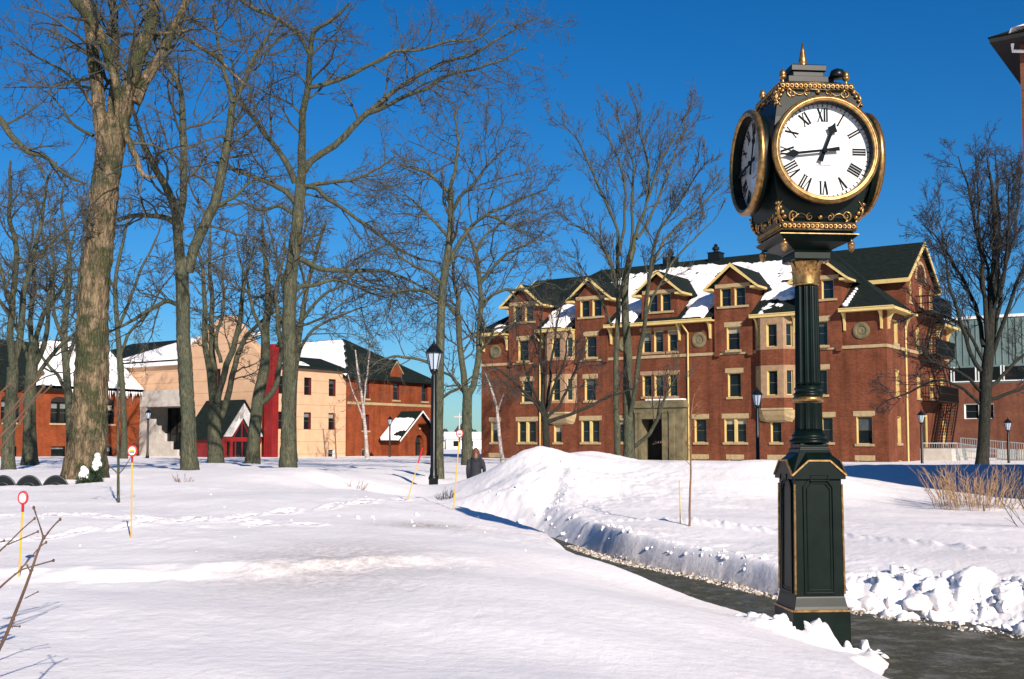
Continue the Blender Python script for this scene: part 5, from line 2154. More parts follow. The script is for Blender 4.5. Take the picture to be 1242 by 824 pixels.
m.tube([(-ov * .2, -.2, ZE - .02), (-ov * .2, -.2, ZE - .17), (.3, -.06, ZE - .22), (2.2, -.06, ZE - .26)], .035, 8)
m.build('gutter_pipe', WHITE, eb, True)

# ================================================================== far distance between the buildings
m = MB()
fr_ = random.Random(8)
for k in range(900):
    x = fr_.uniform(-420, 420)
    y = fr_.uniform(430, 480)
    h = fr_.uniform(5, 11) + 2.5 * math.sin(x * .03)
    n_ = 5
    rr_ = fr_.uniform(1.6, 3.2)
    rings = [[(x + rr_ * q * math.cos(a + zf_) * fr_.uniform(.8, 1.2), y + rr_ * q * math.sin(a + zf_), z * h) for a in np.linspace(0, 2 * PI, n_, endpoint=False)] for zf_, (q, z) in enumerate(((1.1, 0), (1.2, .3), (.9, .55), (.75, .6), (.55, .82), (.05, 1)))]
    m.loft(rings)
o = m.build('treeline', FOREST)
o['kind'] = 'stuff'
tag(o, 'dark far-off wood on the horizon between the brick buildings', 'wood')
for i, (u, v, Yd, w, h, lab) in enumerate(((575, 524, 240, 12, 2.6, 'low pale house with snowy roof far behind the walking person'),
                                          (537, 526, 280, 18, 2.4, 'long low far-off shed with white roof just right of the lamp post'))):
    p = at(u, v, Yd)
    hs2 = thing('far_house', lab, 'house', (p[0], Yd, -.2), .1)
    m = MB()
    m.box(-w / 2, w / 2, 0, 8, 0, h)
    m.build('wall', WHITE if i == 0 else CONC, hs2)
    m = MB()
    m.prism([(-w / 2 - .4, -.4, h), (-w / 2 - .4, 4, h + 1.6), (-w / 2 - .4, 8.4, h)], (w + .8, 0, 0))
    m.build('roof', RSNOW, hs2)
    m = MB()
    for q in np.arange(-w / 2 + 1.5, w / 2 - 1.5, 3.1):
        m.box(q, q + 1.2, -.05, -.003, 1.0, 2.2)
    m.build('window', GLASS, hs2)
p = at(557, 535, 170)
pl_ = MB()
pl_.tube([(p[0], 170, -.3), (p[0], 170, 6.2)], [.16, .11], 8)
pl_.box(p[0] - .8, p[0] + .8, 169.9, 170.1, 5.5, 5.7)
tag(pl_.build('utility_pole', CONC), 'pale far-off utility pole beyond the walking person', 'pole')

# ================================================================== bare trees


def resample(P, K, jit=0.0, rs=None):
    P = np.array(P, float)
    if len(P) > 2:
        P = smooth_poly(P, 8)
    d = np.concatenate([[0], np.cumsum(np.linalg.norm(np.diff(P[:, :3], axis=0), axis=1))])
    t = np.linspace(0, d[-1], K)
    out = np.stack([np.interp(t, d, P[:, i]) for i in range(P.shape[1])], 1)
    if jit and rs is not None:
        n = rs.normal(0, 1, (K, 3))
        n[1:-1] = (n[:-2] + n[1:-1] * 2 + n[2:]) / 4
        n[0] = 0
        out[:, :3] += n * jit
    return out


def grow(P, Rr, n, t0, t1, ang, ratio, K, wob, trop, rs, rmin, Labs=None, rfac=.62, tipw=0.5, curl=0.0):
    """grow n children from every branch of the batch"""
    B, Kp, _ = P.shape
    t = t0 + (t1 - t0) * (np.arange(n)[None, :] + rs.rand(B, n)) / n
    f = t * (Kp - 1)
    i0 = np.clip(f.astype(int), 0, Kp - 2)
    w = (f - i0)[..., None]
    b = np.arange(B)[:, None]
    start = P[b, i0] * (1 - w) + P[b, i0 + 1] * w
    rp = Rr[b, i0] * (1 - w[..., 0]) + Rr[b, i0 + 1] * w[..., 0]
    tan_ = P[b, i0 + 1] - P[b, i0]
    tan_ /= np.linalg.norm(tan_, axis=2, keepdims=True) + 1e-9
    Lp = np.linalg.norm(np.diff(P, axis=1), axis=2).sum(1)
    rnd = rs.normal(0, 1, (B, n, 3))
    perp = np.cross(tan_, rnd)
    perp /= np.linalg.norm(perp, axis=2, keepdims=True) + 1e-9
    A = np.radians(ang) * (1 + .3 * rs.normal(0, 1, (B, n, 1)))
    d = tan_ * np.cos(A) + perp * np.sin(A)
    L = (Lp[:, None] * ratio if Labs is None else Labs) * (1 - tipw * t) * rs.uniform(.55, 1.25, (B, n))
    r0 = np.clip(rp * rfac, rmin, .05)
    step = (L / (K - 1))[..., None]
    pts = [start]
    cur = d
    bend = rs.normal(0, 1, (B, n, 3)) * curl
    for k in range(K - 1):
        pts.append(pts[-1] + cur * step)
        cur = cur + rs.normal(0, wob, (B, n, 3)) + bend
        cur[..., 2] += trop
        cur /= np.linalg.norm(cur, axis=2, keepdims=True) + 1e-9
    PC = np.stack(pts, 2).reshape(B * n, K, 3)
    tt = np.linspace(0, 1, K)
    RC = np.maximum(r0.reshape(-1, 1) * (1 - .72 * tt[None, :]), rmin * (1 - .45 * tt[None, :]))
    return PC, RC


def tree(name, label, base, stems, D, bark, twig, seed, style, cat='tree', group=None, root=True, sides=10, relief=0):
    """stems: list of photo polylines [(u, v, half width in px)...]; they spread in depth round distance D"""
    rs = np.random.RandomState(seed)
    base = np.array(base)
    t = thing(name, label, cat, base, 0, group)
    S = []
    for si, st in enumerate(stems):
        pts = st['p'] if isinstance(st, dict) else st
        par = st.get('on') if isinstance(st, dict) else (None if si == 0 else 0)
        sl_ = st.get('s') if isinstance(st, dict) else None
        off0 = 0.0
        if par is not None:
            Q_ = S[par]
            j = np.argmin(np.hypot(Q_[:, 4] - pts[0][0], Q_[:, 5] - pts[0][1]))
            off0 = Q_[j, 1] - D
        if sl_ is None:
            sl_ = rs.uniform(-.55, .55) if par is not None else rs.uniform(-.03, .03)
        rows = []
        acc = 0
        for q, (u, v, hw) in enumerate(pts):
            if q:
                acc += math.hypot(u - pts[q - 1][0], v - pts[q - 1][1]) * D / F
            Yd = D + off0 + sl_ * acc
            p = at(u, v, Yd)
            rows.append((p[0], p[1], p[2], hw * Yd / F * (style.get('ls', .8) if par is not None else .97), u, v))
        K = 22
        a = resample(rows, K)
        L = np.linalg.norm(np.diff(a[:, :3], axis=0), axis=1).sum()
        jn = rs.normal(0, 1, (K, 3))
        jn[1:-1] = (jn[:-2] + 2 * jn[1:-1] + jn[2:]) / 4
        jn[0] = 0
        a[:, :3] += jn * min(.02 * L / 3, .06) * (1 if si else .3)
        S.append(a)
    P = np.stack([a[:, :3] for a in S])
    Rr = np.stack([a[:, 3] for a in S])
    if root:       # the root flare, and the foot goes into the snow
        h = P[0, :, 2] - base[2]
        Rr[0] *= 1 + .45 * np.exp(-np.clip(h, 0, 9) / (Rr[0, 0] * 1.3))
        P[0, 0, 2] -= .35
    # trunk and limbs: finer, with uneven bark relief
    K2 = 60 if not relief else 240
    tt = np.linspace(0, 1, P.shape[1])
    t2 = np.linspace(0, 1, K2)
    Pf = np.stack([np.stack([np.interp(t2, tt, p[:, i]) for i in range(3)], 1) for p in P])
    Rf = np.stack([np.interp(t2, tt, r) for r in Rr])
    n_ = sides
    V, Q = tube_batch(Pf, Rf, n_)
    V = V.reshape(len(P), K2, n_, 3)
    C = Pf[:, :, None, :]
    a = np.arange(n_)
    nz = np.stack([fbm(np.repeat(np.arange(K2)[:, None] * .16, n_, 1) + 31 * b, np.cos(a * 2 * PI / n_)[None, :] * 1.1 + np.sin(a * 2 * PI / n_)[None, :] * .9 + 5 * b, 3) for b in range(len(P))])
    V = C + (V - C) * (1 + .10 * nz[..., None])
    if relief:
        ang_ = (a * 2 * PI / n_)[None, :]
        hh_ = np.concatenate([[0], np.cumsum(np.linalg.norm(np.diff(Pf[0], axis=0), axis=1))])[:, None]
        for b in range(len(P)):
            rb = Rf[b][:, None]
            fx, fy = np.cos(ang_) * 11 * rb / .35 + 7 * b + 0 * hh_, np.sin(ang_) * 11 * rb / .35 + 0 * hh_
            hb_ = np.concatenate([[0], np.cumsum(np.linalg.norm(np.diff(Pf[b], axis=0), axis=1))])[:, None]
            q_ = fbm(fx + hb_ * 1.3, fy - hb_ * 1.1 + 0.6 * fbm(fx * .4, hb_ * 1.2 + 3, 2), 4, .6)
            rdg = 1 - 2.2 * np.abs(q_)
            d_ = (V[b] - C[b]) / (np.linalg.norm(V[b] - C[b], axis=2, keepdims=True) + 1e-9)
            V[b] += d_ * (relief * np.minimum(1, rb / .2) * (rdg - .4) + .03 * np.minimum(1, rb / .3) * fbm(fx * .25, hb_ * .9, 3))[..., None]
    V = V.reshape(-1, 3) - base
    np_mesh('trunk', V, Q, bark, t)
    # crown
    st = dict(n1=9, n2=6, n3=5, a1=48, a2=42, a3=40, L1=2.4, r2=.55, r3=.55, t0=.25, wob=.22, trop=.03, rmin=.007, n4=3, rf=.42, curl=.03)
    st.update(style)
    Vs, Qs, o = [], [], 0
    L = np.linalg.norm(np.diff(P, axis=1), axis=2).sum(1)
    levels = []
    t0s = np.array([st['t0'] if i else st.get('t00', .5) for i in range(len(P))])
    P1l, R1l = [], []
    for i in range(len(P)):
        nn = max(2, int(st['n1'] * (L[i] / (np.median(L) + 1e-6)) ** .7 + .5))
        if isinstance(stems[i], dict) and 'n' in stems[i]:
            nn = stems[i]['n']
            if nn == 0:
                continue
        lo = (stems[i].get('t0') if isinstance(stems[i], dict) else None) or t0s[i]
        a_, b_ = grow(P[i:i + 1], Rr[i:i + 1], nn, lo, 1.0, st['a1'], 0, 9, st['wob'], st['trop'], rs, st['rmin'] * 1.5, Labs=st['L1'] * 1.2, rfac=st['rf'], tipw=.46, curl=st['curl'])
        P1l.append(a_)
        R1l.append(b_)
    # leaders: every limb ends in a spray
    P1, R1 = np.concatenate(P1l), np.concatenate(R1l)
    levels.append((P1, R1, 5))
    P2, R2 = grow(P1, R1, st['n2'], .18, 1.0, st['a2'], st['r2'], 7, st['wob'], st['trop'], rs, st['rmin'] * 1.15, curl=st['curl'])
    levels.append((P2, R2, 4))
    P3, R3 = grow(P2, R2, st['n3'], .15, 1.0, st['a3'], st['r3'], 5, st['wob'], st['trop'], rs, st['rmin'], curl=st['curl'])
    levels.append((P3, R3, 3))
    if st['n4']:
        P4, R4 = grow(P3, R3, st['n4'], .2, 1.0, st['a3'], .6, 4, st['wob'], st['trop'], rs, st['rmin'] * .85)
        levels.append((P4, R4, 3))
    # split by sides, quads throughout
    for (p, r, s) in levels:
        v, q = tube_batch(p, r, s)
        Vs.append(v)
        Qs.append(q + o)
        o += len(v)
    np_mesh('crown', np.concatenate(Vs) - base, np.concatenate(Qs), twig, t)
    return t


def foot(u, v, D):
    p = at(u, v, D)
    return (float(p[0]), float(p[1]), snow_z(p[0], p[1]))


def S_(p, on=0, **k):
    d = dict(p=p, on=on)
    d.update(k)
    return d


GNARL = dict(n1=9, n2=6, n3=4, wob=.17, trop=.03, a1=52, a2=42, a3=38, L1=2.7, rmin=.0078, curl=.03, r2=.62, r3=.62, rf=.48)
# --- the big foreground trunk
tree('old_maple_tree', 'largest tree with thick tan mossy bark, forking high up above the low brick hall', foot(102, 590, 27),
     [S_([(101, 590, 23), (106, 540, 21), (110, 480, 20.5), (112, 400, 19), (116, 340, 17.5), (122, 280, 16.5), (130, 205, 16.5), (135, 170, 17), (138, 148, 11)], None, n=3, t0=.55, s=0),
      S_([(128, 182, 11), (120, 130, 9.5), (114, 80, 9), (110, 40, 8), (106, 8, 7), (100, -40, 6)], 0, s=.12),
      S_([(140, 175, 12), (150, 135, 11), (160, 95, 10.5), (171, 62, 10), (181, 30, 9), (190, -10, 8), (196, -60, 6)], 0, s=-.1),
      S_([(164, 125, 8), (178, 98, 8), (192, 72, 7.5), (206, 45, 7), (222, 15, 6), (236, -25, 5)], 2, s=.2),
      S_([(131, 150, 7), (138, 110, 6.5), (139, 70, 6.5), (138, 30, 6), (134, -20, 5)], 0, s=.5),
      S_([(150, 155, 7), (142, 110, 6), (134, 75, 7), (122, 45, 7.5), (105, 18, 7.5), (82, -10, 7)], 0, s=-.25, n=6),
      S_([(147, 140, 5.5), (156, 170, 5), (166, 195, 4), (174, 213, 3), (190, 214, 2)], 0, s=-.3, n=3),
      S_([(112, 128, 3), (92, 98, 2.4), (66, 80, 1.8), (40, 66, 1.4), (14, 50, .8)], 1, n=8, t0=.1),
      S_([(113, 165, 2.6), (88, 150, 2), (72, 128, 1.5), (56, 110, .8)], 0, n=7, t0=.1),
      S_([(216, 42, 3.5), (240, 55, 3), (262, 70, 2.6), (282, 88, 2), (300, 104, 1.2)], 3, n=7, t0=.1),
      S_([(158, 62, 3), (175, 42, 2.5), (205, 40, 2), (235, 35, 1.5)], 2, n=5, t0=.2)], 27, BARK_BIG, TWIG, 1, dict(GNARL, n1=9, L1=2.3, rmin=.0062), sides=80, relief=.022)
# --- second tree
tree('maple_tree', 'grey tree dividing into two rising stems, between the largest trunk and the tan gable', foot(231, 577, 36),
     [S_([(231, 578, 10.08), (229, 520, 8.82), (226, 460, 8.82), (222, 400, 8.40), (222, 350, 7.98), (220, 312, 7.56)], None, n=2, t0=.7),
      S_([(220, 318, 8), (214, 285, 7), (212, 258, 6.5), (204, 235, 6), (190, 206, 5), (178, 182, 4), (166, 150, 3), (158, 115, 2)], 0),
      S_([(219, 280, 6), (222, 240, 5.5), (223, 195, 5.5), (222, 150, 5), (219, 112, 4), (204, 75, 3), (190, 40, 2)], 1),
      S_([(228, 330, 7.5), (238, 300, 7.5), (250, 272, 7.5), (264, 232, 7), (272, 200, 6.5), (278, 155, 5.5), (283, 125, 5)], 0),
      S_([(283, 125, 4), (277, 105, 3.5), (269, 76, 3), (263, 45, 2.4), (258, 5, 1.6)], 3),
      S_([(283, 125, 4), (295, 100, 4), (307, 72, 3.2), (322, 50, 2.6), (338, 22, 2)], 3),
      S_([(214, 272, 4.5), (200, 264, 4), (180, 262, 3.5), (160, 262, 3), (142, 268, 2)], 1),
      S_([(219, 372, 3.5), (205, 365, 3.3), (190, 371, 3), (168, 384, 2.6), (148, 396, 2), (128, 404, 1.2)], 0, n=6),
      S_([(264, 250, 3), (285, 238, 2.4), (305, 220, 1.8), (330, 214, 1)], 3)], 36, BARK, TWIG, 2, dict(GNARL, L1=2.8, n1=9), sides=44, relief=.010)
# --- third tree
tree('spreading_maple_tree', 'grey tree with long wide limbs reaching across the sky, before the tan windowed wing', foot(350, 569, 41),
     [S_([(349, 570, 10.08), (350, 520, 8.82), (351, 460, 8.82), (351, 410, 8.40), (352, 350, 7.98), (356, 310, 7.56), (361, 265, 7.14), (364, 225, 6.72)], None, n=3, t0=.6),
      S_([(364, 225, 7), (366, 185, 6), (368, 140, 5), (372, 105, 4.6), (376, 66, 4), (381, 40, 3.4), (400, 27, 2.6), (424, 8, 1.8)], 0),
      S_([(358, 222, 5), (350, 200, 4.6), (337, 182, 4.2), (322, 163, 3.8), (306, 141, 3.4), (291, 122, 3), (286, 100, 2.2), (280, 70, 1.4)], 0),
      S_([(366, 212, 5.5), (374, 202, 5.2), (390, 187, 5), (418, 164, 4.6), (444, 138, 4.2), (470, 117, 3.4), (500, 97, 3), (538, 77, 2.6), (570, 69, 2.2), (602, 48, 1.7), (630, 31, 1.2), (655, 18, .7)], 0, s=.05, n=16),
      S_([(448, 137, 3.6), (468, 130, 3.2), (488, 118, 3.1), (518, 108, 2.8), (538, 94, 2.4), (570, 86, 2.1), (602, 76, 1.6), (640, 59, .9)], 3, s=-.15, n=13),
      S_([(374, 106, 3.6), (390, 104, 3.4), (404, 101, 3.2), (426, 91, 3), (451, 76, 2.7), (480, 64, 2.4), (506, 60, 2.2), (538, 51, 1.9), (570, 50, 1.6), (590, 38, 1.2), (606, 18, .7)], 1, s=.2, n=13),
      S_([(376, 66, 3.2), (362, 42, 3.2), (344, 28, 3.2), (318, 15, 3.2), (296, 3, 3.2), (280, -15, 3)], 1, n=8),
      S_([(358, 246, 4.5), (346, 232, 4), (325, 222, 3.6), (303, 213, 3.2), (282, 204, 2.6), (262, 196, 1.6)], 0, n=7),
      S_([(366, 228, 4), (380, 225, 3.3), (395, 222, 2.8), (425, 219, 2.4), (458, 206, 1.8), (480, 190, 1)], 0, n=8),
      S_([(368, 226, 3.6), (384, 228, 3.3), (398, 241, 3), (425, 261, 2.7), (457, 284, 2.4), (480, 300, 2.1), (512, 314, 1.5), (535, 322, .8)], 0, n=9),
      S_([(357, 312, 4.5), (368, 316, 4.2), (384, 324, 4), (405, 328, 3.6), (430, 329, 3.2), (462, 328, 2.6), (498, 341, 1.9), (530, 360, 1)], 0, n=10),
      S_([(352, 370, 4), (362, 350, 3.4), (385, 345, 2.8), (410, 340, 2.4), (440, 352, 1.8), (470, 362, 1)], 0, n=8),
      S_([(358, 262, 3), (340, 250, 2.6), (322, 255, 2.2), (300, 248, 1.6), (280, 240, .9)], 0, n=7)], 41, BARK, TWIG, 3, dict(GNARL, L1=2.8, n1=9, wob=.18), sides=44, relief=.010)
# --- the tree behind the near lamp
tree('slim_tree', 'slim tall tree standing just behind the nearest lamp post', foot(533, 579, 35),
     [S_([(532, 579, 6.5), (532, 530, 5.6), (533, 470, 5.5), (534, 410, 5.2), (536, 360, 5), (540, 325, 4.6), (544, 295, 4.3), (547, 262, 4), (546, 228, 3.4)], None, n=5, t0=.6),
      S_([(546, 235, 3.2), (536, 225, 2.8), (519, 210, 2.4), (502, 204, 2), (486, 199, 1.3)], 0),
      S_([(546, 230, 3), (552, 205, 2.6), (556, 180, 2.2), (553, 150, 1.6), (548, 128, .9)], 0),
      S_([(549, 256, 3), (558, 240, 2.6), (572, 226, 2.3), (590, 203, 1.8), (610, 182, 1.2)], 0),
      S_([(544, 322, 3.4), (556, 298, 3), (567, 281, 2.7), (580, 267, 2.4), (602, 255, 2), (634, 242, 1.5), (664, 229, .8)], 0, n=10),
      S_([(570, 276, 2), (590, 262, 1.8), (615, 272, 1.5), (640, 285, 1)], 4, n=7),
      S_([(532, 364, 3), (518, 355, 2.6), (500, 352, 2.2), (476, 355, 1.7), (450, 348, 1)], 0, n=8),
      S_([(536, 345, 2.5), (520, 330, 2.2), (500, 322, 1.8), (478, 305, 1.2)], 0, n=7),
      S_([(531, 450, 2.6), (520, 440, 2.3), (504, 435, 2.1), (482, 433, 1.9), (462, 436, 1.4), (444, 450, .8)], 0, n=5),
      S_([(534, 484, 2.5), (546, 476, 2.2), (558, 470, 2), (575, 455, 1.3)], 0, n=3),
      S_([(545, 290, 2.6), (528, 270, 2.2), (508, 250, 1.8), (490, 236, 1.1)], 0, n=8)], 35, BARK, TWIG, 4, dict(GNARL, L1=2.4, n1=9, rmin=.0075), sides=12)
# --- the forked tree left of the big brick building
tree('forked_tree', 'forked grey tree by the corner of the big brick building, near the walking person', foot(567, 556, 56),
     [S_([(567, 556, 7), (566, 520, 6.4), (567, 475, 6)], None, n=0),
      S_([(566, 480, 5), (560, 440, 4.5), (557, 405, 4.2), (556, 372, 3.6), (552, 345, 2.8), (548, 318, 1.8)], 0),
      S_([(569, 478, 5.2), (577, 458, 4.8), (580, 425, 4.4), (582, 390, 4), (583, 360, 3.6), (580, 325, 3), (573, 298, 2.4), (566, 275, 1.6)], 0),
      S_([(582, 380, 3), (592, 362, 2.6), (612, 352, 2.2), (640, 350, 1.7), (668, 338, 1)], 2, n=11),
      S_([(582, 345, 3), (598, 325, 2.5), (618, 306, 2), (640, 296, 1.4), (660, 280, .8)], 2, n=11),
      S_([(578, 430, 2.6), (592, 415, 2.2), (600, 400, 1.8), (620, 396, 1.1)], 2, n=7),
      S_([(556, 385, 2.6), (545, 372, 2.2), (530, 368, 1.8), (512, 372, 1)], 1, n=8),
      S_([(575, 305, 2.2), (590, 285, 1.8), (610, 270, 1.4), (628, 255, .8)], 2, n=9),
      S_([(566, 480, 2.8), (552, 462, 2.5), (545, 455, 2), (528, 448, 1.2)], 0, n=6)], 56, BARK, TWIG, 5, dict(GNARL, L1=2.9, n1=9, rmin=.010), sides=12)
# --- vase-shaped elm before the entrance
tree('elm_tree', 'tall many-stemmed vase-shaped tree before the entrance of the big brick building', foot(756, 558, 62),
     [S_([(763, 560, 7.5), (762, 520, 6.4), (761, 480, 6), (761, 430, 5.6), (759, 392, 5), (758, 350, 4.6), (762, 322, 4.4), (768, 300, 4.2)], None, n=0),
      S_([(751, 560, 6.5), (748, 515, 5.6), (747, 470, 5.2), (747, 420, 4.8), (748, 360, 4.2), (745, 330, 3.6), (738, 312, 3), (724, 290, 2.3), (706, 276, 1.6), (690, 270, 1)], 0, s=-.05, t0=.6),
      S_([(762, 510, 4.6), (771, 470, 4.4), (776, 430, 4.4), (782, 392, 4), (786, 350, 3.6), (790, 312, 3), (800, 280, 2.6), (822, 250, 2), (842, 215, 1.4), (862, 190, .8)], 0, t0=.5),
      S_([(748, 345, 3.6), (750, 300, 3), (748, 278, 2.8), (738, 252, 2.6), (729, 230, 2.4), (717, 203, 2), (703, 174, 1.5), (686, 156, 1), (668, 141, .6)], 1, n=12),
      S_([(751, 310, 3), (756, 272, 2.6), (759, 240, 2.3), (752, 200, 2), (740, 170, 1.6), (732, 150, 1)], 1, n=11),
      S_([(765, 310, 3.2), (767, 285, 2.8), (766, 245, 2.5), (768, 205, 2), (758, 170, 1.5), (746, 132, .8)], 0, n=11),
      S_([(768, 300, 3.6), (777, 270, 3), (786, 238, 2.6), (786, 205, 2.2), (778, 168, 1.5), (772, 140, .9)], 0, n=11),
      S_([(784, 246, 2.6), (796, 210, 2.2), (808, 186, 1.8), (822, 158, 1.3), (838, 128, .7)], 6, n=11),
      S_([(772, 290, 2.8), (783, 275, 2.5), (800, 240, 2.2), (812, 205, 1.8), (822, 175, 1.3), (835, 150, .8)], 0, n=11),
      S_([(787, 330, 2.8), (805, 292, 2.4), (828, 270, 2), (853, 249, 1.5), (884, 212, .8)], 2, n=10),
      S_([(783, 385, 2.6), (800, 345, 2.2), (822, 310, 1.8), (846, 285, 1.3), (870, 262, .8)], 2, n=9),
      S_([(769, 542, 3.6), (784, 530, 3.4), (796, 510, 3.2), (803, 492, 2.6), (812, 470, 1.8), (824, 452, 1.2)], 0, n=6),
      S_([(742, 395, 2.4), (728, 362, 2), (714, 338, 1.5), (700, 318, .9)], 1, n=6)], 62, BARK, TWIG, 6,
     dict(n1=13, n2=7, n3=4, ls=.66, a1=27, a2=27, a3=30, L1=2.5, r2=.65, wob=.13, trop=.08, rmin=.011, curl=.02), sides=12)
# --- small dark tree behind the mound
tree('small_tree', 'small low-branched dark tree rising from behind the snow mound', foot(663, 556, 58),
     [S_([(664, 560, 5), (662, 525, 4.2), (661, 506, 4)], None, n=0),
      S_([(661, 510, 3), (652, 492, 2.6), (635, 475, 2.2), (616, 457, 1.6), (600, 446, .9)], 0),
      S_([(661, 508, 3), (658, 478, 2.5), (656, 440, 2.1), (655, 405, 1.6), (658, 372, .9)], 0),
      S_([(662, 508, 3), (666, 470, 2.3), (670, 430, 1.9), (676, 392, 1.4), (684, 360, .8)], 0),
      S_([(664, 512, 3.2), (678, 507, 2.8), (711, 495, 2.3), (739, 481, 1.8), (770, 470, 1.1)], 0, n=8),
      S_([(664, 506, 2.6), (680, 490, 2.2), (692, 465, 1.8), (702, 435, 1.3), (712, 410, .8)], 0),
      S_([(662, 505, 2.4), (672, 470, 2), (684, 440, 1.6), (690, 400, .9)], 0),
      S_([(660, 500, 2.4), (645, 470, 2), (636, 440, 1.5), (630, 410, .8)], 0)], 58, BARK_D, TWIG_D, 7, dict(n1=7, n2=5, n3=4, a1=38, a2=36, L1=2.3, wob=.16, trop=.05, rmin=.011), sides=10)
# --- dark tree at the right
tree('linden_tree', 'dark dense upright bare tree before the brown brick building', foot(1191, 573, 48),
     [S_([(1191, 574, 8), (1192, 540, 7), (1195, 500, 7), (1196, 460, 7.2), (1200, 420, 6.5), (1204, 360, 5), (1207, 300, 4), (1206, 246, 2.6), (1198, 200, 1.2)], None, n=12, t0=.45),
      S_([(1196, 430, 4.4), (1195, 385, 4), (1192, 325, 3.4), (1184, 272, 2.6), (1172, 222, 1.6), (1164, 192, .8)], 0),
      S_([(1193, 420, 4), (1184, 370, 3.4), (1168, 340, 2.8), (1153, 316, 2.3), (1137, 291, 1.6), (1119, 272, .8)], 0),
      S_([(1190, 450, 4), (1174, 420, 3.4), (1162, 382, 2.8), (1152, 345, 2.2), (1146, 305, 1.5), (1138, 262, .8)], 0),
      S_([(1202, 400, 4), (1208, 350, 3.4), (1211, 290, 2.8), (1211, 230, 2), (1207, 190, 1)], 0),
      S_([(1204, 410, 4), (1216, 345, 3.2), (1226, 300, 2.6), (1236, 250, 1.8), (1240, 205, .9)], 0),
      S_([(1204, 430, 4), (1222, 375, 3.3), (1240, 330, 2.6), (1262, 285, 1.7), (1280, 240, .8)], 0),
      S_([(1198, 470, 3.6), (1218, 455, 3), (1242, 430, 2.5), (1275, 405, 1.8), (1300, 385, 1)], 0),
      S_([(1200, 485, 3.2), (1222, 478, 2.7), (1250, 468, 2.2), (1285, 455, 1.2)], 0),
      S_([(1190, 475, 3.4), (1172, 458, 2.9), (1152, 447, 2.4), (1128, 440, 1.8), (1104, 432, 1)], 0),
      S_([(1188, 490, 3), (1165, 470, 2.5), (1135, 462, 2), (1100, 478, 1.5), (1070, 488, .8)], 0, n=6),
      S_([(1194, 440, 3), (1172, 400, 2.5), (1150, 385, 2), (1128, 378, 1.4), (1106, 380, .8)], 0),
      S_([(1199, 395, 3), (1198, 330, 2.5), (1188, 280, 2), (1186, 225, 1.4), (1182, 190, .8)], 0),
      S_([(1203, 380, 3), (1218, 325, 2.5), (1222, 270, 1.8), (1224, 215, 1)], 0)], 48, BARK_D, TWIG_D, 8,
     dict(n1=14, n2=8, n3=5, ls=.7, a1=33, a2=36, a3=36, L1=2.3, r2=.62, wob=.15, trop=.07, rmin=.0095), sides=12)
# --- middle group between second and third tree
tree('cluster_tree', 'tree with four stems from one foot, before the tan gable', foot(261, 557, 60),
     [S_([(262, 558, 9), (260, 525, 8.5), (260, 490, 8)], None, n=0),
      S_([(257, 495, 5), (255, 460, 4.6), (249, 420, 4.2), (247, 385, 3.8), (247, 345, 3), (240, 300, 2), (234, 262, 1)], 0),
      S_([(260, 480, 5), (259, 443, 4.6), (256, 405, 4.2), (258, 360, 3.4), (254, 310, 2.2), (256, 265, 1)], 0),
      S_([(264, 490, 5), (272, 450, 4.8), (281, 426, 4.5), (288, 400, 4), (292, 368, 3.4), (300, 330, 2.4), (310, 290, 1.2)], 0),
      S_([(266, 510, 5), (274, 488, 4.8), (281, 455, 4.4), (290, 425, 4), (302, 405, 3.2), (320, 388, 2.4), (342, 372, 1.3)], 0),
      S_([(268, 440, 3), (262, 410, 2.6), (272, 370, 2.2), (270, 320, 1.6), (276, 280, .8)], 3)], 60, BARK, TWIG, 9, dict(GNARL, L1=2.6, n1=10, n2=6, n3=5, rmin=.012), sides=12)
tree('leaning_tree', 'grey tree before the red corner pier, splitting into two leaning stems', foot(308, 556, 58),
     [S_([(306, 557, 8.5), (309, 520, 7.6), (312, 490, 7.4), (317, 462, 6.8), (322, 430, 5.8), (322, 400, 5), (326, 360, 4), (322, 315, 2.8), (318, 270, 1.4)], None, t0=.55, n=10),
      S_([(314, 492, 4.5), (324, 480, 4.2), (336, 462, 4), (341, 430, 3.8), (338, 395, 3.4), (335, 360, 2.8), (342, 315, 2), (350, 270, 1)], 0),
      S_([(322, 410, 3.4), (308, 380, 2.8), (300, 345, 2.2), (290, 310, 1.5), (284, 280, .8)], 0),
      S_([(324, 375, 3), (338, 345, 2.4), (352, 320, 1.9), (372, 295, 1.3), (392, 270, .7)], 0),
      S_([(338, 390, 2.8), (352, 372, 2.3), (372, 350, 1.8), (396, 335, 1.2), (420, 322, .7)], 1),
      S_([(336, 420, 2.6), (350, 400, 2.2), (375, 392, 1.8), (400, 380, 1.3), (425, 360, .7)], 1)], 58, BARK, TWIG, 10, dict(GNARL, L1=2.6, n1=9, n2=6, n3=5, rmin=.012), sides=12)
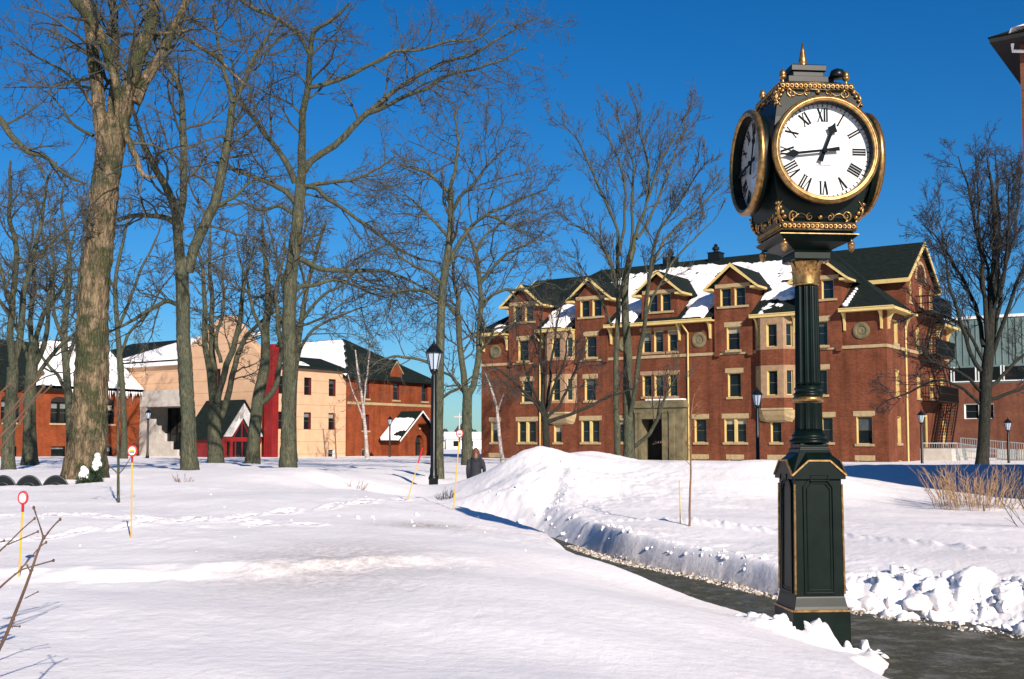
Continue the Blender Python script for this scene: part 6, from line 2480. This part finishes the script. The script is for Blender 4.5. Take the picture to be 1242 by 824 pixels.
# --- the group on the far left
tree('twin_stem_tree', 'pale grey twin-stemmed tree with one long crooked limb, beside the stout trunk', foot(10, 572, 40),
     [S_([(10, 573, 8), (10, 540, 7.4), (13, 490, 7.4), (16, 445, 7)], None, n=0),
      S_([(14, 455, 5), (12, 413, 5), (16, 360, 4.6), (20, 307, 4), (12, 268, 3.2), (12, 227, 2.6), (12, 195, 1.6)], 0),
      S_([(18, 450, 5), (25, 413, 5), (29, 360, 4.4), (37, 320, 3.8), (50, 277, 3), (56, 250, 2.4), (58, 222, 2), (66, 195, 1.2)], 0),
      S_([(16, 380, 3), (4, 340, 2.6), (-6, 300, 2), (-16, 260, 1)], 1),
      S_([(36, 322, 2.6), (60, 296, 2), (84, 276, 1.4), (104, 250, .8)], 2),
      S_([(-18, 130, 5), (0, 146, 4.4), (12, 163, 4), (30, 181, 3.6), (55, 192, 2.8), (78, 210, 2), (104, 222, 1.3)], None, n=8, s=0, t0=.2)], 40, BARK, TWIG, 11, dict(GNARL, L1=2.0, n1=8, n2=6, n3=5), sides=12)
tree('stout_tree', 'stout trunk beside the twin-stemmed tree, before the low brick hall', foot(36, 566, 52),
     [S_([(36, 567, 9), (36, 530, 8), (36, 490, 7.5), (38, 450, 7), (42, 415, 6)], None, n=0),
      S_([(38, 455, 4), (50, 430, 4), (58, 405, 3.6), (61, 360, 3), (66, 320, 2.4), (60, 280, 1.6), (70, 245, .8)], 0),
      S_([(40, 425, 4), (36, 390, 3.6), (42, 350, 3), (36, 305, 2.2), (44, 262, 1.2)], 0),
      S_([(42, 418, 4), (54, 380, 3.6), (76, 350, 3), (84, 315, 2.2), (92, 275, 1.2)], 0),
      S_([(37, 470, 3.5), (56, 440, 3.2), (72, 420, 2.8), (96, 400, 2.2), (112, 380, 1.2)], 0),
      S_([(36, 440, 3), (20, 400, 2.4), (4, 372, 1.8), (-14, 340, 1)], 0)], 52, BARK, TWIG, 12, dict(GNARL, L1=2.4, n1=10, n2=6, n3=5, rmin=.012), sides=12)
tree('slender_tree', 'slender grey tree half hidden behind the largest trunk', foot(84, 560, 66),
     [S_([(86, 560, 5), (84, 500, 4.6), (80, 440, 4.4), (78, 400, 4), (84, 340, 3.4), (82, 290, 2.6), (74, 250, 1.6), (80, 215, .8)], None, n=10, t0=.4),
      S_([(80, 420, 3), (66, 380, 2.6), (62, 330, 2.1), (52, 290, 1.5), (46, 250, .8)], 0),
      S_([(82, 440, 3), (94, 400, 2.6), (96, 350, 2.1), (100, 300, 1.5), (106, 255, .8)], 0),
      S_([(84, 480, 3), (70, 455, 2.6), (56, 440, 2.2), (40, 410, 1.6), (28, 385, .9)], 0)], 66, BARK, TWIG, 13, dict(GNARL, L1=2.6, n1=9, n2=6, n3=5, rmin=.013), sides=10)
tree('tall_tree', 'tall bare tree showing between the largest trunk and the two-stemmed grey tree', foot(172, 556, 84),
     [S_([(150, 556, 4), (150, 500, 3.6), (146, 440, 3.4), (142, 390, 3), (140, 340, 2.4), (150, 290, 1.8), (160, 240, .9)], None, n=9, t0=.35),
      S_([(143, 400, 2.6), (160, 360, 2.2), (174, 320, 1.8), (190, 290, 1.2), (200, 262, .7)], 0),
      S_([(146, 430, 2.6), (160, 400, 2.2), (180, 380, 1.7), (196, 350, 1.2), (212, 330, .7)], 0),
      S_([(141, 360, 2.4), (128, 320, 2), (120, 280, 1.5), (112, 240, .8)], 0)], 84, BARK, TWIG, 14, dict(GNARL, L1=3.2, n1=8, n2=6, n3=5, rmin=.016), sides=10)
tree('broad_tree', 'broad bare tree rooted before the tan wing, behind the tree with long wide limbs', foot(345, 557, 66),
     [S_([(356, 560, 4.5), (356, 500, 4), (358, 450, 3.8), (364, 400, 3.4), (372, 350, 2.8), (385, 305, 2), (396, 265, 1)], None, n=9, t0=.35),
      S_([(358, 440, 2.8), (372, 410, 2.4), (396, 390, 2), (420, 380, 1.5), (445, 370, .8)], 0),
      S_([(362, 410, 2.8), (350, 370, 2.4), (340, 330, 2), (330, 290, 1.4), (322, 250, .8)], 0),
      S_([(366, 390, 2.6), (390, 360, 2.2), (415, 345, 1.7), (440, 320, 1.2), (460, 300, .7)], 0),
      S_([(372, 350, 2.2), (362, 310, 1.8), (372, 270, 1.3), (366, 240, .7)], 0)], 66, BARK, TWIG, 15, dict(GNARL, L1=3.0, n1=9, n2=6, n3=5, rmin=.013), sides=10)
# --- birches
for lab, st, D, sd_ in (('white slim birch leaning left before the left end of the big brick building',
                         [S_([(610, 561, 2.6), (607, 540, 2.3), (605, 520, 2.2), (603, 500, 2), (600, 485, 1.7), (595, 470, 1.3), (589, 453, .7)], None, n=4),
                          S_([(603, 501, 1.4), (607, 489, 1.2), (611, 478, .7)], 0, n=3)], 72, 21),
                        ('white forked birch before the orange brick block',
                         [S_([(446, 557, 2.6), (443, 525, 2.2), (441, 500, 2), (438, 475, 1.7), (434, 450, 1.3), (431, 425, .8)], None, n=6),
                          S_([(441, 490, 1.6), (444, 465, 1.4), (447, 440, 1.1), (449, 418, .6)], 0, n=5),
                          S_([(440, 508, 1.5), (434, 490, 1.2), (427, 472, .9), (422, 455, .5)], 0, n=4)], 90, 22)):
    tree('birch_tree', lab, foot(st[0]['p'][0][0], st[0]['p'][0][1], D), st, D, BIRCH, TWIG, sd_, dict(n1=5, n2=5, n3=3, a1=35, L1=1.9, wob=.12, trop=.03, rmin=.008), group='white birches', sides=8)
# --- saplings and bare shrubs
g = on_snow(144, 610)
tree('sapling', 'thin straight sapling standing in snow between the marker stakes and the largest trunk', g,
     [S_([(144, 612, 1.9), (143.5, 560, 1.6), (143, 500, 1.3), (143, 450, 1), (142, 402, .5)], None, n=9, t0=.3),
      S_([(143.5, 575, .9), (134, 566, .7), (126, 556, .5), (118, 540, .3)], 0, n=2),
      S_([(144, 575, .9), (152, 566, .7), (160, 552, .5), (166, 534, .3)], 0, n=2)], float(g[1]), BARK, TWIG, 31, dict(n1=6, n2=3, n3=2, a1=45, L1=.55, wob=.12, trop=.04, rmin=.0028), root=False, sides=8, cat='sapling')
g = on_snow(836, 639)
tree('sapling', 'brown young sapling in the snow before the foot of the big brick building', g,
     [S_([(836, 641, 1.5), (837, 600, 1.3), (838, 560, 1.0), (837, 520, .8), (842, 478, .4)], None, n=8, t0=.45)], float(g[1]), TWIG_R, TWIG_R, 32, dict(n1=6, n2=3, n3=2, a1=32, L1=.5, wob=.10, trop=.03, rmin=.0026), root=False, sides=8, cat='sapling')
g = on_snow(598, 556)
p_ = at(596, 556, 92)
tree('sapling', 'thin leafless shoot before the tan wing, left of the white forked birch', foot(407, 558, 88),
     [S_([(408, 559, 1.1), (407, 535, .9), (406, 515, .7), (405, 492, .4)], None, n=7, t0=.2)], 88, TWIG_R, TWIG_R, 33, dict(n1=6, n2=4, n3=2, a1=38, L1=1.2, wob=.12, trop=.03, rmin=.007), root=False, sides=6, cat='sapling')


def shrub(label, base, n, h, spread, mat, seed, rmin=.004, cat='shrub', n2=5, lean=(0, 0)):
    rs = np.random.RandomState(seed)
    t = thing('bare_shrub', label, cat, base)
    K = 7
    P = np.zeros((n, K, 3))
    a = rs.uniform(0, 2 * PI, n)
    r0 = rs.uniform(0, 1, n) ** .5 * spread * .3
    tilt = rs.uniform(.05, .75, n)
    L = h * rs.uniform(.55, 1.1, n)
    d = np.stack([np.cos(a) * np.sin(tilt) + lean[0], np.sin(a) * np.sin(tilt) + lean[1], np.cos(tilt)], 1)
    P[:, 0, 0], P[:, 0, 1], P[:, 0, 2] = np.cos(a) * r0, np.sin(a) * r0, -.1
    for k in range(1, K):
        P[:, k] = P[:, k - 1] + d * (L / (K - 1))[:, None]
        d = d + rs.normal(0, .07, (n, 3))
        d[:, 2] += .03
        d /= np.linalg.norm(d, axis=1, keepdims=True)
    R0 = np.linspace(1, .4, K)[None, :] * rs.uniform(.7, 1.3, (n, 1)) * rmin * 1.7
    P1, R1 = grow(P, R0, n2, .25, 1, 30, .45, 5, .10, .04, rs, rmin)
    v, q = tube_batch(P, R0, 4)
    v1, q1 = tube_batch(P1, R1, 3)
    np_mesh('stems', v, q, mat, t)
    np_mesh('twigs', v1, q1, mat, t)
    return t


g = on_snow(1188, 616)
shrub('straw brown leafless shrub on the snow ridge below the dark linden', g, 110, .85, 2.5, STRAW, 41, .004)
g = on_snow(1242, 618)
shrub('few leafless brown stems in the snow at the right edge beside the straw brown shrub', on_snow(1252, 640), 7, .9, .5, TWIG, 42, .004, lean=(-.4, 0))
g = on_snow(540, 606)
shrub('low tuft of dry twigs at the snow mound foot beside the tall yellow stake', g, 26, .32, .5, TWIG_D, 43, .003)
g = on_snow(222, 585)
shrub('low russet sprig poking from the snow right of the two-stemmed grey tree', g, 16, .28, .6, TWIG_R, 44, .003)
g = on_snow(430, 592)
shrub('low russet sprig poking from the mid-field snow', g, 14, .25, .7, TWIG_R, 45, .003)

# foreground twigs of a shrub rooted outside the frame
tb = np.array((-2.75, 4.4, .45))
t = thing('bare_shrub', 'close foreground shrub whose long budded twigs hang over the snow', 'shrub', tb)
STEMS = [([(-70, 900, 4), (-30, 838, 3.6), (0, 786, 3.2), (14, 755, 3), (30, 715, 2.6), (39, 690, 2.3), (47, 666, 2), (53, 652, 1.9)], 4.3),
         ([(53, 654, 1.7), (60, 644, 1.4), (66, 637, 1.2), (73, 630, 1.4)], 4.3), ([(53, 653, 1.6), (49, 640, 1.3), (45, 628, 1.1), (41, 616, 1.5)], 4.3),
         ([(-40, 752, 2.6), (-10, 722, 2.2), (22, 694, 1.6), (40, 687, 1.2), (65, 680, 1.3)], 4.6), ([(22, 694, 1.4), (36, 678, 1.1), (48, 664, .9), (56, 658, 1.2)], 4.6),
         ([(-50, 720, 2.4), (-20, 690, 1.9), (0, 668, 1.6), (9, 660, 1.3), (27, 642, 1.1), (42, 629, 1.3)], 4.8), ([(9, 661, 1.2), (25, 654, 1), (46, 645, 1.2)], 4.8),
         ([(0, 658, 1), (5, 656, 1.1)], 4.8), ([(38, 697, 1), (33, 686, 1)], 4.3), ([(30, 726, .9), (46, 718, .8)], 4.3), ([(15, 760, 1), (24, 760, 1)], 4.3), ([(15, 762, .9), (13, 755, .9)], 4.3),
         ([(-40, 574, 3), (0, 530, 2.4), (20, 510, 2), (38, 488, 1.6), (53, 469, 1.8)], 5.0), ([(-40, 545, 2.8), (0, 513, 2.2), (30, 478, 1.8), (52, 453, 2)], 5.1),
         ([(-20, 570, 2.4), (0, 545, 2), (15, 525, 1.7), (32, 502, 1.8)], 5.0), ([(-30, 560, 2), (0, 514, 1.7), (25, 490, 1.4), (35, 470, 1.5)], 5.2),
         ([(-30, 500, 2), (0, 477, 1.8), (12, 466, 1.9)], 5.0), ([(40, 488, 1.2), (52, 478, 1), (62, 468, 1.3)], 5.1)]
m = MB()
for pts, D in STEMS:
    rows = [(*at(u, v, D), hw * .68 * D / F) for u, v, hw in pts]
    a = resample(rows, 14)
    m.tube(a[:, :3] - tb, a[:, 3], 7)
    e = a[-1]
    m.sphere(e[:3] - tb, e[3] * 1.7, 6, 1.4)
    for k in (4, 8, 11):
        m.sphere(a[k, :3] - tb, a[k, 3] * 1.35, 6)
for u0, v0 in ((-70, 900), (-40, 752), (-50, 720), (-40, 574), (-40, 545), (-20, 570), (-30, 560), (-30, 500)):
    e = at(u0, v0, 4.6) - tb
    m.tube([(0, 0, -.3), e * .5 + np.array((-.15, 0, .05)), e], [.022, .016, .012], 7)
m.build('twigs', TWIG_F, t, True)

# ================================================================== snow marker stakes


def stake(label, ub, vb, ut, vt, kind, r=.008, name='marker_stake'):
    g = on_snow(ub, vb)
    D = float(g[1])
    top = at(ut, vt, D) - g
    t = thing(name, label, 'marker stake', g, group='coloured snow marker stakes')
    m = MB()
    lo = -top * .15
    if kind == 'tip':
        m.tube([lo, top * .72], r, 8)
    else:
        m.tube([lo, top * (.93 if kind != 'plain' else 1.0)], r, 8)
    m.build('shaft', YEL, t, True)
    c = Vector(top)
    if kind in ('oval', 'disc'):
        m = MB()
        w_, h_ = (.042, .058) if kind == 'oval' else (.052, .062)
        M = Matrix.Translation(c) @ Matrix.Rotation(PI / 2, 4, 'X') @ Matrix.Diagonal((w_, h_, 1, 1))
        m.lathe([(.70, .004), (.74, .012), (.95, .014), (1.0, .008), (1.0, -.008), (.9, -.014), (.001, -.012)], 28, M, cap=False)
        m.tube([c + Vector((0, 0, -h_ * .9)), c + Vector((0, 0, -h_ * 2.0))], [.012, .011], 8)
        hd = m.build('reflector_frame', REDR, t, True)
        m = MB()
        m.lathe([(.001, .010), (.72, .010)], 28, M, cap=False)
        m.build('reflector_face', SILV if kind == 'oval' else WHITE, hd)
        if kind == 'disc':
            for z0_, z1_, mt in ((-.10, .20, YEL), (-.35, -.12, GREENM)):
                m = MB()
                m.box(-.55, .55, z0_, z1_, .011, .0135, M)
                m.build('face_band', mt, hd)
    elif kind == 'tip':
        m = MB()
        m.tube([top * .70, top], [r * 1.5, r * 1.35], 8)
        m.build('red_tip', REDR, t, True)
    return t


stake('yellow stake with red oval reflector, standing beside the close foreground twigs', 23, 700, 28, 604, 'oval')
stake('yellow stake with round rainbow-faced reflector, right of the thin straight sapling', 159, 653, 160.5, 547, 'disc')
stake('leaning yellow stake with long red tip, left of the near lamp post', 494.5, 606, 512.5, 543, 'tip', .0075)
stake('tall yellow stake with small red reflector, just right of the near lamp post', 550, 619, 557.5, 526, 'disc', .008)
stake('plain short yellow stake before the snow mound, left of the brown sapling', 825, 636, 824, 583, 'plain', .009)

# ================================================================== arched black panels in the snow at the left
for u, lab in ((67, 'black arched fan-ribbed panel in the snow, the one touching the largest trunk\'s foot'),
               (34.5, 'black arched fan-ribbed panel in the snow, middle one of its row'),
               (3.0, 'black arched fan-ribbed panel in the snow, cut by the left edge')):
    p = at(u, 598, 24.2)
    g = np.array((p[0], p[1], float(p[2]) - .02))
    t = thing('arched_panel', lab, 'garden edging', g, .12, 'black arched panels in a row')
    r = .275
    m = MB()
    n = 22
    for a0, a1 in zip(np.linspace(0, PI, n + 1)[:-1], np.linspace(0, PI, n + 1)[1:]):
        m.prism([(q * math.cos(a), 0, q * 1.28 * math.sin(a) + .02) for q, a in ((r, a0), (r, a1), (r * .12, a1), (r * .12, a0))], (0, .03 + .02 * (int(a0 * 7) % 2), 0))
    m.box(-.29, .29, -.01, .05, -.35, .03)
    m.build('fan_panel', IRON, t)
    m = MB()
    m.tube([((r + .01) * math.cos(a), .02, (r + .01) * 1.28 * math.sin(a) + .02) for a in np.linspace(0, PI, 26)], .022, 8)
    for q_ in (.62, .36):
        m.tube([(r * q_ * math.cos(a), -.012, r * q_ * 1.28 * math.sin(a) + .02) for a in np.linspace(0, PI, 26)], .012, 8)
    m.build('rim', GREYI, t, True)
    m = MB()
    for k in range(15):
        m.box(-.27 + k * .038, -.255 + k * .038, -.03, -.012, -.3, .10)
    m.build('comb_bars', IRON, t)
    m = MB()
    m.sphere((-.01, -.01, .10), .028, 8)
    m.build('snow_dot', RSNOW, t, True)

# ================================================================== two snow-capped evergreen clumps by the big trunk
for u, v, Yd, w_, h_, sc_, lab in ((102, 594, 24.6, .26, .34, .24, 'smaller dark evergreen with round snow cap, of the pair by the largest trunk'),
                                  (116, 590, 24.9, .24, .58, .30, 'taller dark evergreen with lumpy snow cap, of the pair by the largest trunk')):
    p = at(u, v, Yd)
    t = thing('evergreen_shrub', lab, 'shrub', p)
    rs = np.random.RandomState(int(u))
    n = 900
    q = rs.normal(0, 1, (n, 3))
    q /= np.linalg.norm(q, axis=1, keepdims=True)
    c = q * (rs.rand(n, 1) ** .4) * np.array((w_ * .62, w_ * .62, h_ * .5)) + np.array((0, 0, h_ * .48))
    d = q + rs.normal(0, .5, (n, 3)) + np.array((0, 0, .5))
    d /= np.linalg.norm(d, axis=1, keepdims=True)
    s = np.cross(d, rs.normal(0, 1, (n, 3)))
    s /= np.linalg.norm(s, axis=1, keepdims=True)
    Lf = rs.uniform(.04, .09, (n, 1))
    V = np.stack([c - s * .012, c + s * .012, c + d * Lf + s * .004, c + d * Lf - s * .004], 1).reshape(-1, 3)
    np_mesh('foliage', V, np.arange(n * 4).reshape(-1, 4), NEEDLE, t, False)
    m = MB()
    m.tube([(0, 0, -.3), (0, 0, h_ * .8)], [.03, .012], 6)
    m.build('stem', TWIG_D, t)
    m = MB()
    for k in range(9):
        m.sphere((rs.normal(0, .028), rs.normal(0, .03), h_ * .72 + sc_ * k / 8 * .9), .085 * (1 - .035 * k) * rs.uniform(.8, 1.15), 9, 1.05)
    cp = m.build('snow_cap', RSNOW, t, True)
    rm = cp.modifiers.new('remesh', 'REMESH')
    rm.mode = 'VOXEL'
    rm.voxel_size = .014
    rm.use_smooth_shade = True
    sm = cp.modifiers.new('smooth', 'SMOOTH')
    sm.factor = .6
    sm.iterations = 8

# ================================================================== the walking person


def body_mesh(name, mat, parent, chains, balls=(), vox=.014, smooth=6):
    m = MB()
    for pts, rad in chains:
        a = resample([(*p, r) for p, r in zip(pts, rad)], max(8, len(pts) * 5))
        m.tube(a[:, :3], a[:, 3], 14)
        m.sphere(a[0, :3], a[0, 3], 10)
        m.sphere(a[-1, :3], a[-1, 3], 10)
    for c, r, sx, sy, sz in balls:
        M = Matrix.Translation(c) @ Matrix.Diagonal((sx, sy, sz, 1))
        m.lathe([(max(1e-4, r * math.sin(PI * i / 14)), -r * math.cos(PI * i / 14)) for i in range(15)], 18, M)
    o = m.build(name, mat, parent, True)
    r = o.modifiers.new('remesh', 'REMESH')
    r.mode = 'VOXEL'
    r.voxel_size = vox
    r.use_smooth_shade = True
    s = o.modifiers.new('smooth', 'SMOOTH')
    s.factor = .5
    s.iterations = smooth
    return o


PD = 31.0
pp = at(577, 545, PD)
HT = 1.66
pz = float(pp[2]) - HT
per = thing('person', 'person walking away in dark jacket with long brown hair, half hidden by the snow mound', 'person', (pp[0], PD, pz), R_(6))
per.scale = (.9, .9, 1.0)
legs = [([(-.085, 0, .90), (-.10, -.05, .50), (-.10, .03, .09)], [.095, .062, .045]), ([(.085, 0, .90), (.095, .10, .52), (.09, .04, .10)], [.095, .062, .045])]
feet = [([(-.10, .03, .055), (-.11, .20, .035)], [.05, .038]), ([(.09, .03, .06), (.10, .20, .04)], [.05, .038])]
arms = [([(-.19, 0, 1.36), (-.255, -.04, 1.08), (-.235, .07, .86)], [.055, .045, .035]), ([(.19, 0, 1.36), (.265, -.03, 1.09), (.255, .06, .86)], [.055, .045, .035])]
torso = [([(0, 0, .92), (0, 0, 1.12), (0, -.01, 1.32), (0, 0, 1.42)], [.145, .125, .15, .10])]
neck = [([(0, 0, 1.40), (0, .02, 1.52)], [.055, .052])]
hands = []
for s in (-1, 1):
    hx = s * .245
    hands.append(([(hx, .075, .86), (hx, .09, .80)], [.032, .036]))
    for f in range(4):
        hands.append(([(hx, .065 + .02 * f, .80), (hx - s * .008, .07 + .02 * f, .745 + .006 * abs(f - 1.5)), (hx - s * .02, .08 + .018 * f, .71 + .008 * abs(f - 1.5))], [.0105, .0095, .0085]))
    hands.append(([(hx - s * .01, .105, .84), (hx - s * .015, .135, .80), (hx - s * .02, .14, .765)], [.011, .010, .009]))
body = body_mesh('body', SKIN, per, legs + feet + arms + torso + neck + hands, [((0, .03, 1.555), .105, .80, .95, 1.12), ((0, .135, 1.545), .018, .8, 1.2, 1.3), ((-.085, .03, 1.545), .02, .4, .8, 1.3), ((.085, .03, 1.545), .02, .4, .8, 1.3)], .009, 2)
m = MB()
for s in (-1, 1):
    m.sphere((s * .032, .118, 1.57), .012, 8)
m.build('eyes', DARK, body)
m = MB()
m.tube([(-.025, .122, 1.50), (0, .13, 1.498), (.025, .122, 1.50)], .006, 6)
m.build('mouth', REDP, body)
body_mesh('jacket', JACKET, per, [([(0, 0, .80), (0, -.005, .98), (0, -.01, 1.16), (0, -.015, 1.33), (0, -.005, 1.43)], [.20, .185, .180, .185, .10]),
                                  ([(-.13, -.01, 1.36), (-.20, -.015, 1.31), (-.25, -.05, 1.09), (-.235, .05, .885)], [.07, .07, .058, .05]), ([(.13, -.01, 1.36), (.20, -.015, 1.31), (.262, -.05, 1.10), (.25, .05, .885)], [.07, .07, .058, .05]),
                                  ([(-.10, -.10, 1.44), (0, -.16, 1.36), (.10, -.10, 1.44)], [.05, .07, .05])], [], .014, 5)
body_mesh('trousers', JEANS, per, [([(-.085, 0, .92), (-.10, -.05, .50), (-.10, .02, .12)], [.118, .085, .068]), ([(.085, 0, .92), (.095, .10, .52), (.09, .03, .13)], [.118, .085, .068])], [], .014, 3)
body_mesh('boots', DARK, per, [([(-.10, .0, .20), (-.10, .02, .06), (-.11, .21, .04)], [.072, .065, .045]), ([(.09, .0, .21), (.09, .02, .06), (.10, .21, .045)], [.072, .065, .045])], [], .012, 3)
body_mesh('hair', HAIR, per, [([(0, -.02, 1.62), (0, -.075, 1.52), (-.01, -.11, 1.40), (-.01, -.13, 1.27)], [.085, .10, .10, .055]), ([(-.07, 0, 1.58), (-.09, -.05, 1.46), (-.085, -.09, 1.30)], [.05, .05, .025]), ([(.07, 0, 1.58), (.09, -.05, 1.47), (.08, -.09, 1.32)], [.05, .05, .025])],
          [((0, .005, 1.585), .108, .86, .95, 1.0)], .012, 4)
